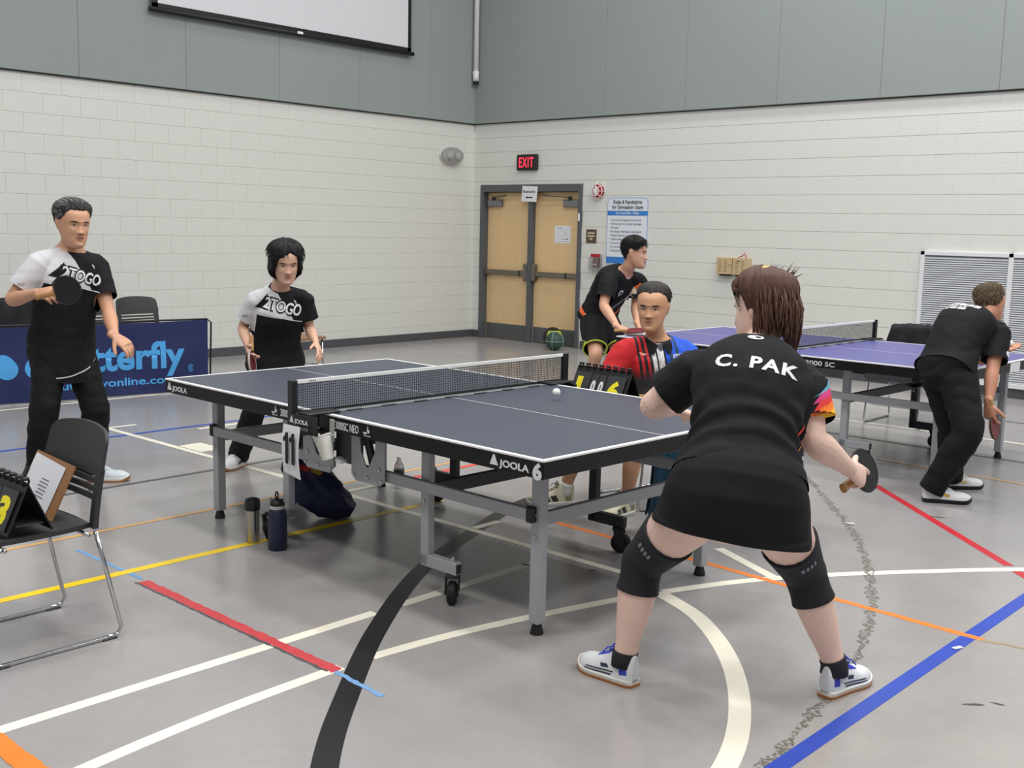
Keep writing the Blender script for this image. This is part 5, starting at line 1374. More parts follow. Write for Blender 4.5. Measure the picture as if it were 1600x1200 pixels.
    def hair(s, rgb, thick, keep, seed=1, strand=0.003, freq=40, rgb2=None, name='hair', rough=0.42):
        m = mat('hair_%d_%d_%d' % rgb, rgb, max(rough, 0.5), spec=0.25, var=0.35, vscale=60, stretch=(3, 3, 0.6), var2=rgb2, bump=0.4, bscale=220)
        o = obj(name, hair_mesh(s.MW, thick, keep, seed, strand=strand, freq=freq), m, s.root); return s.put(o)
    def tufts(s, m, thick, keep, dirf, n=220, ln=0.03, r=0.0022, seed=1, lift=0.25, name='hair_tufts', kmin=0.004, jit=0.18, sink=-0.002):
        rr = random.Random(seed); mb = MB(); c = 0
        while c < n:
            a = rr.uniform(0, 2 * PI); z = rr.uniform(-0.10, 0.117); p = head_pt(a, z, False)
            if keep(p) < kmin: continue
            c += 1
            nr = (p - Vector((0, -0.01, 0.01))).normalized(); b0 = p + nr * (thick(p) * max(0.08, min(1.0, keep(p) / 0.048)) ** 0.8 + sink)
            d = Vector(dirf(p)); d = (d - nr * d.dot(nr)); d = d.normalized() if d.length > 1e-4 else Vector((0, 0, -1))
            d = (d + Vector((rr.uniform(-jit, jit), rr.uniform(-jit, jit), rr.uniform(-jit, jit)))).normalized(); l_ = ln * rr.uniform(0.6, 1.3)
            q1 = b0 + (d + nr * lift).normalized() * l_ * 0.5; q2 = q1 + (d - nr * lift * 1.3).normalized() * l_ * 0.5
            cc = Vector((0, -0.01, 0.01)); r0 = (b0 - cc).length
            if q1.z > 0.0: q1 = cc + (q1 - cc).normalized() * (r0 + lift * l_ * 0.3)
            if q2.z > -0.02: q2 = cc + (q2 - cc).normalized() * (r0 + lift * l_ * 0.15)
            else: q2.x, q2.y = q1.x * 1.0, q1.y * 1.0
            r_ = r * rr.uniform(0.7, 1.3)
            mb.tube([s.MW @ b0, s.MW @ q1, s.MW @ q2], [r_, r_ * 1.1, 0.0003], 5)
        o = mb.build(name, m, s.root, smooth=True); return s.put(o)
    # ---- footwear
    def shoe(s, ankle, toe_dir, m_up, m_sole, m_lace, L=0.285, roll=0.0, lift=0.0, accents=(), sock=None, k=1.0, sock_h=0.06, pitch=0.0, zfloor=0.0):
        t = Vector(toe_dir); t.z = 0; t.normalize(); rt = Vector((t.y, -t.x, 0)); ank = Vector(ankle)
        heel = Vector((ank.x, ank.y, zfloor)) - t * 0.055 * k
        R3 = Matrix((rt, t, Z)).transposed().to_4x4()
        M4 = Matrix.Translation(heel + Z * lift) @ R3 @ Matrix.Rotation(pitch, 4, 'X')
        par = s.root
        def outline(y):
            u = y / (L * k)
            w_ = 0.030 + 0.014 * math.sin(min(1, u * 1.35) * PI * 0.55) + 0.010 * math.exp(-((u - 0.70) / 0.2) ** 2)
            if u > 0.8: w_ *= math.sqrt(max(0.02, 1 - ((u - 0.8) / 0.205) ** 2))
            if u < 0.08: w_ *= math.sqrt(max(0.1, 1 - ((0.08 - u) / 0.095) ** 2))
            return w_ * k, -0.006 * math.sin(u * PI) * k
        ys = [L * k * (0.5 - 0.5 * math.cos(PI * q / 26)) for q in range(27)]
        so = MB(); vs = []
        for y in ys:
            w_, cx_ = outline(y); u = y / (L * k); zb = 0.004 + 0.016 * max(0, (u - 0.82) / 0.18) ** 2
            for x, z in ((-w_ - 0.003, zb + 0.003), (-w_, zb), (w_, zb), (w_ + 0.003, zb + 0.003), (w_ + 0.005, zb + 0.022), (w_ * 0.9, zb + 0.027), (-w_ * 0.9, zb + 0.027), (-w_ - 0.005, zb + 0.022)):
                vs.append(M4 @ Vector((cx_ + x, y, z - 0.004)))
        fs = [(i * 8 + q, i * 8 + (q + 1) % 8, (i + 1) * 8 + (q + 1) % 8, (i + 1) * 8 + q) for i in range(26) for q in range(8)] + [tuple(range(7, -1, -1)), tuple(26 * 8 + q for q in range(8))]
        up = MB(); vs2 = []; n = 16
        for y in ys:
            w_, cx_ = outline(y); u = y / (L * k)
            h = (0.098 if u < 0.30 else 0.098 - 0.056 * min(1, (u - 0.30) / 0.42)) * k
            if u > 0.72: h = 0.042 * k * math.sqrt(max(0.06, 1 - ((u - 0.72) / 0.30) ** 2)) + 0.006
            h += 0.016 * math.exp(-((u - 0.30) / 0.07) ** 2) * k - 0.016 * math.exp(-((u - 0.13) / 0.08) ** 2) * k
            for q in range(n):
                a = PI * q / (n - 1); ca = math.cos(a)
                vs2.append(M4 @ Vector((cx_ + w_ * math.copysign(abs(ca) ** 0.7, ca) * (1 - 0.28 * math.sin(a) ** 2 * (1 if u < 0.55 else 0.4)), y, 0.018 + h * math.sin(a) ** 0.8)))
        fs2 = [(i * n + q, i * n + q + 1, (i + 1) * n + q + 1, (i + 1) * n + q) for i in range(26) for q in range(n - 1)] + [tuple(range(n - 1, -1, -1)), tuple(26 * n + q for q in range(n))] + [(i * n, (i + 1) * n, (i + 1) * n + n - 1, i * n + n - 1) for i in range(26)]
        sh = up.add(vs2, fs2).build('shoe', m_up, par); s.put(sh); autosmooth(sh, 60)
        o = so.add(vs, fs).build('midsole', M_SOLW if m_sole is M_GUM else m_sole, sh); s.put(o); autosmooth(o, 50)
        if m_sole is M_GUM:
            vs3 = []
            for y in ys:
                w_, cx_ = outline(y); u = y / (L * k); zb = 0.016 * max(0, (u - 0.82) / 0.18) ** 2
                for x, z in ((-w_ - 0.004, zb), (w_ + 0.004, zb), (w_ + 0.0065, zb + 0.010 + 0.008 * max(0, (u - 0.8) / 0.2)), (-w_ - 0.0065, zb + 0.010 + 0.008 * max(0, (u - 0.8) / 0.2))):
                    vs3.append(M4 @ Vector((cx_ + x, y + (0.004 if u > 0.98 else (-0.003 if u < 0.02 else 0)), z)))
            fs3 = [(i * 4 + q, i * 4 + (q + 1) % 4, (i + 1) * 4 + (q + 1) % 4, (i + 1) * 4 + q) for i in range(26) for q in range(4)] + [(3, 2, 1, 0), (104, 105, 106, 107)]
            o = MB().add(vs3, fs3).build('outsole', m_sole, sh); s.put(o)
        bmq = bmesh.new(); bmq.from_mesh(sh.data)
        for v in bmq.verts: v.co += s.base
        bv = BVHTree.FromBMesh(bmq); bmq.free()
        def on_top(x, y, lift_=0.002):
            h = bv.ray_cast(M4 @ Vector((x, y, 0.3)), Vector((0, 0, -1)))
            return (h[0] if h[0] is not None else M4 @ Vector((x, y, 0.06))) + Z * lift_
        la = MB()
        for q in range(5):
            y = (0.34 + q * 0.06) * L * k; w_ = 0.022 * k
            for g in (-1, 1):
                la.tube([on_top(g * w_ * t_, y + 0.006 * t_) for t_ in (-1, -0.5, 0, 0.5, 1)], 0.0034, 6)
        for g in (-1, 1):
            c0 = on_top(0, 0.34 * L * k, 0.004)
            la.tube([c0, c0 + rt * g * 0.018 + Z * 0.012, c0 + rt * g * 0.036 + Z * 0.002, c0 + rt * g * 0.03 - Z * 0.014 + t * 0.01, c0], 0.003, 6)
            la.tube([c0, c0 + rt * g * 0.03 + t * 0.02 - Z * 0.004, c0 + rt * g * 0.045 + t * 0.03 - Z * 0.022], 0.0025, 6)
        o = la.build('laces', m_lace, sh); s.put(o)
        for g in (-1, 1):
            for (pts, m_) in accents:
                s.decal('shoe_stripe', [(p * k if g > 0 else -p * k, q) for p, q in (pts if g > 0 else pts[::-1])], M4 @ Vector((0, 0, 0)) + rt * g * 0.05, t * g, Z, m_, bv, sh, 0.0016, 0.02, 0.1) if g > 0 else s.decal('shoe_stripe', [(-p * k, q) for p, q in pts][::-1], M4 @ Vector((0, 0, 0)) - rt * 0.05, -t, Z, m_, bv, sh, 0.0016, 0.02, 0.1)
        if sock:
            lo = ank + Vector((0, 0, -0.03)); hi = ank + (s.J['rk' if (ank - s.J['ra']).length < (ank - s.J['la']).length else 'lk'] - ank).normalized() * sock_h
            r_ = 0.036 * s.k * s.lk + 0.003
            mbk = MB(); mbk.tube([lo, ank, ank.lerp(hi, 0.6), hi], [r_ + 0.004, r_ + 0.002, r_, r_ + 0.0005], 18)
            so_ = mbk.build('sock', sock, par, smooth=True); s.put(so_)
        return sh
# ---- bats
def bat(label, c, n_dir, tip_dir, front, back, edge, handle=(176, 132, 84), butt=True):
    """c: blade centre; n_dir: face normal; tip_dir: from handle to tip"""
    t = Vector(tip_dir).normalized(); n = perp(t, n_dir); x = t.cross(n)
    c = Vector(c); r = thing('table_tennis_bat', label, 'bat', c - t * 0.17)
    base = c - t * 0.17
    out = []
    for q in range(36):
        a = 2 * PI * q / 36; out.append((0.0765 * math.cos(a), 0.080 * math.sin(a) + (0.006 if math.sin(a) < -0.5 else 0)))
    def face(name, off, th, m, sc=1.0, cut=-0.064):
        pts = [(p * sc, max(q * sc, cut)) for p, q in out]
        mb = MB().prism(pts, (c - base + n * off, x * -1, t), th); return mb.build(name, m, r)
    face('blade', -0.003, 0.006, mat('blade_ply', (196, 156, 104), 0.5, var=0.08, vscale=30), 1.0, -1)
    face('front_rubber', 0.003, 0.004, front, 0.99)
    face('back_rubber', -0.007, 0.004, back, 0.99)
    MB().tube([(c - base) + x * (0.0775 * math.cos(a)) + t * (0.081 * math.sin(a)) for a in [-1.05 + (PI + 2.1) * q / 30 for q in range(31)]], 0.0045, 6).build('edge_tape', edge, r)
    hb = MB(); b0 = c - base - t * 0.072
    loft(hb, [(b0, x, 0.017, 0.010), (b0 - t * 0.02, x, 0.0145, 0.0115), (b0 - t * 0.06, x, 0.0145, 0.012), (b0 - t * 0.10, x, 0.0175, 0.0125)], 3, 16, 2.4, 0.1)
    h = hb.build('handle', mat('handle_%d' % handle[0], handle, 0.5, var=0.12, vscale=20), r, smooth=True)
    return r

# ------------------------------------------------------------------ people
FAB = dict(rough=0.82, var=0.12, vscale=14, bump=0.12, bscale=420)
M_BLK = mat('black_jersey', (19, 20, 24), spec=0.3, **FAB)
M_BLK2 = mat('black_trouser', (16, 17, 20), spec=0.3, **FAB)
M_SHW = mat('shoe_white', (222, 224, 226), 0.45, var=0.04, vscale=20)
M_GUM = mat('gum_sole', (168, 112, 66), 0.5, var=0.08)
M_SOLW = mat('sole_white', (224, 224, 218), 0.5, var=0.04)
M_SOCKW = mat('sock_white', (220, 220, 216), 0.8, var=0.04)
M_SOCKK = mat('sock_black', (28, 30, 36), 0.8, var=0.08)
M_LACW = mat('lace_white', (230, 230, 230), 0.7, var=0.03)
M_LACB = mat('lace_blue', (44, 62, 190), 0.6, var=0.06)
M_BLUEA = mat('accent_blue', (52, 66, 186), 0.5, var=0.05)
M_NAVYA = mat('accent_navy', (40, 46, 70), 0.5, var=0.05)
M_RBK = mat('rubber_black_sheet', (20, 20, 23), 0.6, var=0.06)
M_RBR = mat('rubber_red_sheet', (112, 30, 40), 0.5, var=0.06)
M_EDGK = mat('edge_black', (30, 30, 32), 0.6, var=0.05)
M_PINK = mat('edge_pink', (224, 96, 176), 0.5, var=0.05)
def plane_mat(name, ca, cb, groups, base, rough=0.82):
    """cloth in colour ca; cb where a point lies on the positive side of every plane of any one group"""
    m = bpy.data.materials.new(name); m.use_nodes = True; nt = m.node_tree; b = nt.nodes['Principled BSDF']; b.inputs['Roughness'].default_value = rough
    b.inputs['Specular IOR Level'].default_value = 0.3
    tc = nt.nodes.new('ShaderNodeTexCoord'); tot = None
    for planes in groups:
        fac = None
        for p, n in planes:
            n = Vector(n).normalized(); p = Vector(p) - base
            d = nt.nodes.new('ShaderNodeVectorMath'); d.operation = 'DOT_PRODUCT'; d.inputs[1].default_value = n
            nt.links.new(tc.outputs['Object'], d.inputs[0])
            g = nt.nodes.new('ShaderNodeMath'); g.operation = 'GREATER_THAN'; g.inputs[1].default_value = p.dot(n)
            nt.links.new(d.outputs['Value'], g.inputs[0])
            if fac is None: fac = g
            else:
                mu = nt.nodes.new('ShaderNodeMath'); mu.operation = 'MULTIPLY'; nt.links.new(fac.outputs[0], mu.inputs[0]); nt.links.new(g.outputs[0], mu.inputs[1]); fac = mu
        if tot is None: tot = fac
        else:
            mu = nt.nodes.new('ShaderNodeMath'); mu.operation = 'MAXIMUM'; nt.links.new(tot.outputs[0], mu.inputs[0]); nt.links.new(fac.outputs[0], mu.inputs[1]); tot = mu
    mx = nt.nodes.new('ShaderNodeMix'); mx.data_type = 'RGBA'; mx.inputs['A'].default_value = lin(ca); mx.inputs['B'].default_value = lin(cb)
    nt.links.new(tot.outputs[0], mx.inputs['Factor']); nt.links.new(mx.outputs['Result'], b.inputs['Base Color'])
    return m
def short_hair(front=0.074, side=0.004, back=-0.055, temple=0.02, jag=0.006):
    """hairline: low at the nape, over the ears, receding at the temples, then across the brow"""
    def keep(p):
        x, y, z = p
        f = max(0, min(1, (y + 0.005) / 0.075)); b = max(0, min(1, (-y - 0.02) / 0.06))
        h = side + (front - side) * (f ** 1.3) + (back - side) * b
        h += temple * f * max(0, min(1, (abs(x) - 0.022) / 0.02)) * max(0, 1 - max(0, abs(x) - 0.05) / 0.02)
        if -0.03 < y < 0.012 and abs(x) > 0.055: h = max(h, 0.018)
        return z - h + jag * noise.noise(Vector((x * 90, y * 90, z * 25)))
    return keep
def ribbon(P, w_):
    """closed outline of a band of width w_ along the 2-D points P"""
    a, b = [], []
    for i, p in enumerate(P):
        q0, q1 = P[max(i - 1, 0)], P[min(i + 1, len(P) - 1)]; t = Vector((q1[0] - q0[0], q1[1] - q0[1])).normalized()
        a.append((p[0] - t.y * w_ / 2, p[1] + t.x * w_ / 2)); b.append((p[0] + t.y * w_ / 2, p[1] - t.x * w_ / 2))
    return b + a[::-1]
def togo_shirt(P, seed, w=1.0, hem=-0.30, lift=0.0):
    """white-shouldered black jersey with angular lettering"""
    c = P.spine(0.72) + P.up * lift
    L_ = -P.right
    m = plane_mat('jersey_white_black_%d' % seed, (19, 20, 24), (214, 214, 218), [[(c - P.up * 0.045, (P.up + P.right * -0.10)), (c + P.up * 0.04 + L_ * 0.012, (P.right + P.up * -0.62))], [(P.J['rs'] + P.right * 0.012, P.right), (c - P.up * 0.16, P.up)]], P.base)
    P.shirt(m, sleeve=0.66, hem=hem, loose=0.034, seed=seed, fold=0.007, hem_fwd=0.05)
    B, S = P.shirt_bvh, P.shirt_o
    o = c + P.up * 0.026 + L_ * 0.005
    u = (L_ * 1.0 - P.up * 0.22); v = P.up
    P.text_on('lettering_outline', '2TOGO', 0.1, o, u, v, M_BLK, B, S, 0.085, 0.262 * w, 0.0024, 0.98, 0.15, 0.086)
    P.decal('print_triangle', [(-0.165 * w, -0.045), (-0.105 * w, -0.042), (-0.105 * w, 0.055)], o, u, v, M_BLK, B, S, 0.0022)
    P.text_on('lettering', '2TOGO', 0.1, o + P.up * 0.0, u, v, mat('print_white', (222, 222, 224), 0.6), B, S, 0.02, 0.235 * w, 0.0036, 0.92, 0.15, 0.068)
    P.decal('print_stripe', ribbon([(-0.155 * w, -0.066), (0.14 * w, -0.066)], 0.006), o, u, v, MATS['print_white'], B, S, 0.003)
    P.decal('piping', ribbon([(-0.155, -0.055), (-0.13, -0.062), (-0.05, -0.045), (0.05, -0.012), (0.10, 0.008), (0.12, 0.03), (0.16, 0.045)], 0.007), P.spine(hem * 0.5), L_, P.up, MATS['print_white'], B, S, 0.003)
    P.decal('shoulder_mark', [(-0.012, 0.01), (-0.004, 0.012), (0.008, -0.002), (0.004, -0.016), (0.0, -0.004)], P.spine(0.86) + L_ * 0.085, L_, P.up, MATS['print_white'], B, S, 0.003)
    sp = P.J['rs'].lerp(P.J['re'], 0.56)
    ad = (P.J['re'] - P.J['rs']).normalized(); n_ = perp(ad, -VF + VR * 0.1)
    u2 = (-ad).cross(n_) * -1 if False else n_.cross(ad) * -1
    P.text_on('sleeve_mark', '////', 0.022, sp, perp(n_, VR), Z, M_GINK, B, S, 0.02, 0.045, 0.003)
    P.collar(M_BLK, 0.066 * P.k, 0.020)

# ---- man at left holding the bat up
J = dict(head=(-2.38, -0.72, 1.56), neck=(-2.465, -0.70, 1.415), rs=(-2.46, -0.885, 1.335), ls=(-2.50, -0.525, 1.315), re=(-2.53, -1.035, 1.12), rw=(-2.215, -1.015, 1.178),
         le=(-2.34, -0.535, 1.03), lw=(-2.09, -0.635, 0.925), pel=(-2.55, -0.73, 0.83), rhp=(-2.53, -0.81, 0.81), lhp=(-2.55, -0.64, 0.80), lk=(-2.38, -0.615, 0.45), la=(-2.46, -0.63, 0.085), rk=(-2.45, -0.90, 0.455), ra=(-2.57, -0.89, 0.085))
p1 = Person('man in a white-shouldered black jersey at left holding a black bat up', J, VR * 0.72 - VF * 0.68 - Z * 0.10, Z + VR * 0.05, wide=1.12, deep=1.16, limb_k=1.0, head_k=1.10, skin=(204, 154, 124), bend=0.015)
hand(p1.mb, J['rw'], VR * 0.75 - VF * 0.55 + Z * 0.02, VF * 0.6 - Z * 0.5, 'r', (35, 85, 95, 100), 20, 1.05)
hand(p1.mb, J['lw'], Vector((0.10, 0.02, -0.09)) + VR * 0.06, VF * 0.4 - VR * 0.7, 'l', (55, 62, 66, 70), 30, 1.05)
p1.body(0.0045)
p1.face((60, 56, 54), (150, 96, 84), eye=0.8)
k1 = short_hair(0.080, 0.010, -0.05, 0.018); t1 = lambda p: 0.010 + 0.014 * max(0, min(1, (p.z - 0.03) / 0.05))
p1.hair((70, 68, 68), t1, k1, 3, 0.004, 50, (34, 33, 34))
p1.tufts(mat('hair_grey_strands', (176, 175, 174), 0.5, var=0.45, vscale=25, var2=(84, 82, 82)), t1, lambda p: min(k1(p), p.y + 0.075, p.z - 0.02), lambda p: (0.25 * p.x / 0.07, -0.9, -0.1 if p.z < 0.09 else 0.0), 520, 0.042, 0.0020, 31, 0.07, jit=0.12, sink=0.0015)
p1.tufts(MATS['hair_70_68_68'], t1, k1, lambda p: (0, -0.75, -0.6), 260, 0.026, 0.0017, 32, 0.06)
togo_shirt(p1, 11, 1.1, -0.30, 0.0)
p1.legs_cloth('trousers', M_BLK2, 2.0, 0.008, 0.034, seed=5, fold=0.010, top=0.06, hip=0.010)
for a, d in (('l', (0.62, 0.78, 0)), ('r', (0.9, 0.2, 0))):
    p1.shoe(J[a + 'a'], d, mat('shoe_pale_blue', (206, 216, 222), 0.45, var=0.05), M_GUM, M_LACW, 0.29, accents=[([(0.05, 0.03), (0.16, 0.03), (0.12, 0.055), (0.08, 0.06)], M_SHW)], sock=M_SOCKK)
bat('black bat held up by the man at left in front of his chest', (-1.965, -0.975, 1.205), -VF + VR * 0.25, VR + Z * 0.25, M_RBK, M_RBK, M_EDGK)

# ---- woman at the far end of the near table
J = dict(head=(-1.84, 0.385, 1.345), neck=(-1.95, 0.42, 1.185), rs=(-2.01, 0.290, 1.112), ls=(-1.89, 0.560, 1.112), re=(-2.15, 0.275, 0.925), rw=(-1.955, 0.175, 0.83),
         le=(-1.90, 0.615, 0.915), lw=(-1.69, 0.505, 0.85), pel=(-2.06, 0.46, 0.70), rhp=(-2.09, 0.385, 0.68), lhp=(-2.03, 0.535, 0.68), rk=(-1.97, 0.23, 0.40), ra=(-2.225, 0.285, 0.085), lk=(-1.83, 0.46, 0.40), la=(-2.03, 0.60, 0.085))
p2 = Person('woman with bobbed black hair waiting at the far end of the charcoal table', J, -VF * 0.86 + VR * 0.36 - Z * 0.22, Z, sec=FEM, k=0.97, wide=1.08, deep=1.05, limb_k=0.88, head_k=1.04, skin=(214, 170, 146), bend=0.02)
hand(p2.mb, J['rw'], Vector((0.07, -0.03, -0.06)), VR * 0.8 + Z * 0.1, 'r', (60, 80, 90, 95), 25, 0.95)
hand(p2.mb, J['lw'], Vector((0.07, -0.02, -0.06)), -VR * 0.7 + VF * 0.3, 'l', (35, 42, 48, 55), 20, 0.95, 0.10)
p2.body(0.0045)
p2.face((40, 30, 28), (186, 118, 110), eye=1.05, brow_w=0.8)
def bob_keep(p):
    x, y, z = p
    if y > 0.012:
        q = x + 0.012
        h = 0.078 - 0.55 * max(0, abs(q) - 0.004) - 6.0 * max(0, abs(x) - 0.052)
        return z - h + 0.004 * noise.noise(Vector((x * 80, y * 80, z * 30)))
    return z + 0.098 + 0.006 * noise.noise(Vector((x * 60, y * 60, 1)))
def bob_thick(p):
    side = max(0, min(1, (0.02 - p.z) / 0.04)); low = max(0, min(1, (-0.055 - p.z) / 0.05))
    return 0.017 + 0.016 * max(0, min(1, (p.z - 0.03) / 0.06)) + 0.017 * side - 0.006 * low
p2.hair((20, 18, 20), bob_thick, bob_keep, 5, 0.004, 60, (38, 35, 38), rough=0.38)
p2.tufts(MATS['hair_20_18_20'], bob_thick, bob_keep, lambda p: (0.5 * p.x / 0.07, 0.05 if p.y > 0 else -0.1, -1.0 if p.z < 0.09 else -0.3), 520, 0.050, 0.0020, 41, 0.0, kmin=0.012, jit=0.06)
togo_shirt(p2, 12, 1.02, -0.30, 0.018)
p2.legs_cloth('trousers', M_BLK2, 2.0, 0.008, 0.032, seed=6, fold=0.008, top=0.06, hip=0.010)
p2.shoe(J['ra'], (0.35, -0.93, 0), M_SHW, M_GUM, M_LACW, 0.26, accents=[([(0.06, 0.035), (0.15, 0.03), (0.12, 0.05), (0.09, 0.055)], M_NAVYA)], sock=M_SOCKK)
p2.shoe(J['la'], (0.85, -0.5, 0), M_SHW, M_GUM, M_LACW, 0.26, sock=M_SOCKK)
bat('bat held edge-on and low by the woman at the far end', (-1.865, 0.150, 0.735), VR - VF * 0.05, -Z * 0.9 - VF * 0.35 + VR * 0.1, M_RBR, M_RBK, mat('edge_pale', (196, 190, 196), 0.5))

# ---- man crouching by the door end of the violet table
J = dict(head=(-1.65, 3.81, 1.405), neck=(-1.755, 3.82, 1.245), rs=(-1.775, 3.635, 1.185), ls=(-1.74, 4.01, 1.165), re=(-1.735, 3.51, 0.97), rw=(-1.51, 3.41, 0.82),
         le=(-1.75, 3.98, 0.95), lw=(-1.57, 3.77, 0.81), pel=(-2.01, 3.81, 0.86), rhp=(-2.01, 3.73, 0.83), lhp=(-2.02, 3.90, 0.82), rk=(-1.78, 3.48, 0.56), ra=(-1.94, 3.58, 0.09), lk=(-1.73, 3.74, 0.55), la=(-1.83, 3.90, 0.09))
p3 = Person('smiling man in black jersey and shorts leaning on his knees beside the rules board', J, VR * 0.92 - VF * 0.34 - Z * 0.06, Z + VR * 0.15, wide=1.06, deep=1.08, limb_k=1.02, head_k=1.04, skin=(210, 160, 132), bend=0.045)
hand(p3.mb, J['rw'], VR * 0.8 - Z * 0.35 - VF * 0.2, VF * 0.3 - Z * 0.8, 'r', (70, 85, 92, 96), 25, 1.0)
hand(p3.mb, J['lw'], VR * 0.4 - Z * 0.6 - VF * 0.3, -VR * 0.4 + VF * 0.1, 'l', (40, 45, 50, 55), 20, 1.0)
p3.body(0.006)
p3.face((24, 20, 20), (170, 96, 86), smile=True, eye=0.75)
k3 = short_hair(0.060, 0.008, -0.06, 0.004); t3 = lambda p: 0.012 + 0.018 * max(0, min(1, (p.z - 0.03) / 0.06))
p3.hair((18, 17, 19), t3, k3, 7, 0.005, 60, (36, 34, 36))
p3.tufts(MATS['hair_18_17_19'], t3, k3, lambda p: (0.3, 0.9 if p.y > -0.03 else -0.4, -0.5), 320, 0.035, 0.0022, 51, 0.16)
p3.shirt(M_BLK, sleeve=0.72, hem=-0.13, loose=0.016, seed=13, fold=0.008)
B, S = p3.shirt_bvh, p3.shirt_o; L_ = -p3.right; U_ = p3.up
m_or = mat('print_orange', (236, 104, 48), 0.6); m_cr = mat('print_cream', (226, 206, 178), 0.6); m_gy = mat('print_grey', (116, 122, 132), 0.6)
oc = p3.spine(0.6)
p3.decal('print_stripe', ribbon([(0.145, 0.145), (0.115, 0.085)], 0.026), oc, L_, U_, m_or, B, S)
p3.decal('print_stripe', ribbon([(0.115, 0.088), (0.085, 0.025)], 0.026), oc, L_, U_, m_cr, B, S)
p3.decal('print_stripe', ribbon([(0.087, 0.028), (0.02, -0.07), (-0.06, -0.15)], 0.028), oc, L_, U_, m_gy, B, S)
p3.decal('print_stripe', ribbon([(0.12, -0.09), (0.05, -0.16), (-0.02, -0.21)], 0.02), oc, L_, U_, m_or, B, S)
p3.decal('name_badge', [(0.06, -0.04), (0.125, -0.03), (0.12, 0.025), (0.055, 0.015)], oc, L_, U_, M_PAPER, B, S, 0.004)
p3.decal('shield_emblem', [(-0.03, 0.06), (-0.055, 0.065), (-0.075, 0.06), (-0.075, 0.03), (-0.055, 0.0), (-0.032, 0.03)][::-1], oc, L_, U_, M_LOGO, B, S)
p3.decal('shield_centre', [(-0.042, 0.05), (-0.055, 0.055), (-0.064, 0.05), (-0.064, 0.032), (-0.055, 0.014), (-0.044, 0.032)][::-1], oc, L_, U_, M_BLK, B, S, 0.0035)
p3.decal('hem_band', ribbon([(-0.16, 0.0), (-0.06, -0.006), (0.0, -0.01)], 0.035), p3.spine(0.02) + p3.right * 0.1, p3.fw, U_, m_or, B, S)
p3.decal('hem_band', ribbon([(0.0, -0.01), (0.07, -0.016), (0.16, -0.03)], 0.035), p3.spine(0.02) + p3.right * 0.1, p3.fw, U_, m_cr, B, S)
p3.collar(M_WHITE, 0.058, 0.016)
so, sb = p3.legs_cloth('shorts', M_BLK2, 0.84, 0.024, 0.036, seed=7, fold=0.008, top=0.06, hip=0.010)
m_lm = mat('lime_trim', (196, 220, 70), 0.6)
for a in 'rl':
    hp, kn = p3.J[a + 'hp'], p3.J[a + 'k']; e = hp.lerp(kn, 0.845); d = (kn - hp).normalized(); mb_ = MB()
    r0 = perp(d, p3.rh); r1 = d.cross(r0)
    mb_.tube([e + r0 * (0.101 * math.cos(q * PI / 15)) + r1 * (0.101 * math.sin(q * PI / 15)) for q in range(30)], 0.006, 6, closed=True)
    p3.put(mb_.build('hem_trim', m_lm, so, smooth=True))
hp, kn = p3.J['rhp'], p3.J['rk']
p3.text_on('lettering', 'DONIC', 0.04, hp.lerp(kn, 0.68) + p3.right * 0.12, VR, Z, m_lm, sb, so, 0.03, 0.09, 0.003)
for a in 'rl': p3.shoe(J[a + 'a'], (0.95, -0.1, 0), M_SHW, M_GUM, M_LACW, 0.28, sock=M_SOCKW)
bat('red bat held flat at the knees by the smiling man', (-1.335, 3.42, 0.800), Z + VF * -0.15, VR * 0.9 - VF * 0.3 + Z * 0.05, M_RBR, M_RBK, M_RBR)

# ---- seated umpire
J = dict(head=(0.215, 1.45, 1.155), neck=(0.185, 1.54, 0.975), rs=(0.085, 1.375, 0.905), ls=(0.29, 1.685, 0.895), re=(0.03, 1.26, 0.70), rw=(0.13, 1.13, 0.655),
         le=(0.42, 1.66, 0.69), lw=(0.40, 1.42, 0.62), pel=(0.19, 1.58, 0.545), rhp=(0.12, 1.50, 0.525), lhp=(0.26, 1.62, 0.525), rk=(0.01, 1.13, 0.49), ra=(-0.105, 1.09, 0.085), lk=(0.33, 1.18, 0.49), la=(0.285, 1.17, 0.085))
p4 = Person('seated umpire in a red, white and blue striped polo shirt', J, -VF * 0.90 - VR * 0.32 - Z * 0.05, Z, wide=1.08, deep=1.15, limb_k=1.0, head_k=1.10, skin=(206, 156, 122), bend=0.03)
hand(p4.mb, J['rw'], Vector((0.10, -0.02, -0.01)), -VR * 0.2 - Z * 0.8, 'r', (40, 45, 50, 55), 20, 1.0)
hand(p4.mb, J['lw'], Vector((-0.06, -0.09, -0.02)), -Z, 'l', (30, 35, 40, 45), 20, 1.0)
p4.body(0.0045)
p4.face((38, 34, 32), (176, 118, 100), eye=0.8)
def k4(p):
    x, y, z = p
    f = max(0, min(1, (y + 0.01) / 0.085)); b = max(0, min(1, (-y - 0.02) / 0.06))
    h = 0.010 + (0.104 - 0.010) * f ** 0.62 - 0.065 * b - 0.020 * f * max(0, 1 - abs(x) / 0.035)
    if -0.03 < y < 0.012 and abs(x) > 0.055: h = max(h, 0.018)
    return z - h + 0.005 * noise.noise(Vector((x * 90, y * 90, z * 25)))
t4 = lambda p: 0.006 + 0.016 * max(0, min(1, (p.z - 0.04) / 0.06))
p4.hair((42, 39, 40), t4, k4, 9, 0.004, 50, (76, 72, 72))
p4.tufts(MATS['hair_42_39_40'], t4, k4, lambda p: (0.5 * p.x / 0.07, -0.8, -0.4), 420, 0.032, 0.0017, 61, 0.10, jit=0.14)
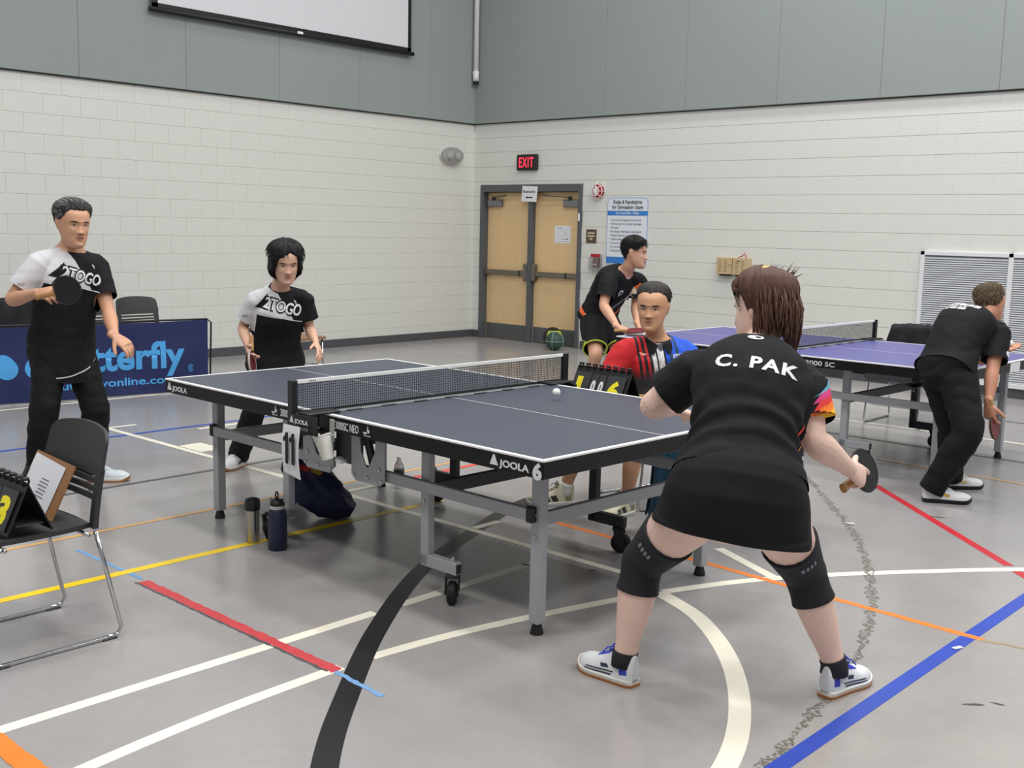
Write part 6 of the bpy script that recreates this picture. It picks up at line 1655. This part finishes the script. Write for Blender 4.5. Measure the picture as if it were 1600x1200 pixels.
def umpire_mat(P):
    m = bpy.data.materials.new('striped_polo'); m.use_nodes = True; nt = m.node_tree; b = nt.nodes['Principled BSDF']; b.inputs['Roughness'].default_value = 0.8
    tc = nt.nodes.new('ShaderNodeTexCoord')
    def coord(axis, origin):
        d = nt.nodes.new('ShaderNodeVectorMath'); d.operation = 'DOT_PRODUCT'; d.inputs[1].default_value = axis
        nt.links.new(tc.outputs['Object'], d.inputs[0])
        s_ = nt.nodes.new('ShaderNodeMath'); s_.operation = 'SUBTRACT'; s_.inputs[1].default_value = (Vector(origin) - P.base).dot(axis); nt.links.new(d.outputs['Value'], s_.inputs[0])
        return s_
    L_ = -P.right
    cx_ = coord(L_ + P.up * 0.10, P.spine(0.6)); cu = coord(P.up, P.spine(0.62))
    mr = nt.nodes.new('ShaderNodeMapRange'); mr.inputs['From Min'].default_value = -0.25; mr.inputs['From Max'].default_value = 0.25
    nt.links.new(cx_.outputs[0], mr.inputs['Value'])
    def ramp(stops):
        r = nt.nodes.new('ShaderNodeValToRGB'); r.color_ramp.interpolation = 'CONSTANT'; e = r.color_ramp.elements
        for i, (p, c) in enumerate(stops):
            el_ = e[i] if i < 2 else e.new(p)
            el_.position = p; el_.color = lin(c)
        nt.links.new(mr.outputs[0], r.inputs[0]); return r
    rd, bk, wh, bl_, gb, gy = (206, 36, 42), (30, 28, 32), (222, 222, 222), (30, 88, 210), (28, 62, 104), (62, 60, 64)
    f = lambda x: (x + 0.25) / 0.5
    up_ = ramp([(0, rd), (f(-0.125), bk), (f(-0.110), rd), (f(-0.095), bk), (f(-0.078), rd), (f(-0.064), bk), (f(-0.046), wh), (f(-0.022), bk), (f(-0.012), wh), (f(0.022), bk), (f(0.034), bl_), (f(0.055), gb), (f(0.078), bl_), (f(0.098), gb), (f(0.118), bl_)])
    lo_ = ramp([(0, rd), (f(-0.175), gy), (f(-0.06), (96, 70, 74)), (f(-0.035), gy), (f(-0.006), wh), (f(0.022), bk), (f(0.04), gb), (f(0.06), bk), (f(0.075), (34, 64, 110)), (f(0.10), bk), (f(0.14), gb), (f(0.19), bl_)])
    st = nt.nodes.new('ShaderNodeMapRange'); st.inputs['From Min'].default_value = -0.06; st.inputs['From Max'].default_value = 0.02; nt.links.new(cu.outputs[0], st.inputs['Value'])
    mx = nt.nodes.new('ShaderNodeMix'); mx.data_type = 'RGBA'; nt.links.new(st.outputs[0], mx.inputs['Factor']); nt.links.new(lo_.outputs[0], mx.inputs['A']); nt.links.new(up_.outputs[0], mx.inputs['B'])
    nt.links.new(mx.outputs['Result'], b.inputs['Base Color']); return m
p4.shirt(umpire_mat(p4), sleeve=0.74, hem=-0.10, loose=0.018, seed=17, fold=0.008, inf=0.02)
B, S = p4.shirt_bvh, p4.shirt_o; L_ = -p4.right; U_ = p4.up
p4.decal('undershirt', [(-0.026, 0.09), (0.026, 0.09), (0.016, 0.05), (0.0, 0.03), (-0.012, 0.05)], p4.spine(0.78), L_, U_, mat('undershirt_grey', (70, 74, 82), 0.8), B, S, 0.004)
p4.decal('placket', ribbon([(0.004, 0.035), (0.004, -0.09)], 0.020), p4.spine(0.78), L_, U_, M_WHITE, B, S, 0.003)
for q in (0.0, -0.045): p4.decal('button', circ(0.005, 10, 1, 1, 0.004, q), p4.spine(0.78), L_, U_, mat('button_grey', (170, 170, 176), 0.4), B, S, 0.0045, 0.006)
p4.text_on('lettering', 'KTTA.SI', 0.03, p4.spine(0.78) + L_ * 0.10, L_, U_, M_LOGO, B, S, 0.02, 0.06, 0.003)
p4.decal('chest_mark', [(-0.125, 0.018), (-0.085, 0.006), (-0.07, 0.008), (-0.10, -0.004), (-0.118, 0.004)], p4.spine(0.82), L_, U_, mat('mark_pale_red', (240, 150, 140), 0.6), B, S, 0.003)
# polo collar: two folded flaps round the neck
p4.collar(M_BLK, 0.068, 0.030, dr=0.006)
for g in (-1, 1):
    p4.decal('collar_flap', [(g * 0.012, 0.03), (g * 0.075, 0.075), (g * 0.070, 0.005), (g * 0.045, -0.022)][::g], p4.spine(0.86), L_, U_, M_BLK, B, S, 0.009)
so, sb = p4.legs_cloth('shorts', mat('umpire_shorts', (40, 42, 50), **FAB), 0.88, 0.022, 0.034, seed=8, fold=0.006)
m_cream = mat('shoe_cream', (208, 202, 176), 0.5, var=0.06); m_ol = mat('shoe_black_mark', (40, 40, 36), 0.5, var=0.05)
ac = [([(0.10, 0.03), (0.135, 0.03), (0.15, 0.06), (0.115, 0.065)], m_ol), ([(0.15, 0.03), (0.175, 0.03), (0.185, 0.052), (0.16, 0.058)], m_ol), ([(0.02, 0.03), (0.06, 0.03), (0.05, 0.075), (0.02, 0.085)], mat('shoe_olive', (140, 142, 100), 0.5, var=0.06))]
p4.shoe(J['ra'], (-0.60, -0.80, 0), m_cream, M_SOLW, mat('lace_olive', (120, 122, 96), 0.6), 0.29, accents=ac, sock=M_SOCKW, sock_h=0.05)
p4.shoe(J['la'], (-0.10, -1.0, 0), m_cream, M_SOLW, MATS['lace_olive'], 0.29, accents=ac, sock=M_SOCKW, sock_h=0.05)
bat('red bat lying on the lap of the seated umpire', (0.40, 1.27, 0.672), Z, VR * 0.8 - VF * 0.4, mat('rubber_bright_red', (206, 60, 70), 0.5, var=0.05), M_RBK, M_EDGK)

# ---- near woman seen from behind
J = dict(head=(1.92, -0.305, 1.325), neck=(1.96, -0.40, 1.195), ls=(1.80, -0.50, 1.115), rs=(2.115, -0.345, 1.085), le=(1.635, -0.55, 0.975), lw=(1.555, -0.315, 0.925),
         re=(2.20, -0.405, 0.91), rw=(2.24, -0.205, 0.79), pel=(2.095, -0.70, 0.785), lhp=(2.02, -0.775, 0.735), rhp=(2.19, -0.665, 0.735), lk=(1.725, -0.69, 0.445), la=(1.69, -0.73, 0.095), rk=(2.175, -0.365, 0.44), ra=(2.27, -0.285, 0.105))
p5 = Person('woman with brown pinned hair crouching in the foreground, seen from behind', J, VF * 0.70 - VR * 0.64 - Z * 0.18, Z + VF * 0.25, sec=FEM, wide=1.20, deep=1.22, k=1.0, limb_k=1.17, head_k=1.04, skin=(236, 200, 184), bend=0.035)
hand(p5.mb, J['lw'], VF * 0.5 + VR * 0.75 - Z * 0.25, -Z * 0.5 + VR * 0.2, 'l', (35, 40, 46, 52), 20, 0.97, 0.10)
hand(p5.mb, J['rw'], VR * 0.72 + VF * 0.55 - Z * 0.42, -Z * 0.35 + VF * 0.75 - VR * 0.3, 'r', (22, 82, 92, 98), 20, 1.0)
p5.body(0.004)
p5.face((60, 44, 40), (178, 104, 98))
def pk(p):
    x, y, z = p
    f = max(0, min(1, (y - 0.0) / 0.07))
    return z - (-0.10 + 0.165 * f ** 0.8 + (0.075 if (-0.03 < y < 0.03 and x < -0.05) else 0))
p5.hair((62, 42, 36), lambda p: 0.020 + 0.012 * max(0, min(1, (p.z - 0.02) / 0.06)) + 0.012 * max(0, min(1, (-0.02 - p.z) / 0.05)), pk, 15, 0.006, 70, (112, 80, 66), rough=0.45)
hm = MATS['hair_62_42_36']
lk_ = MB(); rr = random.Random(5)
def hl(x, y, z): return p5.MW @ Vector((x, y, z))
locks = MB()
# loose lengths falling from the back and the right side
for q in range(230):
    a = rr.uniform(-2.85, -0.25); z0 = rr.uniform(-0.03, 0.10); p = head_pt(a, z0, False); nr = (p - Vector((0, -0.01, 0.01))).normalized(); p = p + nr * rr.uniform(0.016, 0.032)
    x0, y0 = p.x, p.y
    ln = rr.uniform(0.09, 0.19) * (1.0 if x0 > -0.01 else 0.7); sw = 0.012 * noise.noise(Vector((x0 * 20, z0 * 10, 1)))
    pts = [hl(x0, y0, z0), hl(x0 * 1.08, y0 * 1.06, z0 - ln * 0.33), hl(x0 * 1.02 + sw, y0 * 1.03, z0 - ln * 0.68), hl(x0 * 0.90 + sw + rr.uniform(-.012, .012), y0 * 0.93, z0 - ln)]
    r0 = rr.uniform(0.0022, 0.0048)
    locks.tube(pts, [r0 * 0.6, r0 * 1.1, r0 * 0.9, 0.0006], 6)
p5.put(locks.build('loose_locks', hm, p5.root, smooth=True))
kn_ = MB()
for q in range(120):
    a = rr.uniform(0, 2 * PI); t_ = rr.uniform(0, 1); rad = 0.034 * math.sin(PI * (0.25 + 0.65 * t_))
    c0 = Vector((0.070 + 0.02 * math.sin(PI * t_), -0.055, 0.085 - 0.17 * t_))
    dl = 0.05
    pts = [hl(c0.x + rad * math.cos(a), c0.y + rad * math.sin(a), c0.z), hl(c0.x + rad * 1.08 * math.cos(a + 0.25) + 0.004, c0.y + rad * 1.08 * math.sin(a + 0.25), c0.z - dl * 0.5), hl(c0.x + rad * math.cos(a + 0.4), c0.y + rad * math.sin(a + 0.4), c0.z - dl)]
    kn_.tube(pts, [0.002, 0.0045, 0.0008], 6)
p5.put(kn_.build('hair_knot', hm, p5.root, smooth=True))
sp_ = MB()
for q in range(22):
    d = Vector((rr.uniform(0.2, 1.0), rr.uniform(-0.6, 0.2), rr.uniform(0.2, 1.0))).normalized(); b0 = Vector((0.058, -0.045, 0.085)) + Vector((rr.uniform(-.01, .01), rr.uniform(-.01, .01), 0)); ln = rr.uniform(0.05, 0.10)
    sp_.tube([hl(*b0), hl(*(b0 + d * ln * 0.5 + Vector((0, 0, 0.008)))), hl(*(b0 + d * ln))], [0.004, 0.003, 0.0006], 6)
for q in range(10):
    b0 = Vector((rr.uniform(-.03, .06), -0.05, 0.11)); d = Vector((rr.uniform(-0.4, 1), -0.3, rr.uniform(0.3, 1))).normalized()
    sp_.tube([hl(*b0), hl(*(b0 + d * 0.03)), hl(*(b0 + d * 0.06 + Vector((0.02, 0, -0.01))))], [0.0016, 0.0012, 0.0004], 5)
p5.put(sp_.build('flyaway_strands', hm, p5.root, smooth=True))
def clip_(c, u, m):
    mb_ = MB()
    for g in (-1, 1): mb_.tube([hl(*(Vector(c) - Vector(u) * 0.028)), hl(*(Vector(c) + Vector((0, 0, 0.008 * g)))), hl(*(Vector(c) + Vector(u) * 0.028))], [0.006, 0.010, 0.006], 8)
    p5.put(mb_.build('hair_clip', m, p5.root, smooth=True))
clip_((-0.045, -0.045, 0.125), (0.8, -0.2, 0.5), mat('clip_yellow', (214, 190, 96), 0.4, var=0.05))
clip_((0.066, -0.075, 0.075), (0.8, -0.3, 0.3), mat('clip_green', (92, 150, 104), 0.4, var=0.05))
# shirt
wst = p5.spine(0.3)
def p5_crease(co):
    t = (co - wst).dot(p5.up); return 1.2 * math.sin(t * 70 + 5 * noise.noise(co * 5)) * math.exp(-(t / 0.10) ** 2)
p5.shirt(M_BLK, sleeve=0.66, hem=0.02, loose=0.006, seed=21, fold=0.006, inf=0.014, crease=p5_crease, voxel=0.005, neck_tilt=0.1)
B, S = p5.shirt_bvh, p5.shirt_o; Rt = p5.rs_; U_ = p5.up
p5.text_on('back_name', 'C. PAK', 0.08, p5.spine(0.70) + Rt * 0.015, Rt, U_, mat('name_white', (214, 214, 216), 0.6), B, S, 0.035, 0.27, 0.003, 1.18, 0, 0.055)
p5.decal('neck_emblem', circ(0.022, 20, 1.25, 0.62), p5.spine(0.94), Rt, U_, M_LOGO, B, S, 0.003)
p5.decal('neck_emblem_slit', circ(0.009, 12, 1.1, 0.5, 0.008, 0), p5.spine(0.94), Rt, U_, M_BLK, B, S, 0.0045, 0.008)
ad = (p5.J['re'] - p5.J['rs']).normalized(); nn_ = perp(ad, -VF * 0.55 + VR * 0.85); uu = nn_.cross(ad) * -1.0
if uu.cross(-ad).dot(nn_) < 0: uu = -uu
oo = p5.J['rs'].lerp(p5.J['re'], 0.42)
for k_, (c0, c1, col) in enumerate(((0.055, 0.072, (90, 170, 190)), (0.035, 0.055, (216, 60, 130)), (0.015, 0.036, (226, 52, 48)), (-0.004, 0.016, (240, 120, 30)), (-0.030, -0.003, (248, 184, 30)))):
    p5.decal('sleeve_flash', [(-0.075, 1.25 * c0 - 0.065), (0.060, 1.25 * c0 + 0.02), (0.060, 1.25 * c1 + 0.02), (-0.06 if k_ else 0.0, 1.25 * c1 - 0.050 if k_ else 1.25 * c1 - 0.01)], oo, uu, -ad, mat('flash_%d' % k_, col, 0.7, var=0.06), B, S, 0.003, 0.010)
p5.decal('side_flash', [(-0.012, 0.05), (0.012, 0.05), (0.022, -0.03), (0.006, -0.05)], p5.spine(0.36) + Rt * 0.2, perp(p5.up, VR * 0.4 + VF), U_, MATS['flash_2'], B, S, 0.003, 0.01)
p5.decal('side_flash', [(0.0, 0.0), (0.020, 0.0), (0.03, -0.05), (0.012, -0.06)], p5.spine(0.33) + Rt * 0.2, perp(p5.up, VR * 0.4 + VF), U_, MATS['flash_4'], B, S, 0.0036, 0.01)
sl_l = p5.J['ls'].lerp(p5.J['le'], 0.52); ad2 = (p5.J['le'] - p5.J['ls']).normalized()
p5.decal('sleeve_piping', ribbon([(-0.03, 0.035), (0.0, 0.0), (0.03, -0.03)], 0.006), sl_l, VR, Z, MATS['flash_1'], B, S, 0.003) if False else None
p5.collar(M_BLK, 0.060, 0.026, tilt=0.15)
# skirt
sk = MB(); dn = Vector((0.0, 0.0, -1.0))
pl_ = p5.J['pel']
hemc = Vector((2.075, -0.70, 0.635))
loft(sk, [(p5.spine(0.30), p5.rh, 0.168, 0.128), (p5.spine(0.12), p5.rh, 0.198, 0.150), (pl_ - p5.up * 0.03 - p5.fw * 0.005, p5.rh, 0.230, 0.182), (pl_.lerp(hemc, 0.75), p5.rh, 0.249, 0.196), (hemc, p5.rh, 0.259, 0.200), (hemc + (hemc - pl_) * 0.3, p5.rh, 0.263, 0.203)], 4, 34, 2.2, 0.1)
hn = (Z * -1 + VF * -0.05 + VR * -0.14)
p5.cloth('skirt', sk, mat('black_skirt', (17, 17, 20), spec=0.3, **FAB), [(hemc + Vector((0, 0, -0.01)), hn, 0.45)], 0.005, 0.006, 5, 4, 5.0, crease=lambda co: 0.7 * math.sin((co - pl_).dot(p5.rh) * 38 + 2 * noise.noise(co * 4)) * max(0, min(1, (0.80 - co.z) * 6)))
# knee sleeves and shoes
for a in 'lr':
    hp, kn2, an = p5.J[a + 'hp'], p5.J[a + 'k'], p5.J[a + 'a']; P_ = [hp, kn2, an]; k_ = p5.k * p5.lk
    mb_ = MB(); keys = []
    for t, r_ in ((0.56, 0.078), (0.66, 0.073), (0.8, 0.066), (0.93, 0.060), (1.0, 0.059), (1.08, 0.056), (1.2, 0.055), (1.30, 0.059)):
        i = min(int(t), 1); c = P_[i].lerp(P_[i + 1], t - i); keys.append((c, perp((P_[i + 1] - P_[i]).normalized(), p5.rh), r_ * k_ + 0.007, r_ * k_ + 0.007))
    loft(mb_, keys, 4, 26, 2.0, 0.05)
    ko = mb_.build('knee_sleeve', mat('knee_sleeve_black', (24, 25, 29), 0.8, var=0.1, vscale=30, bump=0.3, bscale=90), p5.root, smooth=True); p5.put(ko)
    bm_ = bmesh.new(); bm_.from_mesh(ko.data)
    for v in bm_.verts: v.co += p5.base
    kb = BVHTree.FromBMesh(bm_); bm_.free()
    ax_ = (kn2 - hp).normalized(); cc = hp.lerp(kn2, 0.68); nrm_ = perp(ax_, -VF * 0.9 + Z * 0.4)
    tu_ = ax_.cross(nrm_)
    for g in range(4):
        p5.decal('sleeve_print', [(-0.04 + g * 0.016, -0.012), (-0.030 + g * 0.016, -0.012), (-0.030 + g * 0.016, 0.012), (-0.04 + g * 0.016, 0.012)], cc + tu_ * 0.01, tu_ if tu_.cross(-ax_).dot(nrm_) > 0 else -tu_, -ax_, M_GINK, kb, ko, 0.002, 0.01, 0.2)
acc = [([(0.015, 0.045), (0.045, 0.040), (0.05, 0.070), (0.02, 0.078)], M_BLUEA), ([(0.08, 0.030), (0.20, 0.026), (0.20, 0.030), (0.08, 0.036)], M_NAVYA), ([(0.07, 0.042), (0.19, 0.035), (0.19, 0.039), (0.07, 0.047)], M_NAVYA), ([(0.09, 0.055), (0.125, 0.050), (0.13, 0.062), (0.10, 0.066)], M_NAVYA)]
p5.shoe(J['la'], (-0.98, 0.10, 0), M_SHW, M_GUM, M_LACB, 0.265, accents=acc, sock=M_SOCKK, sock_h=0.022)
p5.shoe(J['ra'], (0.10, 0.99, 0), M_SHW, M_GUM, M_LACB, 0.265, accents=acc, sock=M_SOCKK, sock_h=0.028)
bat('black bat with pink edge held low by the near woman', (2.222, -0.045, 0.758), -VF * 0.9 + VR * 0.3 + Z * 0.25, VR * 0.62 + VF * 0.70 + Z * 0.22, M_RBK, mat('rubber_pink_sheet', (216, 80, 160), 0.5, var=0.05), M_EDGK)

# ---- man bending to serve at the violet table
J = dict(head=(1.43, 3.375, 1.185), neck=(1.395, 3.275, 1.105), ls=(1.25, 3.345, 1.04), rs=(1.545, 3.235, 1.025), re=(1.575, 3.09, 0.80), rw=(1.60, 3.00, 0.615),
         le=(1.35, 3.49, 0.815), lw=(1.42, 3.69, 0.865), pel=(1.34, 3.00, 0.815), lhp=(1.265, 3.05, 0.785), rhp=(1.41, 2.96, 0.785), rk=(1.555, 2.84, 0.455), ra=(1.38, 2.80, 0.09), lk=(1.36, 3.10, 0.42), la=(1.32, 3.235, 0.09))
p6 = Person('man in black bending to serve at the violet table, seen from behind', J, VF * 0.72 + VR * 0.45 - Z * 0.40, Z + VF * 0.5, wide=1.05, deep=1.05, limb_k=0.98, head_k=1.04, skin=(196, 140, 112), bend=0.055)
hand(p6.mb, J['rw'], -Z * 0.9 + VR * 0.15, VF * 0.4 + VR * 0.6, 'r', (70, 88, 95, 98), 25, 1.0)
hand(p6.mb, J['lw'], VR * 0.8 + VF * 0.35 + Z * 0.18, Z, 'l', (14, 14, 16, 18), 15, 1.02, 0.09, None)
p6.body(0.0055)
p6.face((60, 46, 36), (160, 100, 88))
k6 = short_hair(0.080, 0.010, -0.06); t6 = lambda p: 0.008 + 0.006 * max(0, min(1, (p.z - 0.03) / 0.06))
p6.hair((64, 52, 42), t6, k6, 23, 0.003, 60, (92, 76, 58))
p6.tufts(mat('hair_brown_strands', (96, 80, 60), 0.5, var=0.5, vscale=30, var2=(150, 122, 84)), t6, k6, lambda p: (0.3 * p.x / 0.07, -0.5, -0.8), 420, 0.022, 0.0016, 71, 0.15)
p6.shirt(M_BLK, sleeve=0.74, hem=-0.12, loose=0.014, seed=25, fold=0.007, neck_tilt=0.2)
B, S = p6.shirt_bvh, p6.shirt_o; Rt = p6.rs_; U_ = p6.up
for t_, h_, words in ((0.905, 0.030, ((-0.115, -0.065), (-0.058, -0.030), (-0.022, 0.030), (0.038, 0.078), (0.084, 0.12))), (0.845, 0.008, ((-0.105, -0.02), (-0.012, 0.012), (0.02, 0.045))), (0.795, 0.018, ((-0.12, -0.085), (-0.075, -0.02), (-0.012, 0.05)))):
    for a_, b_ in words:                       # lettering too far off to read: word-shaped strokes
        n_ = max(2, int((b_ - a_) / 0.012))
        for q_ in range(n_):
            x0_ = a_ + (b_ - a_) * q_ / n_; x1_ = x0_ + (b_ - a_) / n_ * 0.9; e_ = 0.0035 * ((q_ * 7) % 3) if h_ > 0.02 else 0.0
            p6.decal('back_print', [(x0_, -h_ / 2 + e_), (x1_, -h_ / 2), (x1_, h_ / 2 - e_ * 0.6), (x0_, h_ / 2)], p6.spine(t_), Rt, U_, M_LOGO, B, S, 0.003)
p6.collar(mat('collar_red', (206, 44, 52), 0.7, var=0.05), 0.062, 0.022, tilt=0.1)
ad = (p6.J['re'] - p6.J['rs']).normalized(); sp2 = p6.J['rs'].lerp(p6.J['re'], 0.55)
p6.decal('sleeve_badge', circ(0.020, 14), sp2, perp(Z, VR * 0.7 + VF * 0.7), Z, M_LOGO, B, S, 0.003)
p6.legs_cloth('trousers', M_BLK2, 2.0, 0.024, 0.032, seed=9, fold=0.010, top=0.06, hip=0.012)
gold = mat('accent_gold', (206, 160, 60), 0.5, var=0.05)
for a, d in (('r', (0.82, 0.57, 0)), ('l', (0.62, 0.78, 0))):
    p6.shoe(J[a + 'a'], d, M_SHW, M_RUBBER, M_LACW, 0.285, accents=[([(0.11, 0.045), (0.145, 0.04), (0.15, 0.055), (0.125, 0.05), (0.115, 0.062)], gold)], sock=M_SOCKW, sock_h=0.05)
bat('dark red bat held downward by the man serving at the violet table', (1.640, 3.018, 0.475), VR * 0.75 - VF * 0.6, -Z * 0.95 + VR * 0.22, M_RBR, M_RBK, M_EDGK)
tag(MB().sphere((0, 0, 0), 0.02, 18, 12).build('table_tennis_ball', MATS['ball_white'], None, smooth=True, loc=p6.J['lw'] + (VR * 0.8 + VF * 0.35 + Z * 0.18).normalized() * 0.075 + Z * 0.034), 'white table tennis ball resting on the open palm of the man serving', 'ball')
